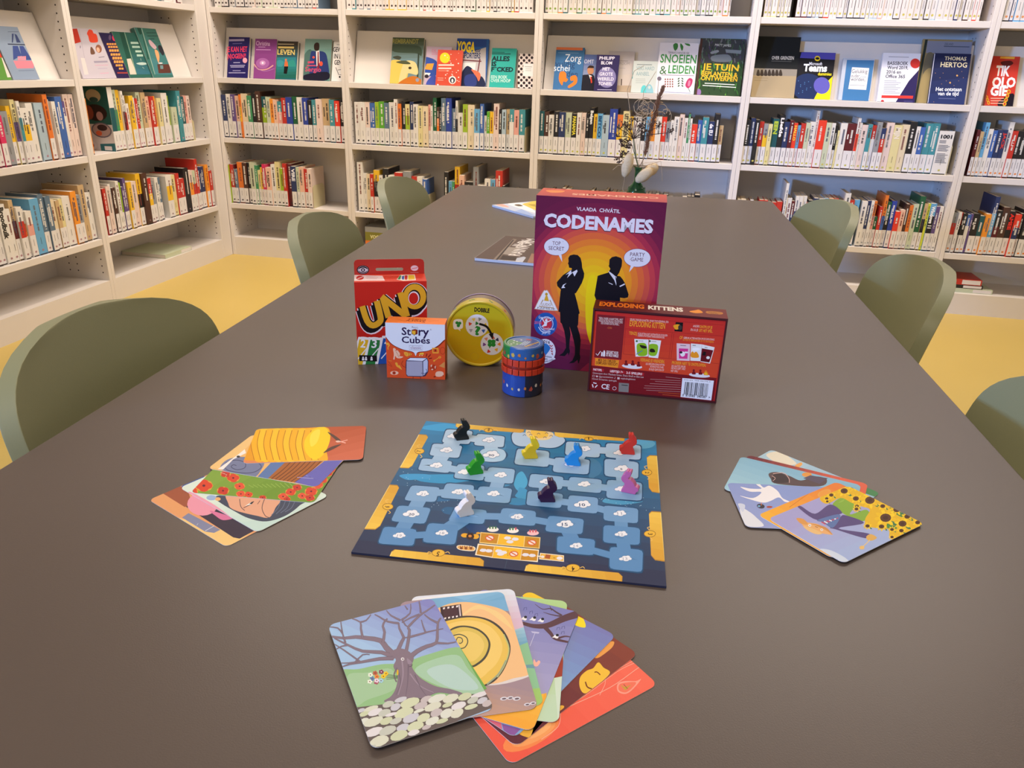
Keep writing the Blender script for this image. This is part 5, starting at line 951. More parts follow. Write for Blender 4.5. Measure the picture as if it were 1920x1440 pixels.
# ------------------------------------------------------------------ spine-out books
PAL = dict(w='dcd8d2', W='dccbaa', g='8d8f92', k='1f1d20', n='26335c', N='2a3f96', b='3d62a8', s='62a2cc', c='3f8a94', t='1b5258', e='3f8a5c', E='58a02c', G='1d5a38', l='96b42c', y='c8cc40', Y='e2b428', o='d9732a', O='e8922e', r='bb3026', R='dc3a26', d='5a1a22', p='d89c90', m='cc2e5e', v='5e4a80', B='4a2e24', T='bfa278', P='bcc4a8', S='5a7084', f='dcc6bc', F='e0b49c', L='a4b8c4', a='d8cc94', h='77742c')
CN = dict(w='white', W='cream', g='grey', k='black', n='navy', N='royal blue', b='blue', s='sky blue', c='teal', t='dark teal', e='green', E='bright green', G='dark green', l='lime green', y='yellow-green', Y='yellow', o='orange', O='light orange', r='red', R='bright red', d='dark red', p='pink', m='magenta', v='purple', B='brown', T='tan', P='sage green', S='slate blue', f='pale pink', F='peach', L='pale blue-grey', a='pale yellow', h='olive')
def cover_mat(c): return mat('book_cover_'+CN[c].replace(' ', '_').replace('-', '_'), PAL[c], .38, noise=.03, nscale=60)
ICON = dict(C1='2c241f', C2='23201e', D1='3a3230', D2='2c2826', D2b='2c2826', C3='b8b848', C4='bcb45c', D4='9a9c9c', D4b='9a9c9c', C5='d88a50', D5='dc8440', L1='b48c98', L2='8a6c70', L3='a8808c', L4='a47c84')
WORDS = {('C3', 6): ('PANAMA', 'd8cc3c', .8), ('C3', 10): ('Belgen', 'e8e8e8', .45), ('C3', 12): ('BITCO', '1c4c78', .85), ('C4', 6): ('EEN', 'b8cc3c', .45), ('C4', 7): ('Liefde', 'f0ece8', .6), ('C4', 10): ('HALLO', 'f0c040', .6),
         ('C5', 6): ('JACK', 'c83a34', .6), ('C3', 16): ('UIT ZORGEN', '3a342c', .8), ('C3', 35): ('de EU', 'e8e8ec', .5), ('D1', 18): ('VIRE', 'e8e8f0', .5), ('D4b', 17): ('Windows 11', 'f0f0f0', .75), ('D5', 12): ('AMEE', 'd83028', .6), ('L4', 3): ('Broodbuik', '2c2a28', .85), ('C4', 31): ('MIJN', 'e8dcc8', .4), ('C4', 26): ('Trust', '4a4a38', .4)}
BOOKS = {'C1':('B',0.683,[(-2.6154,-2.5901,0.253,'g-'),(-2.5901,-2.5625,0.231,'n'),(-2.5625,-2.5318,0.236,'w-'),(-2.5318,-2.5098,0.235,'v'),(-2.5098,-2.4815,0.228,'F'),(-2.4815,-2.4710,0.236,'o|Y-'),(-2.4710,-2.4323,0.241,'W'),(-2.4323,-2.4051,0.231,'e'),(-2.4051,-2.3771,0.245,'k'),(-2.3771,-2.3464,0.256,'B'),(-2.3464,-2.3171,0.230,'t|l'),(-2.3171,-2.2924,0.229,'P'),(-2.2924,-2.2722,0.220,'O'),(-2.2722,-2.2498,0.217,'F'),(-2.2498,-2.2230,0.207,'c|p'),(-2.2230,-2.1940,0.227,'r'),(-2.1940,-2.1584,0.232,'N'),(-2.1584,-2.1274,0.237,'G'),(-2.1274,-2.0942,0.234,'w-'),(-2.0942,-2.0634,0.232,'N'),(-2.0634,-2.0392,0.221,'k'),(-2.0392,-2.0128,0.224,'c'),(-2.0128,-1.9800,0.229,'f-'),(-1.9800,-1.9341,0.232,'T'),(-1.9341,-1.9045,0.228,'c'),(-1.9045,-1.8755,0.223,'R'),(-1.8755,-1.8482,0.230,'k')]),
'C2':('B',0.683,[(-1.7907,-1.7553,0.222,'w-'),(-1.7553,-1.7261,0.223,'w-'),(-1.7261,-1.6993,0.223,'f'),(-1.6993,-1.6675,0.220,'b'),(-1.6675,-1.6452,0.226,'l'),(-1.6452,-1.6147,0.230,'E'),(-1.6147,-1.5870,0.224,'S'),(-1.5870,-1.5555,0.228,'w-'),(-1.5555,-1.5362,0.245,'w-'),(-1.5362,-1.5164,0.222,'o'),(-1.5164,-1.4934,0.234,'k'),(-1.4934,-1.4687,0.221,'a|l'),(-1.4687,-1.4468,0.235,'n'),(-1.4468,-1.4195,0.223,'w-'),(-1.4195,-1.3939,0.216,'a-'),(-1.3939,-1.3624,0.215,'W-'),(-1.3624,-1.3472,0.224,'p'),(-1.3472,-1.3353,0.219,'w'),(-1.3353,-1.3137,0.260,'G'),(-1.3137,-1.3002,0.213,'B|o'),(-1.3002,-1.2878,0.212,'k'),(-1.2878,-1.2614,0.260,'S'),(-1.2614,-1.2302,0.261,'N'),(-1.2302,-1.2088,0.209,'S'),(-1.2088,-1.1965,0.250,'w|k'),(-1.1965,-1.1687,0.189,'w-'),(-1.1687,-1.1421,0.233,'l'),(-1.1421,-1.1049,0.232,'W-'),(-1.1049,-1.0742,0.212,'s'),(-1.0742,-1.0520,0.239,'b'),(-1.0520,-1.0361,0.180,'w'),(-1.0361,-1.0203,0.202,'E'),(-1.0203,-0.9982,0.202,'Y'),(-0.9982,-0.9688,0.243,'f-'),(-0.9688,-0.9531,0.214,'k'),(-0.9531,-0.9301,0.215,'L'),(-0.9301,-0.9103,0.217,'T'),(-0.9103,-0.8868,0.218,'c|w'),(-0.8868,-0.8593,0.215,'p'),(-0.8593,-0.8271,0.219,'c')]),
'C3':('B',0.683,[(-0.7484,-0.7244,0.216,'t'),(-0.7244,-0.6998,0.214,'B'),(-0.6998,-0.6714,0.199,'w-'),(-0.6714,-0.6454,0.217,'k'),(-0.6454,-0.6110,0.215,'n'),(-0.6110,-0.5790,0.214,'P'),(-0.5790,-0.5515,0.209,'k'),(-0.5515,-0.5285,0.215,'w-'),(-0.5285,-0.5038,0.216,'f-'),(-0.5038,-0.4874,0.212,'k'),(-0.4874,-0.4639,0.240,'k'),(-0.4639,-0.4437,0.212,'Y'),(-0.4437,-0.4176,0.216,'s'),(-0.4176,-0.3824,0.210,'L-'),(-0.3824,-0.3419,0.241,'N'),(-0.3419,-0.3133,0.214,'o|Y'),(-0.3133,-0.2800,0.232,'a-'),(-0.2800,-0.2586,0.207,'Y'),(-0.2586,-0.2372,0.210,'w'),(-0.2372,-0.2158,0.208,'w-'),(-0.2158,-0.1945,0.205,'k'),(-0.1945,-0.1732,0.210,'s'),(-0.1732,-0.1441,0.238,'O'),(-0.1441,-0.1150,0.213,'w'),(-0.1150,-0.0902,0.212,'R'),(-0.0902,-0.0691,0.190,'g'),(-0.0691,-0.0533,0.198,'w-'),(-0.0533,-0.0271,0.216,'w-'),(-0.0271,-0.0030,0.228,'f-'),(-0.0030,0.0163,0.212,'w-'),(0.0163,0.0268,0.231,'e'),(0.0268,0.0372,0.210,'w'),(0.0372,0.0658,0.183,'R'),(0.0658,0.0881,0.204,'b'),(0.0881,0.1187,0.219,'c'),(0.1187,0.1476,0.201,'n'),(0.1476,0.1734,0.236,'k'),(0.1734,0.1939,0.183,'T')]),
'C4':('B',0.683,[(0.2989,0.3231,0.216,'k'),(0.3231,0.3457,0.224,'n'),(0.3457,0.3667,0.218,'k-'),(0.3667,0.3886,0.210,'r'),(0.3886,0.4102,0.201,'g|Y'),(0.4102,0.4296,0.200,'a-'),(0.4296,0.4595,0.226,'t'),(0.4595,0.4848,0.243,'k'),(0.4848,0.5100,0.214,'n'),(0.5100,0.5292,0.222,'d'),(0.5292,0.5485,0.210,'R'),(0.5485,0.5647,0.200,'s'),(0.5647,0.5868,0.210,'r'),(0.5868,0.6059,0.214,'P'),(0.6059,0.6294,0.219,'w-'),(0.6294,0.6434,0.271,'w'),(0.6434,0.6806,0.228,'R'),(0.6806,0.7044,0.218,'P-'),(0.7044,0.7251,0.217,'w'),(0.7251,0.7402,0.199,'k'),(0.7402,0.7495,0.184,'a-'),(0.7495,0.7807,0.219,'w-'),(0.7807,0.8240,0.218,'d'),(0.8240,0.8383,0.245,'w|R'),(0.8383,0.8484,0.223,'w-'),(0.8484,0.8756,0.215,'f-'),(0.8756,0.8942,0.219,'c'),(0.8942,0.9142,0.215,'r|w'),(0.9142,0.9370,0.230,'g'),(0.9370,0.9583,0.204,'n|r'),(0.9583,0.9924,0.230,'f-'),(0.9924,1.0291,0.221,'a-'),(1.0291,1.0629,0.224,'W-'),(1.0629,1.0924,0.238,'k'),(1.0924,1.1106,0.218,'w-'),(1.1106,1.1344,0.216,'b'),(1.1344,1.1678,0.234,'c'),(1.1678,1.1984,0.236,'c'),(1.1984,1.2662,0.203,'w-')]),
'C5':('B',0.683,[(1.3614,1.3763,0.215,'d'),(1.3763,1.3912,0.207,'T'),(1.3912,1.4100,0.249,'s'),(1.4100,1.4322,0.221,'w-'),(1.4322,1.4519,0.215,'b'),(1.4519,1.4740,0.219,'n'),(1.4740,1.4946,0.219,'n'),(1.4946,1.5157,0.255,'w-'),(1.5157,1.5387,0.216,'r'),(1.5387,1.5630,0.217,'k'),(1.5630,1.5849,0.216,'k'),(1.5849,1.6063,0.215,'k'),(1.6063,1.6281,0.220,'w'),(1.6281,1.6498,0.224,'n')]),
'D1':('B',0.308,[(-2.6202,-2.5914,0.220,'l'),(-2.5914,-2.5658,0.222,'r'),(-2.5658,-2.5577,0.224,'d'),(-2.5577,-2.5417,0.197,'S'),(-2.5417,-2.5074,0.238,'o'),(-2.5074,-2.4797,0.236,'B'),(-2.4797,-2.4569,0.237,'k'),(-2.4569,-2.4278,0.242,'P'),(-2.4278,-2.4127,0.225,'e'),(-2.4127,-2.3957,0.198,'a'),(-2.3957,-2.3806,0.215,'Y'),(-2.3806,-2.3543,0.234,'m'),(-2.3543,-2.3224,0.218,'F'),(-2.3224,-2.2980,0.237,'w-'),(-2.2980,-2.2681,0.252,'a'),(-2.2681,-2.2465,0.217,'l'),(-2.2465,-2.2253,0.245,'r'),(-2.2253,-2.1974,0.243,'d-'),(-2.1974,-2.1659,0.233,'n'),(-2.1659,-2.1463,0.229,'P'),(-2.1463,-2.1179,0.232,'F'),(-2.1179,-2.0940,0.222,'r'),(-2.0940,-2.0682,0.225,'f')]),
'D2':('B',0.308,[(-1.7912,-1.7573,0.277,'w-'),(-1.7573,-1.7358,0.216,'w-'),(-1.7358,-1.7119,0.215,'W-'),(-1.7119,-1.6928,0.216,'r'),(-1.6928,-1.6583,0.238,'Y|k'),(-1.6583,-1.6372,0.211,'w'),(-1.6372,-1.6019,0.249,'k'),(-1.6019,-1.5638,0.215,'w'),(-1.5638,-1.5172,0.233,'r'),(-1.5172,-1.4661,0.241,'g'),(-1.4661,-1.4318,0.217,'r'),(-1.4318,-1.3999,0.217,'w'),(-1.3999,-1.3739,0.205,'b')]),
'D2b':('B',0.308,[(-1.2749,-1.2494,0.251,'k'),(-1.2494,-1.2287,0.203,'s'),(-1.2287,-1.2151,0.202,'e'),(-1.2151,-1.1864,0.282,'Y|r'),(-1.1864,-1.1581,0.239,'F'),(-1.1581,-1.1103,0.204,'k'),(-1.1103,-1.0797,0.287,'g|k'),(-1.0797,-1.0411,0.193,'w'),(-1.0411,-1.0090,0.228,'w'),(-1.0090,-0.9812,0.225,'s'),(-0.9812,-0.9423,0.274,'r'),(-0.9423,-0.9317,0.195,'k')]),
'D4':('B',0.308,[(0.5399,0.5537,0.295,'w-'),(0.5537,0.5790,0.222,'w-'),(0.5790,0.5965,0.207,'d|n'),(0.5965,0.6142,0.233,'w|n'),(0.6142,0.6322,0.234,'w|n'),(0.6322,0.6509,0.235,'w|n'),(0.6509,0.6597,0.204,'m'),(0.6597,0.6832,0.216,'k'),(0.6832,0.7088,0.229,'n'),(0.7088,0.7366,0.229,'w|r'),(0.7366,0.7565,0.231,'s'),(0.7565,0.7803,0.232,'o'),(0.7803,0.8016,0.234,'r'),(0.8016,0.8307,0.214,'a'),(0.8307,0.8567,0.263,'w-'),(0.8567,0.8797,0.230,'r|k'),(0.8797,0.9063,0.232,'s|k')]),
'D4b':('B',0.308,[(0.9167,0.9421,0.228,'w-'),(0.9421,0.9597,0.231,'n'),(0.9597,0.9738,0.232,'w'),(0.9738,0.9887,0.232,'o|p'),(0.9887,1.0042,0.154,'G'),(1.0042,1.0196,0.206,'r'),(1.0196,1.0351,0.263,'o|b'),(1.0351,1.0575,0.231,'G|k'),(1.0575,1.0798,0.237,'N'),(1.0798,1.1035,0.188,'R'),(1.1035,1.1244,0.197,'F'),(1.1244,1.1411,0.227,'B'),(1.1411,1.1591,0.221,'o'),(1.1591,1.1826,0.229,'P-'),(1.1826,1.2080,0.268,'G'),(1.2080,1.2240,0.235,'T|k'),(1.2240,1.2356,0.236,'y-'),(1.2356,1.2620,0.237,'s|k'),(1.2620,1.2804,0.223,'v'),(1.2804,1.2981,0.224,'w-')]),
'D5':('B',0.308,[(1.3507,1.3705,0.198,'g|r'),(1.3705,1.3838,0.202,'w'),(1.3838,1.3929,0.201,'r|k'),(1.3929,1.4141,0.198,'k'),(1.4141,1.4319,0.193,'b|w'),(1.4319,1.4407,0.197,'v-'),(1.4407,1.4724,0.200,'k'),(1.4724,1.4954,0.190,'t'),(1.4954,1.5180,0.202,'O'),(1.5180,1.5389,0.287,'n|s'),(1.5389,1.5655,0.221,'k|d'),(1.5655,1.5980,0.239,'B'),(1.5980,1.6249,0.222,'k'),(1.6249,1.6505,0.209,'R|n'),(1.6505,1.6658,0.213,'k'),(1.6658,1.6948,0.229,'k'),(1.6948,1.7161,0.225,'k'),(1.7161,1.7375,0.221,'n'),(1.7375,1.7588,0.228,'r')]),
'L1':('L',0.683,[(3.1598,3.1701,0.244,'F-'),(3.1701,3.1793,0.243,'O-'),(3.1793,3.3279,0.241,'_'),(3.3279,3.3610,0.303,'w|t'),(3.3610,3.3895,0.274,'P|e'),(3.3895,3.4137,0.273,'Y'),(3.4137,3.4293,0.268,'w|d'),(3.4293,3.4516,0.246,'w|r'),(3.4516,3.4708,0.210,'w-'),(3.4708,3.5014,0.245,'Y'),(3.5014,3.5195,0.236,'w-'),(3.5195,3.5384,0.231,'r'),(3.5384,3.5674,0.259,'P'),(3.5674,3.6015,0.257,'T'),(3.6015,3.6324,0.237,'F'),(3.6324,3.6612,0.236,'r'),(3.6612,3.6851,0.237,'O'),(3.6851,3.7172,0.227,'a'),(3.7172,3.7747,0.250,'w'),(3.7747,3.7942,0.236,'l'),(3.7942,3.8479,0.179,'P'),(3.8479,3.8826,0.258,'c-'),(3.8826,3.9177,0.228,'t'),(3.9177,3.9486,0.232,'p'),(3.9486,3.9775,0.231,'f')]),
'L2':('L',0.308,[(3.1967,3.2174,0.218,'r'),(3.2174,3.2434,0.226,'f-'),(3.2434,3.2604,0.233,'w-'),(3.2604,3.2828,0.214,'B'),(3.2828,3.3039,0.242,'w-'),(3.3039,3.3253,0.232,'l'),(3.3253,3.3445,0.210,'v'),(3.3445,3.3639,0.248,'v'),(3.3639,3.3932,0.227,'Y'),(3.3932,3.4406,0.224,'f-'),(3.4406,3.4736,0.257,'Y|k'),(3.4736,3.5149,0.256,'B-'),(3.5149,3.5464,0.226,'r|Y'),(3.5464,3.5784,0.206,'g'),(3.5784,3.6043,0.222,'w'),(3.6043,3.6327,0.218,'S'),(3.6327,3.7167,0.218,'w|Y'),(3.7167,3.7570,0.217,'a-'),(3.7570,3.7850,0.221,'r'),(3.7850,3.8277,0.190,'r'),(3.8277,3.8748,0.240,'k-'),(3.8748,3.9067,0.222,'f|O'),(3.9067,3.9366,0.219,'P|r'),(3.9366,3.9631,0.277,'r'),(3.9631,3.9917,0.231,'n'),(3.9917,4.0305,0.229,'n'),(4.0305,4.0613,0.236,'O'),(4.0613,4.0864,0.201,'r')]),
'L3':('L',0.683,[(2.6317,2.6576,0.216,'m'),(2.6576,2.6790,0.195,'m'),(2.6790,2.7057,0.196,'m'),(2.7057,2.7448,0.209,'g-'),(2.7448,2.7655,0.228,'Y'),(2.7655,2.7883,0.251,'a|v'),(2.7883,2.8042,0.245,'w|c'),(2.8042,2.8383,0.218,'w|Y'),(2.8383,2.8731,0.235,'w-'),(2.8731,2.9333,0.234,'L-'),(2.9333,2.9583,0.266,'o'),(2.9583,2.9738,0.245,'w'),(2.9738,2.9954,0.237,'w'),(2.9954,3.0334,0.255,'b-'),(3.0334,3.0537,0.235,'v|w'),(3.0537,3.0845,0.263,'f-'),(3.0845,3.1129,0.262,'f-')]),
'L4':('L',0.308,[(2.5152,2.5463,0.245,'B'),(2.5463,2.5692,0.235,'B'),(2.5692,2.5905,0.226,'w'),(2.5905,2.6293,0.239,'w-'),(2.6293,2.6525,0.216,'w-'),(2.6525,2.6749,0.248,'T|d'),(2.6749,2.7033,0.217,'w|r'),(2.7033,2.7225,0.204,'w|o'),(2.7225,2.7536,0.192,'w|p'),(2.7536,2.8034,0.237,'s-'),(2.8034,2.8339,0.249,'S'),(2.8339,2.8628,0.236,'S'),(2.8628,2.8965,0.216,'W'),(2.8965,2.9178,0.209,'T'),(2.9178,2.9393,0.213,'a'),(2.9393,2.9854,0.219,'w-'),(2.9854,3.0191,0.235,'O'),(3.0191,3.0464,0.215,'g'),(3.0464,3.0834,0.254,'T-'),(3.0834,3.1163,0.215,'w-')])}
ROWNAME = dict(C1='middle shelf, corner back bookcase', C2='middle shelf, second back bookcase', C3='middle shelf behind dried flowers', C4='middle shelf, row of 1001', C5='middle shelf, right picture edge', D1='low shelf, corner back bookcase', D2='low shelf by far-left chair', D2b='low shelf over table corner', D4='low shelf, left of right chair', D4b='low shelf, right of far-right chair', D5='low shelf, right picture edge', L1='middle shelf, inner left bookcase', L2='low shelf, inner left bookcase', L3='middle shelf, left picture edge', L4='low shelf, left picture edge')
GROUP = dict(C='books on the middle shelves', D='books on the low shelves', L='books on the left-wall shelves')
ORD = ['first', 'second', 'third', 'fourth', 'fifth', 'sixth', 'seventh', 'eighth', 'ninth', 'tenth', '11th', '12th', '13th', '14th', '15th', '16th', '17th', '18th', '19th', '20th', '21st', '22nd', '23rd', '24th', '25th', '26th', '27th', '28th', '29th', '30th']
def ordn(i, n):
    if i < 25: return ORD[i]+' from left'
    return ('rightmost' if n-1-i == 0 else ORD[n-1-i]+' from right')
rnd = random.Random(11)
def lum(h): return int(h[:2], 16)*.3+int(h[2:4], 16)*.59+int(h[4:], 16)*.11
_meshc = {}
def make_book(row, i, n, wall, z, a, b, h, code):
    if code == '_': return None
    plain = code.endswith('-'); cc = code.rstrip('-').split('|'); c1 = cc[0]; c2 = cc[1] if len(cc) > 1 else None
    w = max(.006, min(b-a-.0007, .066 if (row, i) == ('C4', 38) else .047)); d = min(.245, h*rnd.uniform(.62, .74)); ctr = (a+b)/2 if b-a < .055 else b-w/2
    loc = (ctr, YW+.012+rnd.uniform(0, .016), z) if wall == 'B' else (XW-.012-rnd.uniform(0, .016), ctr, z)
    t = .0014 if w > .012 else .0008; x = w/2
    hard = rnd.random() < .3; ins = .003 if hard else .0006
    prof = [(-x, 0), (x, 0), (x, d), (x-t, d), (x-t, t), (-x+t, t), (-x+t, d), (-x, d)]
    r = MB().prism(prof, 0, h).build('book', cover_mat(c1)); r.location = loc; r.rotation_euler = (0, 0, 0 if wall == 'B' else PI/2)
    MB().box((-x+t*1.02, t*1.02, ins), (x-t*1.02, d-ins, h-ins)).build('page_block', PAGES, r)
    e = .00025; sk = lin('dad6d4'); mb = MB(); st = .0905 if h > .15 else h*.4
    rr = lambda x0, x1, z0, z1, col, k: mb.poly([(x0, -e*k, z0), (x1, -e*k, z0), (x1, -e*k, z1), (x0, -e*k, z1)], col)
    if c2: rr(-x*.98, x*.98, st, st+(h-st)*(rnd.uniform(.4, .6)), lin(PAL[c2]), 1)
    tc = lin('e6e2da' if lum(PAL[c1]) < 130 else rnd.choice(['3a3634', '4a4a5c', '7a3a34', '6a6a6a']))
    wd = WORDS.get((row, i))
    if (row, i) == ('C4', 38):
        tmp = MB(); put_text(tmp, '1001', lin('22222a'), 0, 0, 0, x*1.5, .017, 2, 0); nn = len(mb.v)
        mb.v += [(-x*.75+v[0], -e*2, h-.034+v[1]) for v in tmp.v]; mb.f += [tuple(nn+q for q in f) for f in tmp.f]; mb.c += tmp.c
        for k in range(18): zz = h-.045-k*.0052-(.006 if k > 2 else 0)-(.008 if k > 8 else 0); rr(-x*.8, x*(.1 if k < 3 else rnd.uniform(.3, .8)), zz, zz+.0022, lin('5a5a62'), 2)
        wd = 0
    if wd == 0: pass
    elif (row, i) == ('L1', 3):
        side = MB()      # front cover of the big picture book, seen past the gap beside it
        P_ = lambda u, v, k=1: (-x-.0002*k, u*d, v*h)
        side.poly([P_(0, .42), P_(1, .42), P_(1, 1), P_(0, 1)], lin('1f5650')).poly([P_(0, 0), P_(1, 0), P_(1, .42), P_(0, .42)], lin('cfc9c8')).poly([P_(.0, 0, 2), P_(.45, 0, 2), P_(.45, .11, 2), P_(.0, .13, 2)], lin('2f6a72'))
        for kk, (u, v, ru, rv_, c_) in enumerate(((.42, .86, .22, .1, 'b8a888'), (.42, .80, .13, .04, '2c4c4c'), (.42, .60, .33, .13, '2c1c1a'), (.62, .60, .13, .11, '8a4028'), (.32, .55, .1, .07, 'a8807c'), (.33, .33, .3, .12, '6a6470'), (.33, .33, .26, .1, 'a8908c'), (.3, .37, .15, .05, '3a2426'), (.42, .28, .09, .04, 'd0603a'), (.75, .08, .2, .08, 'dcd4d4'), (.75, .08, .12, .05, 'b03a34'))):
            side.poly([P_(u+ru*math.cos(k*PI/9), v+rv_*math.sin(k*PI/9), 3+kk) for k in range(18)][::-1], lin(c_)); 
        side.poly([P_(.1, .015, 16), P_(.32, .015, 16), P_(.32, .08, 16), P_(.1, .08, 16)], lin('d8d4d4')); side.build('printed_cover', PRINT, r)
    elif wd:
        H = (h-st)*wd[2]; tmp = MB(); put_text(tmp, wd[0], lin(wd[1]), 0, 0, 0, H, w*.62, 2, 0)
        nn = len(mb.v); mb.v += [(-w*.28+v[1], -e*2, h-.012-v[0]) for v in tmp.v]; mb.f += [tuple(nn+q for q in f) for f in tmp.f]; mb.c += tmp.c
    else:
        zt = h-.012-rnd.uniform(0, .02); zb = st+.01+rnd.uniform(0, .03); k = rnd.random(); cw = min(.0042, w*.16)
        cx = rnd.uniform(-.1, .1)*w; z1 = zt
        while z1 > zb:          # an unreadable title: one mark per letter, top to bottom
            g = rnd.uniform(.0028, .0042); 
            if rnd.random() > .16: rr(cx-cw, cx+cw, z1-g*.72, z1, tc, 2)
            z1 -= g
        if k > .6 and w > .02: rr(-x*.7, -x*.45, zb+.02, zt-.02, tc, 2)
    if mb.f: mb.build('spine_print', PRINT, r)
    mb = MB(); sx = x*.94
    if not plain: mb.box((-sx, -e*2, .007), (sx, 0, st), sk)
    ic = lin(ICON[row]); tt = lin('4a4644'); k = 2.2 if not plain else 2.4
    q = min(.0055, x*.55); cz = .021
    mb.poly([(q*1.0*math.cos(j*PI/4+.2), -e*3, cz+q*(1.0 if j % 2 else .75)*math.sin(j*PI/4+.2)) for j in range(8)], ic)
    if w > .012 : rr(-.0012, .0004, .046, .074, tt, 3)
    rr(-sx*.95, sx*.95, .0012, .0056, lin('2a2422'), 3)
    tag(mb.build('spine_label', PRINT, r), 'white library sticker at the foot of the spine' if not plain else None)
    size = 'thick ' if w > .033 else ('slim ' if w < .017 else ''); tall = 'tall ' if h > .245 and len(size) < 3 else ''
    col = CN[c1]+(' and '+CN[c2] if c2 else '')
    tag(r, '%s%s%s book, %s, %s' % (size, tall, col, ordn(i, n), ROWNAME[row]), 'book', GROUP[row[0]])
    return r
for row, (wall, z, L) in BOOKS.items():
    for i, (a, b, h, code) in enumerate(L):
        zmax = {.683: .287, .308: .337}[z]
        make_book(row, i, len(L), wall, z+.0002, a, b, min(h, zmax), code)
# books beyond the first few hundred: the cropped top row and the ones peeping over the table edge
def book_run(mb, wall, z, a0, a1, hmin, hmax, codes, icon, seed, stick=True):
    R = random.Random(seed); a = a0
    while a < a1-.006:
        w = min(R.uniform(.014, .03), a1-a); h = R.uniform(hmin, hmax); d = h*.66; c = lin(PAL[R.choice(codes)]); y = R.uniform(.01, .024)
        def T(x, yy, zz): return (x, YW+yy, zz) if wall == 'B' else (XW-yy, x, zz)
        def bx(x0, x1, y0, y1, z0, z1, col):
            p = [T(x0, y0, z0), T(x1, y0, z0), T(x1, y1, z0), T(x0, y1, z0), T(x0, y0, z1), T(x1, y0, z1), T(x1, y1, z1), T(x0, y1, z1)]; n = len(mb.v); mb.v += p
            for q in ((3, 2, 1, 0), (4, 5, 6, 7), (0, 1, 5, 4), (1, 2, 6, 5), (2, 3, 7, 6), (3, 0, 4, 7)): mb.f.append(tuple(n+i for i in q)); mb.c.append(col)
        bx(a, a+w-.0007, y, y+.003, z, z+h, c); bx(a+.0003, a+.0015, y+.003, y+d, z, z+h, c); bx(a+w-.0022, a+w-.001, y+.003, y+d, z, z+h, c)
        bx(a+.0015, a+w-.0022, y+.003, y+d-.003, z, z+h-.0015, lin('dccfba'))
        if stick:
            bx(a+.0009, a+w-.0016, y-.0005, y, z+.006, z+.092, lin('d8d2ce')); m = a+w/2; q = min(.0055, w*.3)
            mb.poly([T(m+q*math.cos(j*PI/3), y-.0008, z+.021+q*math.sin(j*PI/3)) for j in range(6)][::(1 if wall == 'B' else 1)], lin(icon))
            mb.poly([T(m-.0008, y-.0008, z+.046), T(m+.0008, y-.0008, z+.046), T(m+.0008, y-.0008, z+.08), T(m-.0008, y-.0008, z+.08)], lin('5a5452'))
        a += w
Z0 = 1.3622
def run(name, lab, *a):
    mb = MB(); book_run(mb, *a); tag(mb.build(name, PRINT), lab, 'books', kind='stuff')
TB = 'row of stickered books on the top shelf of the '
run('top_shelf_books', TB+'corner back bookcase', 'B', Z0, -2.565, -1.955, .20, .25, 'wwwwfrBkgSP', '3a2a28', 1)
run('top_shelf_books', TB+'second back bookcase', 'B', Z0, -1.80, -.80, .20, .25, 'wwwwwfrBkcGgSPYW', '3a2a28', 2)
run('top_shelf_books', TB+'middle back bookcase, green stickers', 'B', Z0, -.745, .155, .20, .25, 'wwwPGkcgoWtLp', '7a9a3a', 3)
run('top_shelf_books', 'few stickered books at the left end of the top shelf above the black and tan book', 'B', Z0, .31, .43, .20, .25, 'wkaW', 'b8b050', 4)
run('top_shelf_books', 'long brightly lit row of stickered books on the top shelf above the software guides', 'B', Z0, .455, 1.255, .20, .25, 'wwwgWkpfdRnLB', 'c0b458', 5)
run('top_shelf_books', TB+'bookcase at the right picture edge', 'B', Z0, 1.35, 2.3, .20, .25, 'wwwkngs', 'd89058', 6)
run('top_shelf_books', TB+'inner left bookcase', 'L', Z0, 3.17, 4.02, .20, .25, 'wwwwfpgdt', 'c0949c', 7)
run('top_shelf_books', TB+'left bookcase at the picture edge', 'L', Z0, 2.2, 3.1, .20, .25, 'wwwwfpg', 'c0949c', 8)
run('low_shelf_books', 'book tops showing over the table edge behind the tall game box', 'B', .3082, -.72, -.02, .17, .205, 'wfkgdBL', '9a9a9a', 9)
run('low_shelf_books', 'three books just over the table edge right of the vase', 'B', .3082, .03, .12, .18, .22, 'skw', '9a9a9a', 10)
run('low_shelf_books', 'pale book tops over the table edge left of the tall game box', 'B', .3082, -.92, -.80, .165, .18, 'aPgc', '9a9a9a', 12)
run('low_shelf_books', 'cream book tops over the far right table corner', 'B', .3082, .31, .535, .19, .205, 'wWrkr', '9a9a9a', 13)
# bookends
BE = mat('bookend_metal', 'cfc49c', .4, noise=.02, nscale=10)
def bookend(label, wall, a, z, w=.004, h=.115, d=.15):
    mb = MB()
    mb.prism([(.0, .0), (d, .0), (d, h-.02), (d-.02, h), (.012, h), (.0, h-.012)], 0, .0015, 'x')
    mb.box((-.07, .0, -.0), (0, d, .0008))
    o = mb.build('bookend', BE); o.location = (a, YW+.015, z+.0002) if wall == 'B' else (XW-.015, a, z+.0002); o.rotation_euler = (0, 0, 0 if wall == 'B' else PI/2)
    return tag(o, label, 'bookend')
bookend('cream metal bookend on the low shelf of the corner back bookcase', 'B', -2.066, .308, h=.13)
bookend('cream bookend beside the bright blue book, behind the far green chair', 'B', -1.3715, .308, h=.12)
bookend('cream bookend right of the thick 1001 book', 'B', 1.2675, .683, h=.14)
bookend('grey-green bookend at the right end of the long middle row', 'B', -.825, .683, h=.13)
bookend('cream bookend among the books of the low left-wall shelf', 'L', 4.0905 if False else 3.978, .683, h=.11)
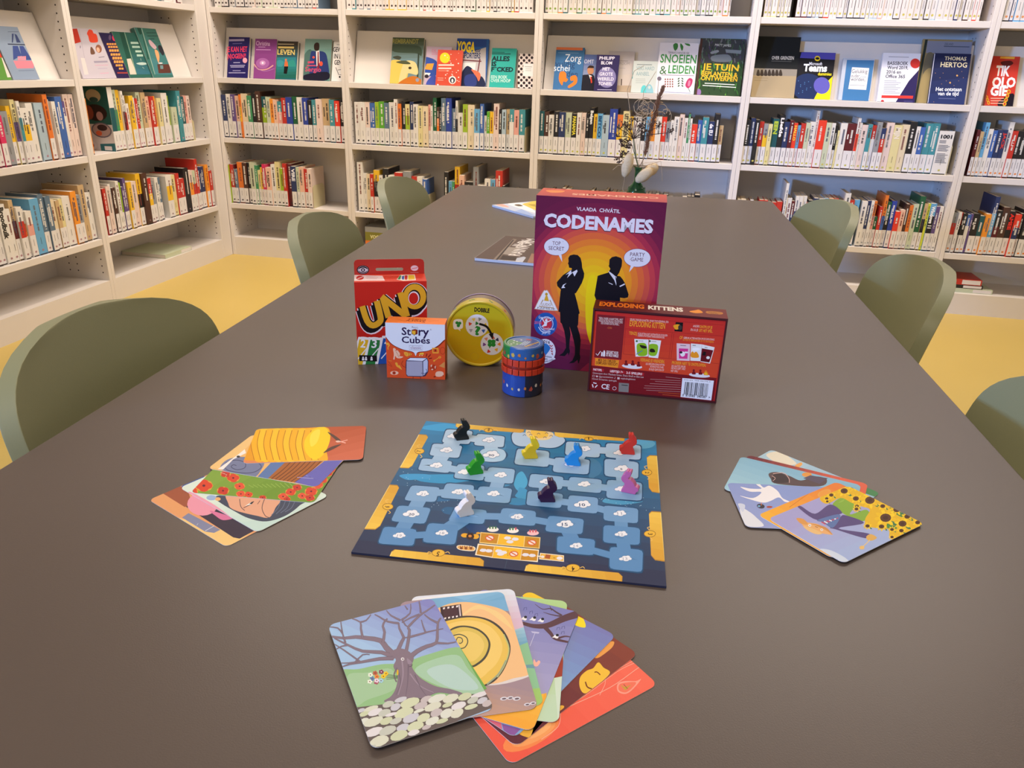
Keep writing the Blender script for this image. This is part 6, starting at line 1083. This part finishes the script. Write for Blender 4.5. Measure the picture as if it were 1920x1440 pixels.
# lying books
def lying(label, loc, rz, w, d, t, code, grp=None, stickers=True):
    r = empty('book', loc, rz); tag(r, label, 'book', grp)
    MB().box((0, 0, 0), (w, d, .0016)).build('cover', cover_mat(code), r); MB().box((0, 0, t-.0016), (w, d, t)).build('cover', cover_mat(code), r)
    MB().box((0, 0, .0016), (w, .0016, t-.0016)).build('spine', cover_mat(code), r); MB().box((.002, .0017, .0017), (w-.003, d-.003, t-.0017)).build('page_block', PAGES, r)
    if stickers: MB().box((w-.092, -.0004, .003), (w-.006, 0, t-.003)).build('spine_label', STICK, r)
    return r
lying('large olive book lying flat at the foot of the inner left bookcase', (-2.63, 3.575, .1082), PI/2-.02, .23, .27, .022, 'l' if False else 'P')
for k, (c, w, t, lb) in enumerate((('o', .27, .035, 'orange book at the bottom of the lying stack, behind the far green chair'), ('h', .275, .05, 'olive book in the middle of the lying stack, behind the far green chair'), ('g', .27, .03, 'grey book on top of the lying stack, behind the far green chair'))):
    zb = .1082+sum((.035, .05, .03)[:k])+.0003*k; r = lying(lb, (-1.757, YW+.02, zb), 0, w, .22, t, c, 'lying stack in the second back bookcase', False)
    if k == 1:
        m2 = MB(); put_text(m2, 'VOGELS', lin('d8d4a0'), .03, .014, 0, .09, .02, 2, 0); m2.v = [(v[0], -.0004, v[1]) for v in m2.v]; m2.build('spine_print', PRINT, r)
for k, (c, x0, w, t, lb) in enumerate((('P', 1.385, .235, .022, 'grey-green book at the bottom of the lying stack, lower right bookcase'), ('k', 1.375, .195, .018, 'dark thin book in the middle of the lying stack, lower right bookcase'), ('r', 1.37, .19, .028, 'red-edged book on top of the lying stack, lower right bookcase'))):
    lying(lb, (x0, YW+.03, .1082+sum((.022, .018, .028)[:k])+.0003*k), 0, w, .17, t, c, 'lying stack at the foot of the right bookcase')
# ------------------------------------------------------------------ display books, leaning face out
a17 = math.radians(17); s17, c17 = math.sin(a17), math.cos(a17)
for k, (wall, o, w, h, d, lab, art) in COV.items():
    Mx = frame(o, (1, 0, 0), (0, s17, c17)) if wall == 'B' else frame(o, (0, 1, 0), (-s17, 0, c17))
    r = empty('display_book'); r.matrix_world = Mx; tag(r, lab, 'book', 'face-out books on the display shelves')
    MB().box((0, 0, -.0015), (w, h, 0)).build('front_cover', STICK, r)
    c = art[0][0]
    m = mat('spine_'+c, c, .4)
    MB().box((0, 0, -d), (.0015, h, -.0016)).build('spine', m, r); MB().box((0, 0, -d-.0015), (w, h, -d)).build('back_cover', m, r)
    MB().box((.0016, .002, -d+.0001), (w-.003, h-.002, -.0016)).build('page_block', PAGES, r)
    art_mesh(art, 5e-5, 5e-5).build('printed_cover', PRINTG, r)
# ------------------------------------------------------------------ table
ct, st_ = math.cos(TYAW), math.sin(TYAW)
tb = tag(empty('library_table', (0, 0, 0), TYAW), 'long dark grey-brown laminate table filling the foreground', 'table')
MB().prism(rrect(-.5985, -.45, .4215, 2.607, .012), HT-.026, HT, col=None).build('tabletop', TABLE, tb, bevel=.0012)
for x in (-.53, .35):
    for y in (-.38, 2.53): MB().box((x-.03, y-.03, 0), (x+.03, y+.03, HT-.0265)).build('leg', EDGE, tb, bevel=.003)
MB().box((-.56, -.41, HT-.09), (.38, -.39, HT-.027)).box((-.56, 2.55, HT-.09), (.38, 2.57, HT-.027)).box((-.57, -.39, HT-.09), (-.55, 2.55, HT-.027)).box((.37, -.39, HT-.09), (.39, 2.55, HT-.027)).build('apron', EDGE, tb)
# ------------------------------------------------------------------ chairs
def chair_shell():
    W_, H = .213, .806
    prof = [(.235, .425), (.225, .452), (.17, .462), (.06, .452), (-.06, .447), (-.135, .462), (-.178, .51), (-.198, .59), (-.212, .66), (-.230, .74), (-.246, H)]
    n = 26; P = []
    def cr(a, b, c, d, t): return .5*((2*b)+(-a+c)*t+(2*a-5*b+4*c-d)*t*t+(-a+3*b-3*c+d)*t**3)
    m = len(prof); pts = []
    for i in range(m-1):
        for k in range(4):
            q = [prof[max(i-1, 0)], prof[i], prof[i+1], prof[min(i+2, m-1)]]; t = k/4
            pts.append((cr(*[c[0] for c in q], t), cr(*[c[1] for c in q], t)))
    pts.append(prof[-1]); N = len(pts); nu = 18; mb = MB()
    for i, (x, z) in enumerate(pts):
        s = i/(N-1); top = max(0, (z-(H-.095))/.095) if s > .5 else 0; fr = max(0, 1-i/5.)
        w = W_*(1-.10*max(0, s-.55))*(max(0.0, 1-top**2.8)**.40 if top < 1 else .0)*(1-.12*fr**2)
        w = max(w, .06)
        wrap = .055*min(1, max(0, (s-.45)/.2)); dish = .02*(1-min(1, max(0, (s-.45)/.2)))
        for j in range(nu+1):
            u = -1+2*j/nu; y = u*w; q = (y/W_)**2
            mb.v.append((x+wrap*q, y, z+dish*q))
    for i in range(N-1):
        for j in range(nu): a = i*(nu+1)+j; mb.f.append((a, a+nu+1, a+nu+2, a+1)); mb.c.append(None)
    return mb
def chair(X, Y, psi, label, first):
    # X, Y: middle of the backrest at table height in the table frame; the chair faces +x turned by psi
    cx, cy = X+.225*math.cos(psi), Y+.225*math.sin(psi)
    P = (cx*ct-cy*st_, cx*st_+cy*ct, 0)
    if first is None:
        r = empty('chair')
        o = chair_shell().build('upholstered_shell', CHAIR, r, smooth=True)
        so = o.modifiers.new('thick', 'SOLIDIFY'); so.thickness = .021; so.offset = -1
        bv = o.modifiers.new('round', 'BEVEL'); bv.width = .0098; bv.segments = 4; bv.limit_method = 'ANGLE'; bv.angle_limit = math.radians(50)
        sb = o.modifiers.new('smooth', 'SUBSURF'); sb.levels = 1; sb.render_levels = 1
        for sx in (-1, 1):
            for sy in (-1, 1): MB().tube([(sx*.12+.01, sy*.12, .42), (sx*.21+.01, sy*.2, 0)], .011, .008, 10).build('leg', CHROME, r, smooth=True)
        MB().tube([(-.11, -.12, .415), (-.11, .12, .415), (.13, .12, .415), (.13, -.12, .415), (-.11, -.12, .415)], .009, None, 8).build('seat_frame', CHROME, r)
    else:
        r = first.copy(); COL.objects.link(r)
        for ch in list(first.children): c = ch.copy(); COL.objects.link(c); c.parent = r
    r.location = P; r.rotation_euler = (0, 0, psi+TYAW)
    return tag(r, label, 'chair', 'olive-green chairs pushed in around the table')
CH = [(-.705, .86, -.03, 'olive-green padded chair nearest the camera on the left side of the table'), (-.705, 1.575, .09, 'middle olive-green chair on the left side of the table'), (-.715, 2.19, .02, 'farthest olive-green chair on the left side of the table'),
      (.535, .83, PI+.02, 'olive-green chair at the right picture edge, beside the table'), (.55, 1.505, PI-.02, 'olive-green chair in the middle of the right table side'), (.54, 2.20, PI+.12, 'olive-green chair farthest away on the right table side')]
fst = None
for X, Y, psi, lb in CH:
    c = chair(X, Y, psi, lb, fst)
    if fst is None: fst = c
# ------------------------------------------------------------------ cards
def body(pts, z0, z1, m, name, parent=None): return MB().prism(pts, z0, z1).build(name, m, parent)
CARDM = mat('card_edge', 'dedad6', .4)
for nm, (x, y, a, z, lab, art) in CARDS.items():
    o = body(rrect(0, 0, .08, .12, .0055, 5), 0, .0004, CARDM, 'picture_card'); o.location = (x, y, HT+z); o.rotation_euler = (0, 0, a)
    tag(o, lab, 'card', 'picture cards fanned out on the table')
    A = art_mesh(art, 3e-6, 1e-5).build('printed_face', PRINTG, o); A.location = (0, 0, .0004)
# ------------------------------------------------------------------ game board
o = MB().box((0, 0, 0), (.261, .261, .0019)).build('game_board', mat('board_edge', '23263c', .5)); o.location = (*((-0.23519, 0.50390, 0.07192)[:2]), HT+.0003); o.rotation_euler = (0, 0, (-0.23519, 0.50390, 0.07192)[2])
tag(o, 'blue night-sky game board with gold edge bars and a numbered cloud track', 'game board')
A = art_mesh(OBJ['board']['art'], 4e-6, 1e-5).build('printed_face', PRINTG, o); A.location = (0, 0, .0019)
MB().box((.1302, -.0001, .0005), (.1306, .2611, .00192)).build('fold_line', mat('fold', '23415c', .6), o)
# ------------------------------------------------------------------ rabbit pawns
RB = [(-8.1, 0), (8.2, 0), (9.0, 1.2), (8.4, 4), (6.6, 6.4), (5.9, 9), (5.9, 12.4), (7.8, 13.6), (9.8, 15.8), (10.2, 19), (8.7, 22.5), (6.4, 25), (5.4, 28), (4.2, 29), (2.6, 28.8), (1.9, 27.6), (1.2, 29), (-.2, 29.1), (-1.4, 27.8), (-.8, 23.2), (1.2, 20.6), (1.8, 19), (-1.2, 18), (-4, 15.8), (-6, 13.4), (-7.4, 10.6), (-9.6, 9.8), (-11.4, 8.4), (-11.7, 6.2), (-10.8, 4.4), (-9.4, 3.4)]
RABBITS = [('black', -.2005, .7279, .495, '16130f', 'at the back left corner of the board'), ('green', -.1667, .6580, .538, '22981a', 'beside the cloud numbered 30'), ('yellow', -.1200, .7051, .343, 'e8cc20', 'below the gold-lit cloud at the back'), ('light blue', -.0747, .7018, .104, '1c8ad0', 'between the yellow and red rabbits'), ('red', -.0217, .7420, .104, 'd03020', 'at the back right corner of the board'), ('pink', -.0153, .6606, -.146, 'c46498', 'facing left near the right board edge'), ('dark purple', -.0884, .6239, .259, '33143a', 'in the middle of the board'), ('white', -.1559, .5814, .641, 'ece6e0', 'nearest the front left of the board')]
for nm, x, y, a, c, where in RABBITS:
    s = .00082; pts = [(p[0]*s, p[1]*s) for p in RB]
    if nm == 'pink': pts = [(-p[0], p[1]) for p in pts][::-1]
    o = MB().prism([(p[0], p[1]) for p in pts][::-1], 0, .0072, 'y').build('rabbit_pawn', mat('pawn_'+nm.replace(' ', '_'), c, .35, noise=.04, nscale=200), bevel=.0004)
    o.location = (x, y, HT+.0024); o.rotation_euler = (0, 0, a)
    tag(o, '%s wooden rabbit pawn %s' % (nm, where), 'game pawn', 'rabbit pawns on the board')
# ------------------------------------------------------------------ boxes on the table
def panelart(key, parent, Mx, m=PRINTG, eps=6e-6, name='printed_face'):
    A = art_mesh(OBJ[key]['art'], eps).build(name, m, parent); A.matrix_local = Mx; return A
def front(z=0): return frame((0, 0, z), (1, 0, 0), (0, 0, 1))
# tall purple and orange game box
x, y, yaw, w, h, d = -.1735, .9736, .0335, .1627, .2316, .065
r = empty('game_box', (x, y, HT+.0003), yaw); tag(r, 'tall purple and orange word game box with two black spy silhouettes', 'game box')
MB().box((0, 0, 0), (w, d*.78, h)).build('lid', mat('cn_side', '8c2848', .4), r, bevel=.0006)
MB().box((.001, d*.78, .001), (w-.001, d, h-.001)).build('tray', mat('cn_tray', 'a83c48', .45), r, bevel=.0006)
panelart('cn_front', r, front()); a_ = panelart('cn_top', r, frame((0, 0, h), (1, 0, 0), (0, 1, 0)), name='printed_top')
# red cat card game box (back of the box)
x, y, yaw, w, h, d = -.0855, .9086, .03, .161, .1104, .0386
r = empty('game_box', (x, y, HT+.0003), yaw); tag(r, 'flat dark red card game box standing with its text side and barcode forward', 'game box')
KS = mat('kit_side', '45101a', .4)
MB().box((0, .0, 0), (.0022, d, h)).box((w-.0022, 0, 0), (w, d, h)).box((.0022, 0, h-.0022), (w-.0022, d, h)).box((.0022, 0, 0), (w-.0022, d, .0022)).box((.0022, d-.002, .0022), (w-.0022, d, h-.0022)).build('lid', KS, r)
MB().box((.0028, .0016, .0028), (w-.0028, d-.003, h-.0028)).build('tray', mat('kit_tray', '5a1418', .45), r)
a_ = panelart('kit_front', r, frame((0, .0014, 0), (1, 0, 0), (0, 0, 1)))
panelart('kit_top', r, frame((0, 0, h), (1, 0, 0), (0, 1, 0)), name='printed_top')
# red card pack with hanging tab
x, y, yaw, w, h, d = -.3991, .9131, .3861, .0943, .115, .0408
r = empty('card_game_pack', (x, y, HT+.0003), yaw); tag(r, 'red card game pack with big yellow letters and a hanging tab', 'game box')
UR = mat('pack_red', 'b4281e', .38)
MB().box((0, 0, 0), (w, d, h)).build('carton', UR, r, bevel=.0006)
n0 = rrect(0, -.002, w, .0205, .005)
tabv = MB(); H0 = h
outer = [(0, 0), (w, 0)]+[p for p in rrect(0, -.01, w, .0205, .005) if p[1] > 0]
slot = rrect(.0285, .0045, .0655, .0088, .0021, 3)
def with_hole(outer, hole):      # split the tab into a left and a right half around the slot
    cx = sum(p[0] for p in hole)/len(hole); L_ = []; R_ = []
    top = max(p[1] for p in outer); hb = min(p[1] for p in hole); ht = max(p[1] for p in hole)
    lo = sorted([p for p in outer if p[0] < cx], key=lambda p: 0); ro = [p for p in outer if p[0] >= cx]
    left = [(cx, 0)]+[(cx, hb)]+[p for p in sorted([q for q in hole if q[0] < cx], key=lambda q: math.atan2(q[1]-(hb+ht)/2, q[0]-cx) % (2*PI), reverse=True)]+[(cx, ht), (cx, top), (.005, top), (.0015, top-.0015), (0, top-.005), (0, 0)]
    right = [(2*cx-p[0], p[1]) for p in left][::-1]
    return left, right
Lh, Rh = with_hole(outer, slot)
tm = MB()
for q in (Lh, Rh):
    pts = [(min(max(p[0], 0), w), p[1]+h) for p in q]
    tm.prism(pts, d-.0012, d-.0002, 'y')
t_ = tm.build('hanging_tab', UR, r)
panelart('uno_tab', t_, frame((0, d-.00125, h), (1, 0, 0), (0, 0, 1)))
panelart('uno_front', r, front()); panelart('uno_top', r, frame((0, 0, h), (1, 0, 0), (0, 1, 0)), name='printed_top')
# orange cube story box
x, y, yaw, w, h, d = -.3454, .8806, .1791, .0762, .0755, .0263
r = empty('game_box', (x, y, HT+.0003), yaw); tag(r, 'small orange and white story dice box in front of the red card pack', 'game box')
MB().box((0, 0, 0), (w, d, h)).build('carton', mat('story_side', 'c8481c', .4), r, bevel=.0005)
panelart('story_front', r, front()); panelart('story_top', r, frame((0, 0, h), (1, 0, 0), (0, 1, 0)), name='printed_top')
# round yellow tin standing on its rim
x, y, yaw, R, d = -.2398, .9521, .1607, .0463, .040
r = empty('round_tin', (x, y, HT+.0004), yaw); tag(r, 'round yellow symbol game tin standing on its edge', 'game tin')
TY = colmat('tin_yellow', .28, .6, .3)
LIDC = lin('d2b41e')
def ring(prof, col, name, m, n=64):
    mb = MB(); mb.lathe(prof, n, lin(col)); mb.v = [(v[0], v[2], v[1]+R) for v in mb.v]; mb.f = [f[::-1] for f in mb.f]
    return mb.build(name, m, r, smooth=False)
lid = ring([(.0001, .0016), (.0425, .0016), (.0436, .0002), (.0452, 0), (R, .0008), (R, .0165), (R-.0006, .0172)], 'cdb21c', 'lid', TY)
ring([(R-.0006, .0172), (R-.0008, .019), (R-.0008, d-.001), (R-.002, d), (.0001, d)], '6a5448', 'tin_body', TY)
ring([(R-.0002, d-.004), (R+.0001, d-.0035), (R+.0001, d-.001), (R-.0003, d-.0005)], '9a86a8', 'rim_line', TY)
A = panelart('dobble_front', lid, frame((0, .0015, R), (1, 0, 0), (0, 0, 1)))
mb = MB(); rd = random.Random(8)
for k in range(12):
    an = k*PI/6+.26; cc = lin(rd.choice(['5aa0c0', 'b87a2c', '8a5a9a', '3c8a4a', 'c84a34']))
    for q in range(3):
        a0 = an+rd.uniform(-.09, .09); yy = .0085+rd.uniform(-.003, .003)
        mb.poly([((R+.0001)*math.cos(a0+du), yy+dy, R+(R+.0001)*math.sin(a0+du)) for du, dy in ((-.04, -.001), (.0, -.0024), (.045, .0006), (.01, .0022))], cc)
mb.build('rim_icons', PRINT, lid)
# two small round tins stacked face to face
BLUE, GREEN, DARK = lin('1f5aa0'), lin('14803c'), lin('1c2238')
def small_tin(label, z0, up):
    r = empty('mini_tin', (-.1667, .8889, HT+.0004+z0), 0); tag(r, label, 'game tin', 'two stacked mini tins'); n = 60; b = .0256
    def cc(i, k):
        a = 360*k/n
        if up: return GREEN if 150 < a < 238 else BLUE
        return DARK if 286 < a or a < 60 else lin('20489c')
    if up:
        prof = [(b, .0085), (b, .0228), (b-.0012, .0240), (b-.0035, .0240), (b-.0045, .0230), (.0001, .0230)]
        MB().lathe(prof, n, cols=lambda i, k: (GREEN if i > 2 and 150 < 360*k/n < 215 else cc(i, k))).build('tin_body', TY, r, smooth=False)
        mb = MB(); z = .02315
        mb.lathe([(.0196, z), (.0202, z)], 48, lin('b8d8e8'))
        for k in range(6): mb.poly([(px, py, z) for px, py in [(.003+k*.0022, -.013+k*.0036), (.006+k*.0022, -.014+k*.0036), (.0075+k*.0022, -.0115+k*.0036), (.0045+k*.0022, -.0105+k*.0036)]], lin('e0b030'))
        for k in range(3): mb.poly([(-.004+k*.0028, -.009, z), (-.0028+k*.0028, -.009, z), (.002+k*.0028, .006, z), (.0008+k*.0028, .006, z)], lin('c8dcec'))
        for px, py in ((-.012, -.004), (-.009, .002), (-.013, .004), (-.007, -.007), (-.005, .009), (-.014, -.009)): mb.poly([(px+.0016*math.cos(j*1.26), py+.0016*math.sin(j*1.26), z) for j in range(5)], lin('e4eee8'))
        mb.poly([(.0, .012, z), (.007, .011, z), (.008, .014, z), (.001, .015, z)], lin('c04848')); mb.build('printed_lid', PRINT, r)
        rz0, rz1 = 0, .0083
    else:
        MB().lathe([(.0001, 0), (b-.0008, 0), (b, .0008), (b, .0293)], n, cols=cc).build('tin_body', TY, r)
        MB().lathe([(.0262, .0362), (.0235, .0362), (.0235, .0403), (.0001, .0403)], n, lin('b03020')).build('inner_lid', TY, r)
        rz0, rz1 = .0293, .0366
    RED = mat('tin_red', 'cc3a1e', .3, spec=.6)
    MB().lathe([(.0001, rz0+.0003), (.0262, rz0+.0003), (.0262, rz1-.0006), (.0001, rz1-.0006)], 48).build('band_core', mat('tin_dark', '3a1210', .5), r)
    N = 20
    for k in range(N):
        a0 = 2*PI*k/N+.02; a1 = 2*PI*(k+1)/N-.02; o_ = []; i_ = []
        for t in range(4): a = a0+(a1-a0)*t/3; o_.append((.0273*math.cos(a), .0273*math.sin(a))); i_.append((.0258*math.cos(a), .0258*math.sin(a)))
        MB().prism(o_+i_[::-1], rz0, rz1).build('band_segment', RED, r, bevel=.0003)
    mb = MB(); R2 = b+.0002; rdd = random.Random(4 if up else 9)
    for k in range(20):
        an = 2*PI*k/20+rdd.uniform(-.03, .03); zc = (.0135 if up else .0125)+rdd.uniform(-.003, .003); c = lin(rdd.choice(['dcdce4', 'd8d0c8', 'c87a3a', 'b04a38', 'a8b8d0', 'c8a84a', '5a8a4c']))
        sz = rdd.uniform(.0016, .0028); m = rdd.choice((5, 6, 7))
        mb.poly([(R2*math.cos(an+sz*rdd.uniform(.7, 1.2)*math.cos(j*2*PI/m)/R2), R2*math.sin(an+sz*rdd.uniform(.7, 1.2)*math.cos(j*2*PI/m)/R2), zc+sz*rdd.uniform(.8, 1.5)*math.sin(j*2*PI/m)) for j in range(m)], c)
    mb.build('side_icons', PRINT, r)
small_tin('lower dark blue mini tin with a red segmented rim on top', 0, False)
small_tin('upper blue and green mini tin, upside down on the dark blue one', .0405, True)
# ------------------------------------------------------------------ magazines
for key, lab, mc in (('magazine_dark', 'dark glossy magazine lying behind the tall game box', '9aa4bc'), ('magazine_pale', 'pale blue magazine lying farther back on the table', 'b4c4e4')):
    x, y, a, w, h = (OBJ[key][q] for q in 'xyawh')
    r = empty('magazine', (x, y, HT+.0003), a); tag(r, lab, 'magazine')
    MB().box((0, 0, 0), (w, h, .0053)).build('page_block', mat('mag_pages', 'c4cad8', .6, noise=.08, nscale=400), r)
    MB().box((-.0004, -.0004, .0053), (w, h, .0057)).build('cover', STICK, r)
    art_mesh(OBJ[key]['art'], 2e-5).build('printed_cover', PRINTG, r).location = (0, 0, .0057)
# ------------------------------------------------------------------ vase with dried flowers
VX, VY = -.1261, 2.5
GL = mat('green_glass', '3f8a54', .06, spec=.6, Transmission_Weight=.85, IOR=1.45)
v = tag(empty('vase', (VX, VY, HT+.0003), 0), 'small green glass bottle vase at the far end of the table', 'vase')
MB().lathe([(.0001, 0), (.02, 0), (.026, .004), (.030, .018), (.027, .034), (.016, .046), (.0105, .056), (.0095, .085), (.0115, .094), (.013, .098), (.0112, .098), (.0085, .092), (.0078, .056), (.013, .046), (.023, .034), (.026, .018), (.022, .006), (.0001, .005)], 36).build('bottle', GL, v, smooth=True)
MB().lathe([(.0303, .017), (.0318, .019), (.0303, .021)], 36).lathe([(.0262, .034), (.0278, .0355), (.0255, .0375)], 36).lathe([(.0205, .004), (.0285, .006), (.0275, .010)], 36).build('glass_ribs', GL, v, smooth=True)
BRN = mat('dried_stem', '4a3426', .8, noise=.2, nscale=80); GRN = mat('green_stem', '4c5c30', .7, noise=.15, nscale=80); CRM = mat('bunny_tail_fluff', 'e4cca4', .95, noise=.15, nscale=300); PLM = mat('grass_plume', '8a6248', .9, noise=.2, nscale=300); WSP = mat('pale_wisp', 'c0a888', .85)
rv = random.Random(21)
base = (VX, VY, HT+.02); mouth = (VX, VY, HT+.095)
def stem(name, pts, lab, cat='dried flower'):
    r = empty(name, (0, 0, 0)); tag(r, lab, cat, 'dried flowers in the green vase'); return r
r = stem('umbel_stem', None, 'brown branching dried umbel with dark seed heads, left in the vase')
MB().tube([base, mouth, (-.1368, VY, .8645), (-.1499, VY, .9213)], .0022, .0013).tube([mouth, (-.1612, VY, .8475), (-.1855, VY, .8667)], .0016, .001).tube([(-.1368, VY, .8645), (-.1514, VY, .9011)], .0014, .001).build('stem', GRN, r)
def umbel(c, tips, r):
    for (x, z) in tips:
        yy = VY+rv.uniform(-.03, .03); p = Vector((x, yy, z)); c_ = Vector(c); m = (p+c_)/2+Vector((0, 0, .004))
        mb = MB().tube([c_, m, p], .0012, .0009, 5)
        for k in range(9):
            q = p+Vector((rv.uniform(-.009, .009), rv.uniform(-.008, .008), rv.uniform(.001, .012))); mb.tube([p, q], .0008, .0006, 4)
            mb.tube([q-Vector((0, 0, .0018)), q, q+Vector((0, 0, .0018))], .0024, .0014, 5)
        mb.build('seed_head', BRN, r)
umbel((-.1499, VY, .9213), [(-.1907, .9486), (-.1836, .9596), (-.1705, .9556), (-.1589, .9683), (-.1431, .969), (-.1325, .9573), (-.1184, .9427), (-.0759, .9597), (-.0384, .9462), (-.1631, .9437), (-.2002, .9267), (-.1521, .9888), (-.1256, .9515)], r)
umbel((-.1514, VY, .9011), [(-.1888, .9056), (-.1796, .9122), (-.1667, .9113), (-.1716, .894), (-.1832, .8965), (-.1588, .8946)], r)
umbel((-.1855, VY, .8667), [(-.1872, .8477), (-.1835, .8621), (-.1797, .8748), (-.1695, .8691), (-.1949, .8562)], r)
def tail(pts, top, bot, lab):
    r = stem('bunny_tail', None, lab); MB().tube(pts, .0007, .0006, 5).build('stem', WSP, r)
    a, b = Vector(bot), Vector(top); d = b-a; L = d.length; d.normalize(); u = d.orthogonal().normalized(); w = d.cross(u); mb = MB(); n = 12; prof = [(.001, 0), (.010, .08), (.0155, .3), (.0175, .5), (.016, .72), (.011, .92), (.001, 1)]
    for (rr_, t) in prof: mb.v += [tuple(a+d*(L*t)+(u*math.cos(2*PI*k/n)+w*math.sin(2*PI*k/n))*rr_) for k in range(n)]
    for i in range(len(prof)-1):
        for k in range(n): k2 = (k+1) % n; mb.f.append((i*n+k, i*n+k2, (i+1)*n+k2, (i+1)*n+k)); mb.c.append(None)
    o = mb.build('fluffy_head', CRM, r, smooth=True)
    mb = MB()
    for k in range(260):
        t = rv.random(); an = rv.uniform(0, 2*PI); i = min(int(t*6), 5); rr_ = .0172*math.sin(PI*min(max(t, .05), .97))**.6
        p = a+d*(L*t)+(u*math.cos(an)+w*math.sin(an))*rr_; q = p+(u*math.cos(an)+w*math.sin(an))*.004+d*.006; s_ = w*.0004
        mb.poly([p-s_, p+s_, q])
    tag(mb.build('fine_hairs', CRM, o), kind='stuff')
tail([base, mouth, (-.150, VY, .85), (-.160, VY, .86), (-.1542, VY, .8792)], (-.1542, VY-.005, .8792), (-.1674, VY-.005, .8058), 'cream bunny-tail grass head hanging left of the vase')
tail([base, mouth, (-.12, VY-.01, .84), (-.09, VY-.01, .85), (-.0771, VY-.01, .8456)], (-.0820, VY-.012, .836), (-.1305, VY-.012, .7951), 'cream bunny-tail head drooping in front of the vase')
tail([base, mouth, (-.11, VY+.015, .85), (-.085, VY+.015, .852), (-.0744, VY+.015, .8442)], (-.0694, VY+.015, .8472), (-.1062, VY+.015, .8124), 'cream bunny-tail head at the right of the vase')
r = stem('grass_plume', None, 'tall brown grass plume rising from the vase')
pl = [Vector(p) for p in (base, mouth, (-.1094, VY, .87), (-.1043, VY, .928), (-.092, VY, .9952), (-.084, VY, 1.0401), (-.0743, VY, 1.0668))]
MB().tube(pl, .0012, .0006, 5).build('stem', PLM, r)
mb = MB()
for k in range(900):
    t = rv.uniform(2, 5.98); i = int(t); f = t-i; p = pl[i]*(1-f)+pl[min(i+1, 6)]*f; d = (pl[min(i+1, 6)]-pl[i]).normalized(); sp = .014*(1-abs(t-3.6)/4)
    q = p+d*.010+Vector((rv.gauss(0, sp*.5), rv.gauss(0, sp*.5), rv.uniform(0, .008))); e = Vector((.0012, 0, 0)); m = (p+q)/2
    mb.poly([p, m+e, q, m-e])
tag(mb.build('seed_spikes', PLM, r), kind='stuff')
r = stem('curly_grass', None, 'pale curly grass wisps around the tall plume'); mb = MB()
for k in range(22):
    x0 = rv.uniform(-.135, -.055); z0 = 1.0+rv.uniform(-.02, .02); R_ = rv.uniform(.008, .022); y0 = VY+rv.uniform(-.02, .02); a0 = rv.uniform(0, 6); cx = x0; pts = []
    for j in range(9): a = a0+j*.55; pts.append((cx+R_*math.cos(a), y0+.004*math.sin(a*2), z0+R_*math.sin(a)))
    mb.tube(pts, .0011, .0007, 4)
for pts in ([(-.1152, VY, .8404), (-.112, VY, .93), (-.105, VY, 1.0)], [(-.118, VY, .84), (-.107, VY, .92), (-.095, VY, 1.0)], [(-.0899, VY, 1.0), (-.0895, VY, 1.0369), (-.0899, VY, 1.0983)], [mouth, (-.16, VY, .97), (-.1803, VY, 1.06), (-.1637, VY, 1.115), (-.1365, VY, 1.13)], [mouth, (-.13, VY, .97), (-.131, VY, 1.06), (-.10, VY, 1.115)], [mouth, (-.06, VY, .86), (-.052, VY, .82), (-.05, VY, .80)], [(-.1658, VY, .8059), (-.17, VY, .767), (-.1627, VY, .7577)], [mouth, (-.19, VY, .84), (-.205, VY, .825)]): mb.tube(pts, .001, .0007, 4)
tag(mb.build('wisps', WSP, r), kind='stuff')
